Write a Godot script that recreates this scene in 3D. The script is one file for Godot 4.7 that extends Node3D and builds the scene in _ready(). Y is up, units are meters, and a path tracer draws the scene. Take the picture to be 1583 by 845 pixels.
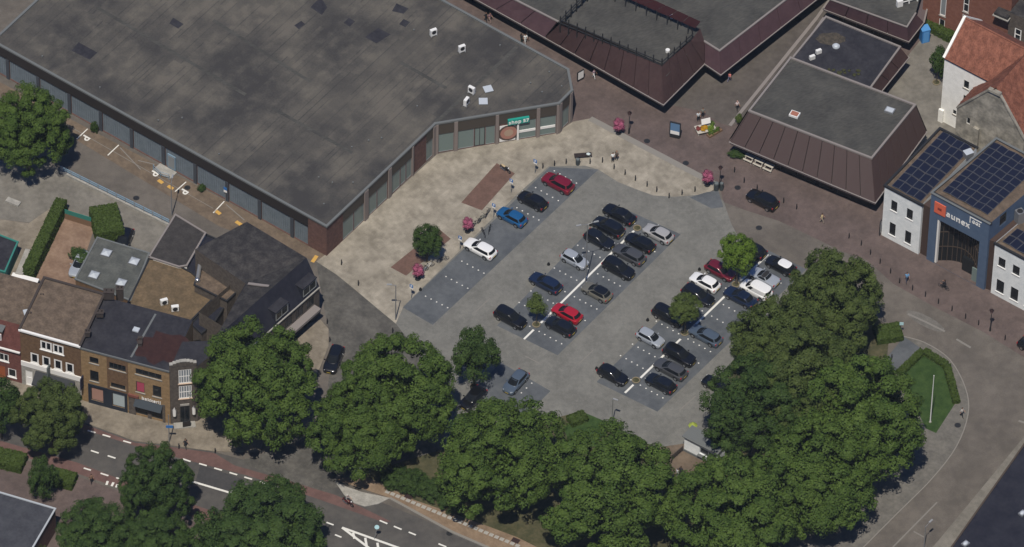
extends Node3D
# A town square seen obliquely from the air: a paved car park between a flat-roofed hall,
# a shopping arcade with mansard roofs, a row of brick houses and a park of large trees.
# Units are metres, y is up; the origin is the middle of the car park.

class MB:
	# collects faces of one mesh; points are given counter-clockwise as seen from outside
	var v := PackedVector3Array()
	var n := PackedVector3Array()
	var uv := PackedVector2Array()
	var c := PackedColorArray()
	var ang := 0.0
	var col := Color.WHITE
	func _uv(p: Vector3, nn: Vector3) -> Vector2:
		if absf(nn.y) > 0.6:
			return Vector2(p.x * cos(ang) - p.z * sin(ang), p.x * sin(ang) + p.z * cos(ang))
		var t := Vector3(-nn.z, 0, nn.x).normalized()
		return Vector2(p.dot(t), -p.y)
	func tri(a: Vector3, b: Vector3, d: Vector3) -> void:
		var nn := (b - a).cross(d - a).normalized()
		for p in [a, d, b]:
			v.append(p); n.append(nn); uv.append(_uv(p, nn)); c.append(col)
	func quad(a: Vector3, b: Vector3, d: Vector3, e: Vector3) -> void:
		tri(a, b, d); tri(a, d, e)
	func stri(p: Array, m: Array) -> void:
		for i in [0, 2, 1]:
			v.append(p[i]); n.append(m[i]); uv.append(_uv(p[i], m[i])); c.append(col)
	func box(t: Transform3D, s: Vector3) -> void:
		var h := s * 0.5
		var q := []
		for i in 8:
			q.append(t * Vector3(h.x if i & 1 else -h.x, h.y if i & 2 else -h.y, h.z if i & 4 else -h.z))
		quad(q[4], q[5], q[7], q[6]); quad(q[1], q[0], q[2], q[3])
		quad(q[5], q[1], q[3], q[7]); quad(q[0], q[4], q[6], q[2])
		quad(q[6], q[7], q[3], q[2]); quad(q[0], q[1], q[5], q[4])
	func abox(p: Vector3, s: Vector3) -> void:
		box(Transform3D(Basis(), p), s)
	func bar(a: Vector3, b: Vector3, w: float, h: float) -> void:
		# a beam of width w and height h from a to b
		var d := b - a
		var x := d.normalized()
		var z := x.cross(Vector3.UP)
		if z.length() < 0.01: z = Vector3(0, 0, 1)
		z = z.normalized()
		box(Transform3D(Basis(x, z.cross(x), z), (a + b) * 0.5), Vector3(d.length(), h, w))
	func tube(a: Vector3, b: Vector3, r0: float, r1: float, k := 8, caps := true) -> void:
		var d := (b - a).normalized()
		var x := d.cross(Vector3.UP)
		if x.length() < 0.01: x = Vector3(1, 0, 0)
		x = x.normalized()
		var y := d.cross(x)
		for i in k:
			var u0 := x * cos(TAU * i / k) + y * sin(TAU * i / k)
			var u1 := x * cos(TAU * (i + 1) / k) + y * sin(TAU * (i + 1) / k)
			stri([a + u0 * r0, a + u1 * r0, b + u1 * r1], [u0, u1, u1])
			stri([a + u0 * r0, b + u1 * r1, b + u0 * r1], [u0, u1, u0])
			if caps:
				if r1 > 0.001: tri(b, b + u0 * r1, b + u1 * r1)
				if r0 > 0.001: tri(a, a + u1 * r0, a + u0 * r0)
	func ball(p: Vector3, r: Vector3, k := 10, rings := 6, rough := 0.0, rg: RandomNumberGenerator = null) -> void:
		var pts := []
		for j in rings + 1:
			var row := []
			for i in k:
				var la := PI * j / rings
				var lo := TAU * i / k
				var d := Vector3(sin(la) * cos(lo), cos(la), sin(la) * sin(lo))
				var f := 1.0
				if rg: f += rg.randf_range(-rough, rough)
				row.append([p + d * r * f, (d / r).normalized()])
			pts.append(row)
		for j in rings:
			for i in k:
				var a = pts[j][i]; var b = pts[j][(i + 1) % k]; var d = pts[j + 1][(i + 1) % k]; var e = pts[j + 1][i]
				if j > 0: stri([a[0], b[0], d[0]], [a[1], b[1], d[1]])
				if j < rings - 1: stri([a[0], d[0], e[0]], [a[1], d[1], e[1]])
	func ring(p: Vector3, ax: Vector3, rad: float, r: float, k := 16, kk := 6) -> void:
		var x := ax.cross(Vector3.UP)
		if x.length() < 0.01: x = Vector3(1, 0, 0)
		x = x.normalized()
		var y := ax.cross(x)
		for i in k:
			var g := []
			for di in 2:
				var o := x * cos(TAU * (i + di) / k) + y * sin(TAU * (i + di) / k)
				var row := []
				for j in kk:
					var m := o * cos(TAU * j / kk) + ax * sin(TAU * j / kk)
					row.append([p + o * rad + m * r, m])
				g.append(row)
			for j in kk:
				var a = g[0][j]; var b = g[1][j]; var d = g[1][(j + 1) % kk]; var e = g[0][(j + 1) % kk]
				stri([a[0], b[0], d[0]], [a[1], b[1], d[1]]); stri([a[0], d[0], e[0]], [a[1], d[1], e[1]])
	func sheet(p: Array, y: float) -> void:
		var t := Geometry2D.triangulate_polygon(PackedVector2Array(p))
		for i in range(0, t.size(), 3):
			var q := []
			for j in 3: q.append(Vector3(p[t[i + j]].x, y, p[t[i + j]].y))
			if (q[1] - q[0]).cross(q[2] - q[0]).y < 0: tri(q[0], q[2], q[1])
			else: tri(q[0], q[1], q[2])
	func skirt(p: Array, y0: float, y1: float) -> void:
		var k := p.size()
		var area := 0.0
		for i in k: area += p[i].x * p[(i + 1) % k].y - p[(i + 1) % k].x * p[i].y
		for i in k:
			var a = p[i]; var b = p[(i + 1) % k]
			if area > 0:
				var t = a; a = b; b = t
			quad(Vector3(a.x, y0, a.y), Vector3(b.x, y0, b.y), Vector3(b.x, y1, b.y), Vector3(a.x, y1, a.y))
	func prism(p: Array, y0: float, y1: float) -> void:
		sheet(p, y1); skirt(p, y0, y1)
	func add(o: MB, t: Transform3D) -> void:
		for i in o.v.size():
			v.append(t * o.v[i]); n.append((t.basis * o.n[i]).normalized()); uv.append(o.uv[i]); c.append(o.c[i])
	func mesh(with_col := false) -> ArrayMesh:
		var a := []
		a.resize(Mesh.ARRAY_MAX)
		a[Mesh.ARRAY_VERTEX] = v; a[Mesh.ARRAY_NORMAL] = n; a[Mesh.ARRAY_TEX_UV] = uv
		if with_col: a[Mesh.ARRAY_COLOR] = c
		var m := ArrayMesh.new()
		m.add_surface_from_arrays(Mesh.PRIMITIVE_TRIANGLES, a)
		return m

var mats := {}
var offs := {}
var used := {}
var rng := RandomNumberGenerator.new()

func numbered(s: String) -> String:
	if not used.has(s):
		used[s] = 0
		return s
	used[s] += 1
	return "%s_%03d" % [s, used[s]]

func lin(r: float, g: float, b: float) -> Color:
	return Color(r, g, b).linear_to_srgb()

func mat(key: String, col: Color, rough := 0.8, metal := 0.0) -> StandardMaterial3D:
	if mats.has(key): return mats[key]
	var m := StandardMaterial3D.new()
	m.albedo_color = col; m.roughness = rough; m.metallic = metal
	m.metallic_specular = 0.4
	mats[key] = m
	return m

# a seamless stain-and-grain texture: coarse patches, middle mottling and fine grain between two colours
func stain_tex(sd: int, a: Color, b: Color, size := 512, fine := 0.5, mid := 0.35, coarse := 0.5, stretch := 1.0, cell := 0) -> ImageTexture:
	var ns := []
	for i in 3:
		var f := FastNoiseLite.new()
		f.seed = sd + i * 17
		f.noise_type = FastNoiseLite.TYPE_SIMPLEX_SMOOTH
		f.frequency = [0.25, 0.05, 0.012][i] * 512.0 / size
		f.fractal_octaves = 3
		var im := f.get_seamless_image(size, size if stretch == 1.0 or i == 2 else int(size / stretch))
		if stretch != 1.0 and i < 2: im.resize(size, size, Image.INTERPOLATE_BILINEAR)
		im.convert(Image.FORMAT_L8)
		ns.append(im.get_data())
	var out := PackedByteArray()
	out.resize(size * size * 3)
	var rc := RandomNumberGenerator.new()
	rc.seed = sd
	var cells := PackedFloat32Array()
	if cell > 0:
		for i in (size / cell + 1) * (size / cell + 2): cells.append(rc.randf_range(-0.13, 0.13))
	for i in size * size:
		var pave := 0.0
		if cell > 0: pave = cells[(i % size) / cell + (i / size / cell) * (size / cell + 1)]
		var t: float = 0.5 + pave + fine * (ns[0][i] / 255.0 - 0.5) + mid * (ns[1][i] / 255.0 - 0.5) * 2.0 + coarse * (ns[2][i] / 255.0 - 0.5) * 2.0
		t = clampf(t, 0, 1)
		out[i * 3] = int(255.0 * lerpf(a.r, b.r, t)); out[i * 3 + 1] = int(255.0 * lerpf(a.g, b.g, t)); out[i * 3 + 2] = int(255.0 * lerpf(a.b, b.b, t))
	return ImageTexture.create_from_image(Image.create_from_data(size, size, false, Image.FORMAT_RGB8, out))

func tmat(key: String, a: Color, b: Color, span: float, rough := 0.9, sd := 1, size := 512, fine := 0.5, mid := 0.35, coarse := 0.5, stretch := 1.0, cell := 0) -> StandardMaterial3D:
	if mats.has(key): return mats[key]
	var m := mat(key, Color.WHITE, rough)
	m.albedo_texture = stain_tex(sd, a, b, size, fine, mid, coarse, stretch, cell)
	m.uv1_scale = Vector3(1.0 / span, 1.0 / span, 1.0 / span)
	m.metallic_specular = 0.25
	return m

func tag(o: Node, label: String, category: String, group := "") -> void:
	o.set_meta("label", label); o.set_meta("category", category)
	if group != "": o.set_meta("group", group)

func thing(called: String, label: String, category: String, at := Vector3.ZERO, turn := 0.0, group := "") -> Node3D:
	var o := Node3D.new()
	o.name = numbered(called)
	add_child(o)
	o.position = at; o.rotation.y = turn
	tag(o, label, category, group)
	return o

# a thing whose parts are given in world coordinates
func wthing(called: String, label: String, category: String, at: Vector3, group := "") -> Node3D:
	var o := thing(called, label, category, at, 0.0, group)
	offs[o] = -at
	return o

func part(parent: Node, called: String, m, mt: Material, at := Vector3.ZERO, with_col := false) -> MeshInstance3D:
	var o := MeshInstance3D.new()
	o.name = called if parent != self else numbered(called)
	o.mesh = m.mesh(with_col) if m is MB else m
	o.material_override = mt
	o.position = at + offs.get(parent, Vector3.ZERO)
	parent.add_child(o, true)
	return o

func struct(called: String, m, mt: Material) -> MeshInstance3D:
	var o := part(self, called, m, mt)
	o.set_meta("kind", "structure")
	return o

func ground(called: String, p: Array, y: float, mt: Material, a := 0.0) -> MeshInstance3D:
	var m := MB.new()
	m.ang = a
	m.sheet(p, y)
	if y > 0.05: m.skirt(p, -0.05, y)
	return struct(called, m, mt)

# ---- walls with real openings
func facade(m: MB, a: Vector3, b: Vector3, y0: float, y1: float, cen: Vector3, holes := [], depth := 0.15) -> Array:
	var d := Vector3(b.x - a.x, 0, b.z - a.z)
	var ln := d.length()
	d = d.normalized()
	var nn := Vector3(-d.z, 0, d.x)
	var mid := (a + b) * 0.5
	if nn.dot(Vector3(mid.x - cen.x, 0, mid.z - cen.z)) < 0: nn = -nn
	var o := Vector3(a.x, 0, a.z)
	var us := [0.0, ln]
	var vs := [y0, y1]
	for h in holes:
		us.append(h[0]); us.append(h[1]); vs.append(h[2]); vs.append(h[3])
	us.sort(); vs.sort()
	for i in us.size() - 1:
		if us[i + 1] - us[i] < 0.001: continue
		for j in vs.size() - 1:
			if vs[j + 1] - vs[j] < 0.001: continue
			var cu: float = (us[i] + us[i + 1]) * 0.5
			var cv: float = (vs[j] + vs[j + 1]) * 0.5
			var inside := false
			for h in holes:
				if cu > h[0] and cu < h[1] and cv > h[2] and cv < h[3]: inside = true
			if not inside: fquad(m, o, d, nn, us[i], us[i + 1], vs[j], vs[j + 1], 0.0)
	for h in holes:
		var q := []
		for k in [[h[0], h[2]], [h[1], h[2]], [h[1], h[3]], [h[0], h[3]]]: q.append(o + d * k[0] + Vector3(0, k[1], 0))
		for k in 4:
			var p0: Vector3 = q[k]; var p1: Vector3 = q[(k + 1) % 4]
			if d.cross(Vector3.UP).dot(nn) > 0: m.quad(p1, p0, p0 - nn * depth, p1 - nn * depth)
			else: m.quad(p0, p1, p1 - nn * depth, p0 - nn * depth)
	return [o, d, nn]

func fquad(m: MB, o: Vector3, d: Vector3, nn: Vector3, u0: float, u1: float, v0: float, v1: float, off: float) -> void:
	var q := [o + d * u0 + Vector3(0, v0, 0), o + d * u1 + Vector3(0, v0, 0), o + d * u1 + Vector3(0, v1, 0), o + d * u0 + Vector3(0, v1, 0)]
	for i in 4: q[i] += nn * off
	if (q[1] - q[0]).cross(q[2] - q[0]).dot(nn) > 0: m.quad(q[0], q[1], q[2], q[3])
	else: m.quad(q[1], q[0], q[3], q[2])

# a box on a facade: frame = [origin, direction, normal], from u0 to u1, v0 to v1, from depth w0 to w1 outwards
func fbox(m: MB, fr: Array, u0: float, u1: float, v0: float, v1: float, w0: float, w1: float) -> void:
	var d: Vector3 = fr[1]; var nn: Vector3 = fr[2]
	var p: Vector3 = fr[0] + d * (u0 + u1) * 0.5 + Vector3(0, (v0 + v1) * 0.5, 0) + nn * (w0 + w1) * 0.5
	var b := Basis(d, Vector3.UP, d.cross(Vector3.UP))
	m.box(Transform3D(b, p), Vector3(u1 - u0, v1 - v0, absf(w1 - w0)))

# a window in an opening: frame with mullions, and a pane behind it as sub-part
func window(parent: Node, fr: Array, u0: float, u1: float, v0: float, v1: float, fm: Material, gm: Material, cols := 1, rows := 1, fw := 0.08, depth := 0.15, called := "window", sill: Material = null) -> MeshInstance3D:
	var m := MB.new()
	fbox(m, fr, u0, u0 + fw, v0, v1, -depth, -depth + 0.09)
	fbox(m, fr, u1 - fw, u1, v0, v1, -depth, -depth + 0.09)
	fbox(m, fr, u0 + fw, u1 - fw, v1 - fw, v1, -depth, -depth + 0.087)
	fbox(m, fr, u0 + fw, u1 - fw, v0, v0 + fw, -depth, -depth + 0.087)
	for i in range(1, cols):
		var u := lerpf(u0, u1, float(i) / cols)
		fbox(m, fr, u - fw * 0.5, u + fw * 0.5, v0 + fw, v1 - fw, -depth, -depth + 0.08)
	for i in range(1, rows):
		var w := lerpf(v0, v1, float(i) / rows)
		fbox(m, fr, u0 + fw, u1 - fw, w - fw * 0.4, w + fw * 0.4, -depth, -depth + 0.075)
	var o := part(parent, called, m, fm)
	var g := MB.new()
	fbox(g, fr, u0 + fw * 0.5, u1 - fw * 0.5, v0 + fw * 0.5, v1 - fw * 0.5, -depth + 0.01, -depth + 0.035)
	part(o, "pane", g, gm)
	if sill:
		var s := MB.new()
		fbox(s, fr, u0 - 0.1, u1 + 0.1, v0 - 0.12, v0 - 0.003, -0.05, 0.1)
		part(o, "sill", s, sill)
	return o

func centre(p: Array) -> Vector3:
	var s := Vector3.ZERO
	for q in p: s += Vector3(q.x, 0, q.y)
	return s / p.size()

func v3(p: Vector2, y := 0.0) -> Vector3:
	return Vector3(p.x, y, p.y)

# low wall or coping running round a flat roof
func coping(p: Array, y: float, w: float, h: float, closed := true) -> MB:
	var m := MB.new()
	var k := p.size()
	for i in k if closed else k - 1:
		var a := v3(p[i], y + h * 0.5); var b := v3(p[(i + 1) % k], y + h * 0.5)
		var d := (b - a).normalized() * w * 0.5
		m.bar(a - d, b + d, w, h + 0.004 * (i % 2))
	return m

func text_mesh(s: String, size: float, depth: float) -> TextMesh:
	var t := TextMesh.new()
	var f := SystemFont.new()
	f.font_names = PackedStringArray(["Droid Sans"])
	f.font_weight = 700
	t.font = f; t.text = s; t.font_size = 64; t.pixel_size = size / 64.0; t.depth = depth
	return t

func text_on(parent: Node, called: String, s: String, fr: Array, u: float, w: float, off: float, size: float, mt: Material) -> MeshInstance3D:
	var o := part(parent, called, text_mesh(s, size, 0.05), mt)
	var d: Vector3 = fr[1]; var nn: Vector3 = fr[2]
	var x := d if d.cross(Vector3.UP).dot(nn) > 0 else -d
	o.transform = Transform3D(Basis(x, Vector3.UP, nn), fr[0] + d * u + Vector3(0, w, 0) + nn * off + offs.get(parent, Vector3.ZERO))
	return o

func _ready() -> void:
	rng.seed = 4711
	# camera: a long lens from an aircraft, looking down at about 46 degrees
	var cam := Camera3D.new()
	cam.name = "camera"
	add_child(cam)
	cam.transform = Transform3D(Basis(Vector3(0.999743, 0.015617, -0.016457), Vector3(-0.022687, 0.688177, -0.725188), Vector3(-0.000000, 0.725374, 0.688355)), Vector3(-0.000, 725.374, 688.355))
	cam.fov = 4.0329
	cam.near = 10.0
	cam.far = 4000.0
	# clear summer sky and a high sun from behind the camera
	var we := WorldEnvironment.new()
	we.name = "world_environment"
	var env := Environment.new()
	env.background_mode = Environment.BG_SKY
	var sky := Sky.new()
	var sm := ProceduralSkyMaterial.new()
	sm.sky_top_color = Color(0.24, 0.38, 0.62)
	sm.sky_horizon_color = Color(0.60, 0.68, 0.78)
	sm.ground_horizon_color = Color(0.42, 0.42, 0.40)
	sm.ground_bottom_color = Color(0.25, 0.25, 0.24)
	sm.sky_curve = 0.12
	sky.sky_material = sm
	env.sky = sky
	env.background_energy_multiplier = 0.8
	env.tonemap_mode = Environment.TONE_MAPPER_LINEAR
	env.tonemap_exposure = 0.95
	# summer air between the aircraft and the ground
	env.fog_enabled = true
	env.fog_density = 0.00003
	env.fog_light_color = Color(0.64, 0.70, 0.76)
	env.sdfgi_enabled = true
	env.ssao_enabled = true
	env.ssil_enabled = true
	we.environment = env
	add_child(we)
	var sun := DirectionalLight3D.new()
	sun.name = "sun"
	sun.light_energy = 1.5
	sun.light_color = Color(1.0, 0.965, 0.915)
	sun.light_angular_distance = 0.5
	sun.shadow_enabled = true
	add_child(sun)
	# shadows fall away from the camera and slightly to the right; elevation about 62 degrees
	sun.look_at_from_position(Vector3.ZERO, Vector3(0.075, -0.883, -0.465))
	materials()
	ground_all()
	hall()
	arcade()
	restaurant()
	solar_building()
	old_houses()
	brick_row()
	back_yards()
	edge_buildings()
	parking_cars()
	all_trees()
	furniture()
	crowd()

func materials() -> void:
	tmat("road", lin(0.092, 0.083, 0.073), lin(0.138, 0.124, 0.108), 38.0, 0.92, 3)
	tmat("road_dark", lin(0.062, 0.060, 0.058), lin(0.095, 0.090, 0.083), 30.0, 0.92, 5)
	tmat("lot", lin(0.115, 0.115, 0.106), lin(0.188, 0.187, 0.171), 34.0, 0.92, 7, 1024, 0.45, 0.22, 0.28, 1.0, 11)
	tmat("bay", lin(0.070, 0.078, 0.087), lin(0.108, 0.117, 0.126), 26.0, 0.92, 11)
	tmat("plaza", lin(0.170, 0.154, 0.124), lin(0.335, 0.307, 0.252), 30.0, 0.9, 13, 1024, 0.3, 0.26, 0.42, 1.0, 20)
	tmat("brick_street", lin(0.080, 0.063, 0.058), lin(0.130, 0.100, 0.092), 30.0, 0.92, 17, 512, 0.5, 0.3, 0.45, 1.0, 5)
	tmat("grey_path", lin(0.072, 0.064, 0.058), lin(0.112, 0.100, 0.090), 24.0, 0.92, 19)
	tmat("light_path", lin(0.125, 0.118, 0.103), lin(0.195, 0.184, 0.160), 22.0, 0.92, 23)
	tmat("setts", lin(0.062, 0.060, 0.055), lin(0.120, 0.115, 0.103), 18.0, 0.92, 29, 512, 0.7)
	tmat("sidewalk", lin(0.14, 0.122, 0.096), lin(0.24, 0.212, 0.168), 20.0, 0.92, 31)
	tmat("brown_brick", lin(0.100, 0.078, 0.058), lin(0.165, 0.128, 0.094), 18.0, 0.92, 37)
	tmat("yard_brick", lin(0.16, 0.105, 0.075), lin(0.25, 0.175, 0.125), 14.0, 0.92, 41)
	tmat("red_lane", lin(0.100, 0.062, 0.056), lin(0.145, 0.088, 0.079), 18.0, 0.92, 43)
	tmat("red_patch", lin(0.105, 0.066, 0.052), lin(0.15, 0.092, 0.074), 10.0, 0.92, 47)
	tmat("soil", lin(0.045, 0.048, 0.024), lin(0.095, 0.085, 0.048), 14.0, 0.95, 53)
	tmat("grass", lin(0.022, 0.046, 0.012), lin(0.045, 0.078, 0.022), 9.0, 0.95, 59)
	tmat("orange_path", lin(0.16, 0.115, 0.078), lin(0.24, 0.178, 0.122), 12.0, 0.92, 61)
	hall_roof_mat()
	tmat("flat_roof", lin(0.040, 0.040, 0.039), lin(0.085, 0.084, 0.076), 28.0, 0.93, 71, 512, 0.35, 0.35, 0.35, 0.3)
	tmat("dark_roof", lin(0.020, 0.020, 0.026), lin(0.040, 0.040, 0.047), 16.0, 0.85, 73)
	tmat("navy_roof", lin(0.014, 0.015, 0.024), lin(0.026, 0.027, 0.037), 20.0, 0.85, 79)
	tmat("gravel_roof", lin(0.075, 0.058, 0.044), lin(0.155, 0.118, 0.088), 11.0, 0.95, 83, 512, 0.9)
	tmat("moss_roof", lin(0.085, 0.065, 0.040), lin(0.16, 0.115, 0.070), 12.0, 0.95, 89)
	tmat("felt_roof", lin(0.060, 0.065, 0.062), lin(0.110, 0.115, 0.106), 13.0, 0.93, 97, 512, 0.3, 0.5, 0.5, 0.25)
	tmat("slate", lin(0.022, 0.021, 0.023), lin(0.062, 0.058, 0.055), 9.0, 0.8, 101, 512, 0.9)
	tmat("burgundy", lin(0.042, 0.025, 0.025), lin(0.056, 0.034, 0.033), 14.0, 0.55, 103, 256)
	tmat("burgundy_light", lin(0.058, 0.034, 0.040), lin(0.074, 0.044, 0.050), 14.0, 0.55, 107, 256)
	tmat("hall_brick", lin(0.100, 0.058, 0.050), lin(0.155, 0.090, 0.076), 5.0, 0.9, 109, 256, 0.8)
	tmat("brown_wall", lin(0.105, 0.065, 0.038), lin(0.165, 0.105, 0.062), 4.0, 0.9, 113, 256, 0.9)
	tmat("yellow_wall", lin(0.20, 0.135, 0.070), lin(0.30, 0.205, 0.110), 4.0, 0.9, 127, 256, 0.9)
	tmat("red_wall", lin(0.115, 0.048, 0.040), lin(0.175, 0.078, 0.064), 4.0, 0.9, 131, 256, 0.9)
	tmat("grey_brick", lin(0.070, 0.060, 0.052), lin(0.120, 0.103, 0.088), 4.0, 0.9, 137, 256, 0.9)
	tmat("big_brick", lin(0.150, 0.066, 0.046), lin(0.215, 0.100, 0.072), 5.0, 0.9, 139, 256, 0.8)
	tmat("white_wall", lin(0.60, 0.64, 0.65), lin(0.74, 0.77, 0.77), 9.0, 0.8, 149, 256, 0.2)
	tmat("cream_wall", lin(0.74, 0.74, 0.70), lin(0.86, 0.86, 0.82), 8.0, 0.85, 151, 256, 0.4)
	tmat("stone_wall", lin(0.16, 0.152, 0.13), lin(0.38, 0.355, 0.30), 14.0, 0.92, 157, 512, 0.3, 0.25, 0.6)
	tmat("roof_tiles", lin(0.130, 0.052, 0.035), lin(0.27, 0.112, 0.075), 7.0, 0.9, 163, 512, 0.8, 0.45, 0.5)
	tmat("red_tile_dark", lin(0.075, 0.030, 0.026), lin(0.12, 0.050, 0.042), 7.0, 0.9, 167, 256)
	tmat("shutter", lin(0.125, 0.155, 0.180), lin(0.165, 0.198, 0.225), 8.0, 0.6, 173, 256)
	tmat("blue_wall", lin(0.070, 0.105, 0.168), lin(0.088, 0.128, 0.196), 9.0, 0.6, 179, 256, 0.2)
	tmat("concrete", lin(0.24, 0.235, 0.215), lin(0.36, 0.35, 0.32), 8.0, 0.9, 181, 256)
	mat("marking", lin(0.62, 0.62, 0.58), 0.8)
	mat("marking_worn", lin(0.18, 0.172, 0.155), 0.85)
	mat("marking_yellow", lin(0.50, 0.30, 0.075), 0.85)
	mat("kerb", lin(0.20, 0.19, 0.17), 0.9)
	mat("coping", lin(0.125, 0.135, 0.135), 0.6)
	mat("coping_pale", lin(0.21, 0.19, 0.18), 0.6)
	mat("coping_mauve", lin(0.105, 0.082, 0.085), 0.6)
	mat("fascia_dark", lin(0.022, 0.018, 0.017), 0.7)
	mat("fascia_brown", lin(0.060, 0.050, 0.040), 0.7)
	mat("post_blue", lin(0.050, 0.058, 0.070), 0.6)
	mat("pier", lin(0.20, 0.17, 0.155), 0.85)
	mat("glass", lin(0.012, 0.014, 0.016), 0.06)
	mat("shop_glass_painted_reflection", lin(0.15, 0.195, 0.185), 0.12)  # bright reflections painted in as a pale grey-green pane colour
	mat("frame_white", lin(0.72, 0.72, 0.70), 0.5)
	mat("frame_dark", lin(0.035, 0.036, 0.038), 0.5)
	mat("frame_grey", lin(0.20, 0.215, 0.22), 0.5)
	mat("metal_white", lin(0.66, 0.67, 0.66), 0.5)
	mat("metal_grey", lin(0.28, 0.29, 0.30), 0.4, 0.5)
	mat("metal_dark", lin(0.020, 0.021, 0.023), 0.5)
	mat("steel", lin(0.55, 0.56, 0.57), 0.25, 0.9)
	mat("rubber", lin(0.012, 0.012, 0.013), 0.8)
	mat("plastic_dark", lin(0.02, 0.02, 0.022), 0.6)
	mat("lamp_lens", lin(0.70, 0.72, 0.74), 0.15)
	mat("tail_red", lin(0.30, 0.012, 0.014), 0.25)
	mat("skylight", lin(0.42, 0.46, 0.50), 0.25)
	mat("pv", lin(0.010, 0.012, 0.026), 0.25)
	mat("pv_frame", lin(0.085, 0.09, 0.105), 0.45)
	mat("wood", lin(0.16, 0.10, 0.06), 0.85)
	mat("wood_pale", lin(0.42, 0.40, 0.35), 0.85)
	mat("blue_plastic", lin(0.03, 0.16, 0.42), 0.5)
	mat("sign_blue", lin(0.035, 0.15, 0.40), 0.5)
	mat("teal", lin(0.015, 0.27, 0.22), 0.5)
	mat("green_fence", lin(0.03, 0.17, 0.14), 0.7)
	mat("orange_sign", lin(0.62, 0.13, 0.07), 0.5)
	mat("rail_blue", lin(0.17, 0.25, 0.32), 0.5)

# weathered felt laid in metre-wide strips: stains, strips of different age and tarred seams
func hall_roof_mat() -> void:
	var m := mat("hall_roof", Color.WHITE, 0.93)
	m.metallic_specular = 0.25
	var S := 1024
	var ns := []
	for i in 3:
		var f := FastNoiseLite.new()
		f.seed = 670 + i
		f.noise_type = FastNoiseLite.TYPE_SIMPLEX_SMOOTH
		f.frequency = [0.006, 0.03, 0.2][i]
		f.fractal_octaves = 3
		var im := f.get_seamless_image(S, S)
		im.convert(Image.FORMAT_L8)
		ns.append(im.get_data())
	var r := RandomNumberGenerator.new()
	r.seed = 77
	var out := PackedByteArray()
	out.resize(S * S * 3)
	var a := lin(0.043, 0.042, 0.042); var b := lin(0.110, 0.102, 0.087)
	var y := 0
	while y < S:
		var wd := mini(r.randi_range(7, 15), S - y)
		var x := 0
		while x < S:
			var ln := mini(r.randi_range(30, 190), S - x)
			var tone := r.randf_range(-0.16, 0.16)
			var seam := r.randf_range(0.0, 0.42) if r.randf() < 0.7 else 0.0
			for yy in wd:
				for xx in ln:
					var i := (y + yy) * S + x + xx
					var co: float = ns[0][i] / 255.0 - 0.5
					var mi: float = ns[1][i] / 255.0 - 0.5
					var t: float = 0.50 + co * 1.25 + mi * 0.55 + (ns[2][i] / 255.0 - 0.5) * 0.35 + tone * clampf(0.6 + mi * 2.0, 0.1, 1.3)
					if yy < 2: t -= seam * clampf(0.7 + co * 2.5 - mi, 0.0, 1.2)
					t = clampf(t, 0, 1)
					out[i * 3] = int(255.0 * lerpf(a.r, b.r, t)); out[i * 3 + 1] = int(255.0 * lerpf(a.g, b.g, t)); out[i * 3 + 2] = int(255.0 * lerpf(a.b, b.b, t))
			x += ln
		y += wd
	m.albedo_texture = ImageTexture.create_from_image(Image.create_from_data(S, S, false, Image.FORMAT_RGB8, out))
	m.uv1_scale = Vector3(1, 1, 1) / 72.0

# ------------------------------------------------------------------ ground
func stripe(parent: Node, called: String, a: Vector3, b: Vector3, w: float, y: float, mt: Material) -> void:
	var d := (b - a).normalized()
	var s := Vector3(-d.z, 0, d.x) * w * 0.5
	var m := MB.new()
	m.sheet([Vector2(a.x + s.x, a.z + s.z), Vector2(b.x + s.x, b.z + s.z), Vector2(b.x - s.x, b.z - s.z), Vector2(a.x - s.x, a.z - s.z)], y)
	part(parent, called, m, mt)

# a row of white studs that marks the side of a bay
func studs(parent: Node, a: Vector3, b: Vector3, k := 5, y := 0.016) -> void:
	var m := MB.new()
	for i in k:
		var p := a.lerp(b, float(i) / (k - 1))
		var q := []
		for j in 8: q.append(Vector2(p.x + 0.10 * cos(TAU * j / 8), p.z + 0.10 * sin(TAU * j / 8)))
		m.sheet(q, y)
	part(parent, "bay_studs", m, mats.marking)

func bay_rows(parent: Node, a: Vector3, b: Vector3, t0: float, step: float, k: int, skip := []) -> void:
	var d := (b - a).normalized()
	var s := Vector3(-d.z, 0, d.x)
	for i in k:
		var p := a + d * (t0 + step * i)
		for sd in [-1.0, 1.0]:
			if [i, sd] in skip: continue
			studs(parent, p + s * sd * 0.75, p + s * sd * 4.3)

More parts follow.
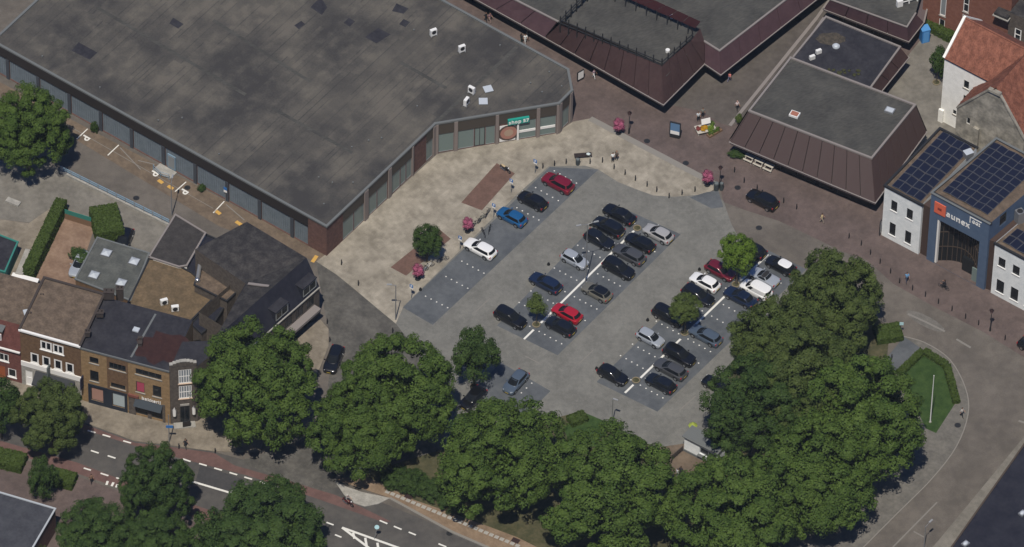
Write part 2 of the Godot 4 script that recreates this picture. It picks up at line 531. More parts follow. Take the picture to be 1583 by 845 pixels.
func ground_all() -> void:
	var m := MB.new()
	m.sheet([Vector2(-900, -900), Vector2(900, -900), Vector2(900, 900), Vector2(-900, 900)], 0.0)
	struct("ground", m, mats.road)
	ground("brick_street", [Vector2(-26.43, -64.27), Vector2(7.4, -27.69), Vector2(9.77, -28.36), Vector2(26.75, -16.59), Vector2(27.25, -13.67), Vector2(29.93, -12.35), Vector2(34.38, -10.51), Vector2(39.13, -7.52), Vector2(42.45, -5.31), Vector2(45.78, -3.79), Vector2(49.05, 0.25), Vector2(53.97, 3.98), Vector2(60.51, 8.45), Vector2(65.61, 12.7), Vector2(82.92, 27.56), Vector2(101.66, -17.43), Vector2(87.3, -78.11), Vector2(8.14, -88.33)], 0.004, mats.brick_street, 0.5)
	ground("grey_path", [Vector2(20.65, -31.1), Vector2(24.48, -30.15), Vector2(26.77, -28.07), Vector2(28.13, -27.52), Vector2(31.71, -29.66), Vector2(51.82, -59.33), Vector2(43.18, -62.79), Vector2(32.67, -48.83)], 0.008, mats.grey_path, 0.8)
	ground("courtyard", [Vector2(45.71, -27.48), Vector2(51.48, -40.89), Vector2(55.03, -47.1), Vector2(60.14, -44.82), Vector2(59.62, -23.17), Vector2(52.84, -22.96)], 0.008, mats.light_path, 0.5)
	ground("plaza", [Vector2(-25.26, -1.34), Vector2(-23.97, -2.76), Vector2(-10.12, -21.19), Vector2(5.72, -25.97), Vector2(7.57, -27.7), Vector2(9.77, -28.36), Vector2(26.75, -16.59), Vector2(25.06, -15.01), Vector2(20.85, -14.4), Vector2(18.16, -14.55), Vector2(16.05, -15.54), Vector2(13.51, -16.87), Vector2(10.96, -19.03), Vector2(9.26, -19.68), Vector2(4.45, -19.41), Vector2(0.48, -14.23), Vector2(-13.8, 6.21), Vector2(-14.71, 9.31), Vector2(-16.59, 7.32), Vector2(-20.45, 3.11), Vector2(-22.6, 0.88)], 0.008, mats.plaza, 0.78)
	ground("parking_lot", [Vector2(-14.71, 9.31), Vector2(-13.8, 6.21), Vector2(0.48, -14.23), Vector2(4.45, -19.41), Vector2(9.26, -19.68), Vector2(10.96, -19.03), Vector2(13.51, -16.87), Vector2(16.05, -15.54), Vector2(18.16, -14.55), Vector2(20.85, -14.4), Vector2(25.06, -15.01), Vector2(27.25, -13.9), Vector2(28.24, -9.85), Vector2(29.24, -7.21), Vector2(38.23, -1.48), Vector2(38.67, 36.6), Vector2(22.41, 31.07), Vector2(19.15, 30.07), Vector2(7.65, 24.34), Vector2(-7.78, 30.34), Vector2(-9.49, 20.41), Vector2(-11, 15.41)], 0.008, mats.lot, 0.78)
	ground("cobbled_street", [Vector2(-25.26, -1.34), Vector2(-22.6, 0.88), Vector2(-16.59, 7.32), Vector2(-14.71, 9.31), Vector2(-11, 15.41), Vector2(-9.49, 20.41), Vector2(-7.78, 30.34), Vector2(-14.88, 39.32), Vector2(-19.83, 36.74), Vector2(-23.02, 38.48), Vector2(-29.61, 35.95), Vector2(-33.77, 33.56), Vector2(-30.57, 32.14), Vector2(-24.98, 28.66), Vector2(-23.16, 21.95), Vector2(-22.59, 14.08), Vector2(-24.09, 6.19)], 0.006, mats.setts, 0.4)
	ground("service_strip", [Vector2(-73.35, -36.28), Vector2(-23.97, -2.76), Vector2(-25.26, -1.34), Vector2(-37.94, -7.19), Vector2(-58.96, -23.55), Vector2(-73.19, -33.87)], 0.006, mats.brown_brick, 0.5)
	ground("back_lane", [Vector2(-74.1, -21.89), Vector2(-58.58, -16.82), Vector2(-44.49, -7.56), Vector2(-46.89, -1.7), Vector2(-53.77, -5.53), Vector2(-61.38, -7.03), Vector2(-73.2, -8.4)], 0.006, mats.light_path, 0.5)
	# kerb stones of the plaza edge
	m = MB.new()
	m.bar(Vector3(9.77, 0, -28.36), Vector3(26.75, 0, -16.47), 0.9, 0.04)
	struct("plaza_kerb", m, mats.kerb)
	stripe(struct("path_line", line_mesh(Vector3(28.13, 0, -27.64), Vector3(39.72, 0, -48.08), 0.45, 0.014), mats.coping_pale), "joint", Vector3(39.72, 0, -48.08), Vector3(43.97, 0, -56.59), 0.4, 0.014, mats.coping_pale)
	ground("red_paving", [Vector2(-6.8, -12.48), Vector2(-4.09, -11.16), Vector2(0.08, -17.98), Vector2(-2.31, -19.79)], 0.012, mats.red_patch)
	ground("red_paving", [Vector2(-15.65, -0.6), Vector2(-13.61, 0.83), Vector2(-8.01, -5.92), Vector2(-9.64, -7.73)], 0.012, mats.red_patch)
	ground("dark_apron", [Vector2(22.87, -14.35), Vector2(25.06, -15.36), Vector2(26.58, -15.76), Vector2(27.24, -12.73), Vector2(25.73, -12.45)], 0.012, mats.bay)
	# parking bays
	var b1 := ground("parking_bays", [Vector2(-13.88, 6.44), Vector2(-9.99, 9.39), Vector2(10.96, -19.03), Vector2(4.62, -19.3)], 0.012, mats.bay, 0.78)
	for s in [[Vector3(-11.02, 0, 4.37), Vector3(-8.15, 0, 6.31)], [Vector3(-8.48, 0, 0.82), Vector3(-5.65, 0, 2.8)], [Vector3(-6.5, 0, -1.98), Vector3(-3.62, 0, 0.06)], [Vector3(0.44, 0, -11.77), Vector3(3.32, 0, -9.65)], [Vector3(2.82, 0, -15.48), Vector3(5.8, 0, -13.23)], [Vector3(5.22, 0, -18.61), Vector3(8.12, 0, -16.47)]]:
		studs(b1, s[0], s[1])
	var b2 := ground("parking_bays", [Vector2(-1.79, 9.25), Vector2(6.05, 14.2), Vector2(21.7, -7.67), Vector2(13.12, -12.76)], 0.012, mats.bay, 0.78)
	bay_rows(b2, Vector3(1.72, 0, 11.52), Vector3(16.08, 0, -8.65), 2.26, 2.55, 10)
	stripe(b2, "centre_line", Vector3(1.72, 0, 11.52), Vector3(2.94, 0, 9.82), 0.28, 0.017, mats.marking)
	stripe(b2, "centre_line", Vector3(3.83, 0, 8.62), Vector3(15.67, 0, -8.12), 0.28, 0.017, mats.marking)
	var b3 := ground("parking_bays", [Vector2(11.05, 18.66), Vector2(18.8, 23.55), Vector2(37.9, -1.93), Vector2(29.91, -7.23)], 0.012, mats.bay, 0.78)
	bay_rows(b3, Vector3(14.84, 0, 20.22), Vector3(32.83, 0, -4.2), 2.0, 2.55, 12)
	stripe(b3, "centre_line", Vector3(14.68, 0, 20.44), Vector3(15.74, 0, 19), 0.28, 0.017, mats.marking)
	stripe(b3, "centre_line", Vector3(16.64, 0, 17.79), Vector3(21.73, 0, 10.87), 0.28, 0.017, mats.marking)
	stripe(b3, "centre_line", Vector3(23.38, 0, 8.62), Vector3(28.04, 0, 2.3), 0.28, 0.017, mats.marking)
	stripe(b3, "centre_line", Vector3(29.46, 0, 0.36), Vector3(32.99, 0, -4.42), 0.28, 0.017, mats.marking)
	var b4 := ground("parking_bays", [Vector2(-1.19, 15.67), Vector2(5.23, 20.4), Vector2(1.13, 26.2), Vector2(-5.51, 21.96)], 0.012, mats.bay, 0.78)
	studs(b4, Vector3(2.82, 0, 19.13), Vector3(1.53, 0, 20.85), 3)
	var lm := struct("lot_markings", line_mesh(Vector3(-4.57, 0, 6.95), Vector3(-2.79, 0, 4.5), 0.15, 0.013), mats.marking_worn)
	stripe(lm, "arrow_line", Vector3(8.79, 0, 15.58), Vector3(10.58, 0, 13.16), 0.15, 0.013, mats.marking_worn)
	stripe(lm, "arrow_line", Vector3(21.59, 0, 23.24), Vector3(23.64, 0, 20.73), 0.15, 0.013, mats.marking_worn)
	stripe(lm, "arrow_line", Vector3(1.93, 0, 14.45), Vector3(3.85, 0, 15.74), 0.15, 0.013, mats.marking_worn)
	# markings of the service street
	var sv := struct("street_markings", line_mesh(Vector3(-59.15, 0, -25.33), Vector3(-38.92, 0, -10.41), 0.09, 0.012), mats.marking_worn)
	for s in [[Vector3(-57.29, 0, -22.42), Vector3(-55.96, 0, -24.36)], [Vector3(-53.08, 0, -19.59), Vector3(-51.74, 0, -21.53)], [Vector3(-44, 0, -13.29), Vector3(-42.65, 0, -15.09)], [Vector3(-38.88, 0, -9.6), Vector3(-37.54, 0, -11.74)]]:
		stripe(sv, "bay_line", s[0], s[1], 0.15, 0.014, mats.marking)
	for s in [[Vector3(-51.55, 0, -21.06), Vector3(-48.65, 0, -17.14)], [Vector3(-49.07, 0, -18.78), Vector3(-46.84, 0, -18.14)], [Vector3(-37.27, 0, -11.17), Vector3(-34.81, 0, -8.45)]]:
		stripe(sv, "bay_line", s[0], s[1], 0.15, 0.014, mats.marking_worn)
	for s in [[Vector3(-46.29, 0, -15.33), Vector3(-45.67, 0, -14.76)], [Vector3(-44.98, 0, -14.32), Vector3(-44.28, 0, -13.75)], [Vector3(-38.65, 0, -10.07), Vector3(-37.95, 0, -9.4)], [Vector3(-35.89, 0, -8.18), Vector3(-35.1, 0, -7.51)], [Vector3(-25.76, 0, -1.21), Vector3(-25.21, 0, -2.38)]]:
		stripe(sv, "yellow_block", s[0], s[1], 0.5, 0.014, mats.marking_yellow)
	for p in [Vector3(-56.12, 0, -22.69), Vector3(-46.85, 0, -16.49), Vector3(-42.83, 0, -13.33)]:
		var o := part(sv, "letter", text_mesh("P", 1.55, 0.01), mats.marking)
		var up := (Vector3(-46.75, 0, -16.26) - Vector3(-52.01, 0, -20.1)).normalized()
		o.transform = Transform3D(Basis(up.cross(Vector3.UP), up, Vector3.UP), p + Vector3(0, 0.016, 0))
	# main road
	ground("sidewalk", [Vector2(-71.45, 17.93), Vector2(-61.8, 21), Vector2(-54.1, 23.55), Vector2(-42.86, 27.31), Vector2(-38.22, 24.73), Vector2(-33.92, 25.71), Vector2(-29.92, 27.8), Vector2(-31.39, 32.03), Vector2(-36.93, 32.09), Vector2(-42.34, 31.27), Vector2(-47.02, 30.64), Vector2(-53.21, 27.85), Vector2(-71.2, 21.73)], 0.1, mats.sidewalk, 0.3)
	ground("corner_pavement", [Vector2(-25.96, 9.75), Vector2(-24.33, 9.02), Vector2(-23.28, 10.58), Vector2(-23.18, 13.63), Vector2(-23.92, 16.46), Vector2(-24.79, 19.85), Vector2(-26.22, 16.53), Vector2(-27.2, 12.06)], 0.1, mats.sidewalk, 0.3)
	ground("main_road", [Vector2(-72.87, 21.25), Vector2(-53.21, 27.87), Vector2(-47.02, 30.66), Vector2(-42.34, 31.29), Vector2(-36.93, 32.11), Vector2(-29.66, 34.53), Vector2(-19.78, 38.16), Vector2(-14.85, 40.4), Vector2(-5.02, 45.52), Vector2(6.36, 51.61), Vector2(-6.34, 59.44), Vector2(-22.59, 51.42), Vector2(-39.13, 41.14), Vector2(-53.17, 36.12), Vector2(-72.35, 29.01)], 0.004, mats.road_dark, 0.3)
	ground("bike_lane", [Vector2(-72.86, 21.47), Vector2(-53.2, 28.09), Vector2(-47.01, 30.88), Vector2(-42.34, 31.45), Vector2(-36.92, 32.33), Vector2(-34.31, 34.34), Vector2(-27.96, 36.55), Vector2(-21.38, 38.97), Vector2(-18.08, 40.94), Vector2(-14.37, 43.21), Vector2(-15.58, 43.24), Vector2(-21.49, 40.61), Vector2(-27.91, 37.86), Vector2(-32.78, 35.94), Vector2(-40.94, 33.45), Vector2(-46.99, 31.43), Vector2(-53.15, 28.97), Vector2(-72.8, 22.36)], 0.010, mats.red_lane, 0.3)
	ground("bike_lane", [Vector2(-72.41, 28.13), Vector2(-53.99, 34.5), Vector2(-47.74, 37.48), Vector2(-36.66, 42.15), Vector2(-24.31, 48.25), Vector2(-25.07, 49.57), Vector2(-39.03, 43.31), Vector2(-48.99, 38.4), Vector2(-54.81, 35.95), Vector2(-72.32, 29.45)], 0.010, mats.red_lane, 0.3)
	ground("footpath", [Vector2(-72.28, 29.98), Vector2(-54.78, 36.48), Vector2(-48.96, 39.03), Vector2(-39, 44.04), Vector2(-29.09, 49.56), Vector2(-38.27, 60.48), Vector2(-70.15, 61.44)], 0.1, mats.brick_street, 0.3)
	ground("asphalt_repair", [Vector2(-38.62, 34.36), Vector2(-32.99, 36.71), Vector2(-34.51, 39.26), Vector2(-39.13, 37.44)], 0.008, tmat("repair", lin(0.046, 0.046, 0.048), lin(0.062, 0.061, 0.062), 12.0, 0.92, 229, 256), 0.3)
	var mk := struct("road_markings", line_mesh(Vector3(-40.29, 0, 36.93), Vector3(-31.97, 0, 39.95), 0.3, 0.014), mats.marking)
	stripe(mk, "centre_line", Vector3(-34.54, 0, 38.61), Vector3(-31.74, 0, 39.72), 0.3, 0.014, mats.marking)
	for s in [[Vector3(-40.86, 0, 33.44), Vector3(-39.86, 0, 33.85)], [Vector3(-38.79, 0, 34.15), Vector3(-37.8, 0, 34.5)], [Vector3(-36.85, 0, 34.86), Vector3(-35.86, 0, 35.21)], [Vector3(-34.91, 0, 35.56), Vector3(-33.92, 0, 35.92)], [Vector3(-33.01, 0, 36.27), Vector3(-32.02, 0, 36.62)], [Vector3(-31.07, 0, 36.98), Vector3(-30.08, 0, 37.38)], [Vector3(-29.22, 0, 37.74), Vector3(-28.72, 0, 37.89)], [Vector3(-53.07, 0, 28.97), Vector3(-52.07, 0, 29.33)], [Vector3(-51.16, 0, 29.63), Vector3(-50.16, 0, 29.99)], [Vector3(-48.5, 0, 30.6), Vector3(-47.5, 0, 30.95)], [Vector3(-52.48, 0, 32.37), Vector3(-51.48, 0, 32.78)], [Vector3(-50.32, 0, 33.18), Vector3(-49.32, 0, 33.59)], [Vector3(-53.22, 0, 35.36), Vector3(-52.3, 0, 35.71)], [Vector3(-51.06, 0, 36.17), Vector3(-50.06, 0, 36.57)], [Vector3(-49.07, 0, 36.87), Vector3(-48.32, 0, 37.17)], [Vector3(-15.83, 0, 43.04), Vector3(-14.85, 0, 43.55)], [Vector3(-14.03, 0, 43.95), Vector3(-13.05, 0, 44.47)], [Vector3(-12.15, 0, 44.87), Vector3(-11.25, 0, 45.33)], [Vector3(-8.39, 0, 46.7), Vector3(-7.41, 0, 47.2)], [Vector3(-22.45, 0, 43.56), Vector3(-21.55, 0, 43.97)], [Vector3(-21.33, 0, 45.58), Vector3(-20.51, 0, 45.99)]]:
		stripe(mk, "dash", s[0], s[1], 0.22, 0.014, mats.marking)
	for s in [[Vector3(-50.22, 0, 38.22), Vector3(-50.09, 0, 37.56)], [Vector3(-49.56, 0, 38.41), Vector3(-49.35, 0, 37.75)], [Vector3(-48.98, 0, 38.61), Vector3(-48.85, 0, 38.06)]]:
		stripe(mk, "give_way_mark", s[0], s[1], 0.3, 0.11, mats.marking)
	# painted island of the road
	var isl := struct("traffic_island", line_mesh(Vector3(-20.48, 0, 44.37), Vector3(-9.78, 0, 49.1), 0.32, 0.014), mats.marking)
	stripe(isl, "edge_line", Vector3(-20.48, 0, 44.37), Vector3(-16.66, 0, 48.02), 0.32, 0.016, mats.marking)
	for i in 6:
		var a := Vector3(-19.08, 0, 45.19).lerp(Vector3(-11.39, 0, 49.15), i / 5.0)
		stripe(isl, "hatching", a, a + Vector3(0.2 + 0.1 * i, 0, 1.0 + 0.9 * i), 0.3, 0.018, mats.marking)
	ground("light_pavement", [Vector2(-21.62, 36.67), Vector2(-20.29, 37.5), Vector2(-18.15, 38.42), Vector2(-14.64, 39.29), Vector2(-16.07, 40.31), Vector2(-17.76, 40.8), Vector2(-19.07, 40.3), Vector2(-20.41, 38.92)], 0.1, mats.concrete, 0.3)
	ground("bus_stop_pavement", [Vector2(-21.46, 36.45), Vector2(-18.24, 35.47), Vector2(-15.76, 37.04), Vector2(-11.63, 39.53), Vector2(-5.09, 42.37), Vector2(1.43, 45.41), Vector2(9.56, 50.54), Vector2(7.97, 52.72), Vector2(-6.66, 44.79), Vector2(-14.64, 39.29)], 0.1, mats.orange_path, 0.3)
	var kb := MB.new()
	var kp := [Vector3(-14.64, 0, 39.31), Vector3(-6.65, 0, 44.81), Vector3(0.68, 0, 48.79), Vector3(7.98, 0, 52.95)]
	for i in 3: kb.bar(kp[i] + Vector3(0, 0.07, 0), kp[i + 1] + Vector3(0, 0.07, 0), 0.35, 0.15 + 0.004 * i)
	var kn := struct("kerb", kb, mats.kerb)
	var blk := MB.new()
	blk.abox(Vector3.ZERO, Vector3(0.55, 0.03, 0.5))
	var blm := blk.mesh()
	for i in 26:
		var t := i / 25.0
		var p := Vector3(-14.99, 0.1, 38.32).lerp(Vector3(1.45, 0.1, 46.81), t)
		var o := part(kn, "paving_block", blm, mats.concrete, p + Vector3(0, 0.012, 0))
		o.rotation.y = -0.476
	# the right-hand road: kerb lines and pavement
	ground("road_verge", flat(smooth([Vector3(50.3, 0, 9.56), Vector3(53.01, 0, 10.6), Vector3(56.09, 0, 13.44), Vector3(57.96, 0, 18.33), Vector3(58.18, 0, 22.78), Vector3(56.57, 0, 28.37), Vector3(53.35, 0, 33.96), Vector3(49.18, 0, 39.54), Vector3(44.22, 0, 46.18)])) + [Vector2(37.71, 51.74), Vector2(33.76, 41.1), Vector2(50.26, 25.25), Vector2(49.18, 16.36), Vector2(48.08, 13.24)], 0.008, tmat("verge", lin(0.098, 0.094, 0.085), lin(0.158, 0.150, 0.132), 16.0, 0.92, 211), 0.8)
	ground("pavement", [Vector2(65.2, 26.43), Vector2(75.24, 13.39), Vector2(79.85, 22.21), Vector2(56.2, 51.27), Vector2(49.79, 50.39), Vector2(54.02, 44.25)], 0.1, mats.light_path, 0.8)
	var rk := MB.new()
	var rp := smooth([Vector3(50.3, 0, 9.56), Vector3(53.01, 0, 10.6), Vector3(56.09, 0, 13.44), Vector3(57.96, 0, 18.33), Vector3(58.18, 0, 22.78), Vector3(56.57, 0, 28.37), Vector3(53.35, 0, 33.96), Vector3(49.18, 0, 39.54), Vector3(44.22, 0, 46.18)])
	for i in rp.size() - 1: rk.bar(rp[i] + Vector3(0, 0.03, 0), rp[i + 1] + Vector3(0, 0.03, 0), 0.13, 0.06 + 0.004 * (i % 2))
	struct("kerb", rk, mats.kerb)
	var rm := struct("road_markings", line_mesh(Vector3(48.27, 0, 45.52), Vector3(53.92, 0, 37.88), 0.2, 0.012), mats.marking_worn)
	stripe(rm, "line", Vector3(50.9, 0, 42.85), Vector3(52.18, 0, 43.78), 0.2, 0.014, mats.marking_worn)
	for s in [[Vector3(50.87, 0, 5.56), Vector3(53.25, 0, 6.97)], [Vector3(53.25, 0, 6.97), Vector3(55.54, 0, 8.49)], [Vector3(57, 0, 9.8), Vector3(58.79, 0, 11.22)], [Vector3(64.55, 0, 23.7), Vector3(65.28, 0, 24.01)]]:
		stripe(rm, "dash", s[0], s[1], 0.3, 0.012, mats.marking_worn)
	var ov := []
	for i in 16: ov.append(v2(Vector3(53.09, 0, 6.75)) + Vector2(2.9 * cos(TAU * i / 16), 0.9 * sin(TAU * i / 16)).rotated(0.62))
	ground("worn_patch", ov, 0.006, tmat("road_worn", lin(0.105, 0.100, 0.092), lin(0.155, 0.147, 0.133), 9.0, 0.92, 199, 256))
	# the park below the trees
	ground("park_ground", [Vector2(-18.24, 35.38), Vector2(-7.78, 30.56), Vector2(7.65, 24.34), Vector2(12.59, 26.62), Vector2(18.33, 29.54), Vector2(22.41, 31.84), Vector2(26.49, 32.59), Vector2(26.51, 23.76), Vector2(28.17, 14.76), Vector2(38.23, -1.48), Vector2(44.83, 4.04), Vector2(48.49, 8.48), Vector2(48.08, 13.24), Vector2(49.18, 16.36), Vector2(50.26, 25.25), Vector2(44.36, 36.42), Vector2(33.74, 44.34), Vector2(17.62, 54.47), Vector2(7.96, 51.03), Vector2(-5.09, 42.28), Vector2(-11.64, 39.44)], 0.012, mats.soil, 0.3)
	ground("kiosk_terrace", [Vector2(18.33, 29.76), Vector2(22.41, 28.86), Vector2(27.31, 32.02), Vector2(25.67, 35.35), Vector2(20.79, 36.6), Vector2(18.75, 33.38)], 0.016, mats.brown_brick, 0.3)
	ground("lawn", [Vector2(52.76, 12.84), Vector2(55.23, 14.89), Vector2(56.49, 21.16), Vector2(54.05, 26.13), Vector2(52.79, 25.39), Vector2(49.75, 16.68)], 0.016, mats.grass)
	ground("lawn_verge", [Vector2(7.02, 26.57), Vector2(9.29, 23.84), Vector2(12.99, 25.84), Vector2(10.98, 29.77), Vector2(7.72, 29.87)], 0.018, mats.grass)
	ground("stone_pad", [Vector2(50.3, 9.56), Vector2(52.41, 11.53), Vector2(49.19, 16.13), Vector2(48.08, 13.24)], 0.014, mats.bay)
	# man-hole covers
	for p in [Vector3(4.48, 0, -43.03), Vector3(17.27, 0, -24.44), Vector3(22.36, 0, -20.57), Vector3(31.85, 0, -9.15), Vector3(-42.44, 0, -14.05), Vector3(-48.98, 0, -11.97), Vector3(-7.06, 0, 44.93), Vector3(37.22, 0, -47.75), Vector3(29.11, 0, -16.31), Vector3(-54.39, 0, 44.96), Vector3(56.82, 0, 24.71)]:
		var h := MB.new()
		h.tube(p, p + Vector3(0, 0.022, 0), 0.42, 0.42, 12)
		part(self, "manhole_cover", h, mats.metal_dark).set_meta("kind", "structure")

func v2(p: Vector3) -> Vector2:
	return Vector2(p.x, p.z)

func line_mesh(a: Vector3, b: Vector3, w: float, y: float) -> MB:
	var d := (b - a).normalized()
	var s := Vector3(-d.z, 0, d.x) * w * 0.5
	var m := MB.new()
	m.sheet([v2(a + s), v2(b + s), v2(b - s), v2(a - s)], y)
	return m

# a curve through the given points, four steps between each two
func smooth(p: Array) -> Array:
	var out := []
	for i in p.size() - 1:
		var a: Vector3 = p[maxi(i - 1, 0)]; var b: Vector3 = p[i]; var c: Vector3 = p[i + 1]; var d: Vector3 = p[mini(i + 2, p.size() - 1)]
		for k in 4: out.append(b.cubic_interpolate(c, a, d, k / 4.0))
	out.append(p[-1])
	return out

func flat(p: Array) -> Array:
	var out := []
	for q in p: out.append(v2(q))
	return out

# ------------------------------------------------------------------ the flat-roofed hall
func hall() -> void:
	var H := 5.6
	var p := [Vector2(-68.79, -34.66), Vector2(-23.95, -2.36), Vector2(-10.42, -21.3), Vector2(5.62, -25.55), Vector2(7.28, -27.99), Vector2(6.73, -31.8), Vector2(-44.84, -69.95)]
	var cen := centre(p)
	var t := wthing("market_hall", "large low brick hall with a wide stained grey flat roof beside the plaza", "hall", cen)
	var w := MB.new()
	var glass: Material = mats.shop_glass_painted_reflection
	var ua := 0.951
	var roof := MB.new()
	roof.ang = 0.951
	roof.sheet(p, H - 0.15)
	var rf := part(t, "roof", roof, mats.hall_roof)
	var cp := coping(p, H - 0.2, 0.32, 0.26)
	part(rf, "coping", cp, mats.coping)
	# roof repairs: squares of newer felt
	for q in [[Vector2(-58.43, -33.31), Vector2(-57.58, -34.9), Vector2(-55.02, -33.06), Vector2(-55.96, -31.71)], [Vector2(-45.86, -38.79), Vector2(-45.4, -39.89), Vector2(-43.98, -38.73), Vector2(-44.63, -37.86)], [Vector2(-27.4, -42.42), Vector2(-26.1, -44.41), Vector2(-25.18, -42.49), Vector2(-25.82, -41.01)], [Vector2(-16.63, -42.04), Vector2(-16.07, -43.52), Vector2(-14.42, -42.6), Vector2(-15.08, -41.6)], [Vector2(-22.96, -39.65), Vector2(-22.22, -40.64), Vector2(-21.43, -39.94), Vector2(-22.08, -38.95)], [Vector2(-15.62, -39.64), Vector2(-15.05, -40.63), Vector2(-14.18, -40.05), Vector2(-14.76, -39.06)], [Vector2(-20.07, -37.08), Vector2(-18.33, -38.83), Vector2(-16.68, -37.67), Vector2(-18.5, -35.92)], [Vector2(-29.42, -38.95), Vector2(-28.51, -39.83), Vector2(-27.98, -39.24), Vector2(-28.79, -38.25)]]:
		var m := MB.new()
		m.sheet(q, H - 0.142)
		part(rf, "felt_patch", m, mats.dark_roof)
	# joints where the felt strips were renewed
	for q in [[Vector3(-40.1, 5.6, -39.58), Vector3(-26.93, 5.6, -28.56)], [Vector3(-15.18, 5.6, -32.53), Vector3(-9.14, 5.6, -27.94)], [Vector3(-55.55, 5.6, -41.51), Vector3(-35.29, 5.6, -25.91)], [Vector3(-31.82, 5.6, -23.64), Vector3(-21.03, 5.6, -15.72)], [Vector3(-10.51, 5.6, -21.36), Vector3(0.04, 5.6, -36.03)]]:
		stripe(rf, "felt_seam", q[0], q[1], 0.5, H - 0.145, mats.flat_roof)
	for q in [Vector3(-13.63, 5.5, -38.47), Vector3(-17.33, 5.5, -18.41), Vector3(-21.14, 5.5, -16.64), Vector3(-25.24, 5.5, -11), Vector3(-20.78, 5.5, -10.21), Vector3(-23.45, 5.5, -10.13), Vector3(-24.41, 5.5, -6.26), Vector3(-46.45, 5.5, -20.67), Vector3(-43.36, 5.5, -21.24), Vector3(-38.28, 5.5, -14.8), Vector3(-54.33, 5.5, -26.47), Vector3(-62.18, 5.5, -31.97), Vector3(-19, 5.5, -17.88), Vector3(-12.85, 5.5, -24.35), Vector3(1.85, 5.5, -29.11), Vector3(4.28, 5.5, -31.22), Vector3(3.4, 5.5, -27.48), Vector3(-2.25, 5.5, -35.94), Vector3(5.92, 5.5, -28.64)]:
		var m := MB.new()
		m.tube(q, q + Vector3(0, 0.22, 0), 0.11, 0.11, 8)
		part(rf, "vent_pipe", m, mats.coping)
	# side towards the service street: dark fascia over blue-grey shutters between posts
	var A := v3(p[0]); var B := v3(p[1])
	var ln := A.distance_to(B)
	var xs := [12, 60, 109, 158, 206, 255.5, 304.5, 353.5, 403.5, 453]
	var holes := []
	var us := []
	for x in xs: us.append((x + 10.0) / 515.0 * ln)
	us.append((479.0 + 10.0) / 515.0 * ln)
	var prev := 0.3
	for u in us:
		if u - prev > 0.5: holes.append([prev, u - 0.25, 0.1, 3.65])
		prev = u + 0.25
	var fr := facade(w, A, B, 0.0, H - 0.2, cen, holes, 0.15)
	for h in holes:
		var m := MB.new()
		fquad(m, fr[0], fr[1], fr[2], h[0], h[1], h[2], h[3], -0.14)
		var s: float = h[0] + 0.15
		while s < h[1] - 0.15:
			fbox(m, fr, s, s + 0.12, h[2] + 0.1, h[3] - 0.12, -0.14, -0.08)
			s += 0.36
		fbox(m, fr, h[0], h[1], h[3] - 0.1, h[3], -0.14, -0.02)
		part(t, "shutter", m, mats.shutter)
	for i in us.size() - 1:
		var m := MB.new()
		fbox(m, fr, us[i] - 0.25, us[i] + 0.25, 0.0, 3.6, 0.004, 0.12)
		part(t, "post", m, mats.post_blue)
	var m := MB.new()
	fbox(m, fr, 0.1, us[-1] - 0.2, 3.66, 5.36, 0.004, 0.10)
	part(t, "fascia", m, mats.fascia_dark)
	# grey service door with a bent hand rail in front of it
	m = MB.new()
	var du: float = (262.0 + 10.0) / 515.0 * ln
	fbox(m, fr, du, du + 1.3, 0.25, 2.7, -0.07, 0.10)
	var dr := part(t, "service_door", m, mats.rail_blue)
	m = MB.new()
	fbox(m, fr, du + 0.15, du + 1.15, 0.5, 2.5, 0.10, 0.13)
	part(dr, "door_leaf", m, mats.frame_grey)
	m = MB.new()
	fbox(m, fr, du - 1.2, du + 1.6, 0.0, 0.25, 0.15, 1.6)
	part(t, "door_step", m, mats.concrete)
	m = MB.new()
	var rp := []
	for k in [[-1.2, 1.5], [-1.2, 1.6], [0.3, 2.0], [1.5, 1.7]]: rp.append(fr[0] + fr[1] * (du + k[0]) + fr[2] * k[1])
	for i in 3:
		for y in [0.55, 1.05]: m.tube(rp[i] + Vector3(0, y, 0), rp[i + 1] + Vector3(0, y, 0), 0.035, 0.035, 6)
	for i in 4: m.tube(rp[i], rp[i] + Vector3(0, 1.05, 0), 0.035, 0.035, 6)
	part(t, "hand_rail", m, mats.rail_blue)
	# the faces towards the plaza
	var segs := [
		[1, 2, [[530, 546, 1], [547, 562, 1], [567.6, 582, 1], [583, 598, 1], [604, 618, 1], [619, 627, 1], [628, 636, 1], [659, 669, 1]], [[562, 567.6], [599, 603.5], [636, 638], [669, 673]], 505.0, 673.0, [[530, 562], [567.6, 599], [603.5, 636], [659, 669]]],
		[2, 3, [[677.8, 701.6, 1], [708, 733, 1], [734, 750, 2], [751, 765.5, 1], [797, 829, 1], [835, 860, 1]], [[673, 677.6], [702, 707.6], [766, 771], [829.5, 834.8], [860.5, 864]], 673.0, 864.0, [[677.6, 702], [707.6, 766], [771, 829.5], [834.8, 860.5]]],
		[3, 4, [[868, 880, 1]], [[864, 867.6], [880.5, 884]], 864.0, 884.0, [[867.6, 880.5]]],
		[4, 5, [], [], 0.0, 1.0, []], [5, 6, [], [], 0.0, 1.0, []], [6, 0, [], [], 0.0, 1.0, []]]
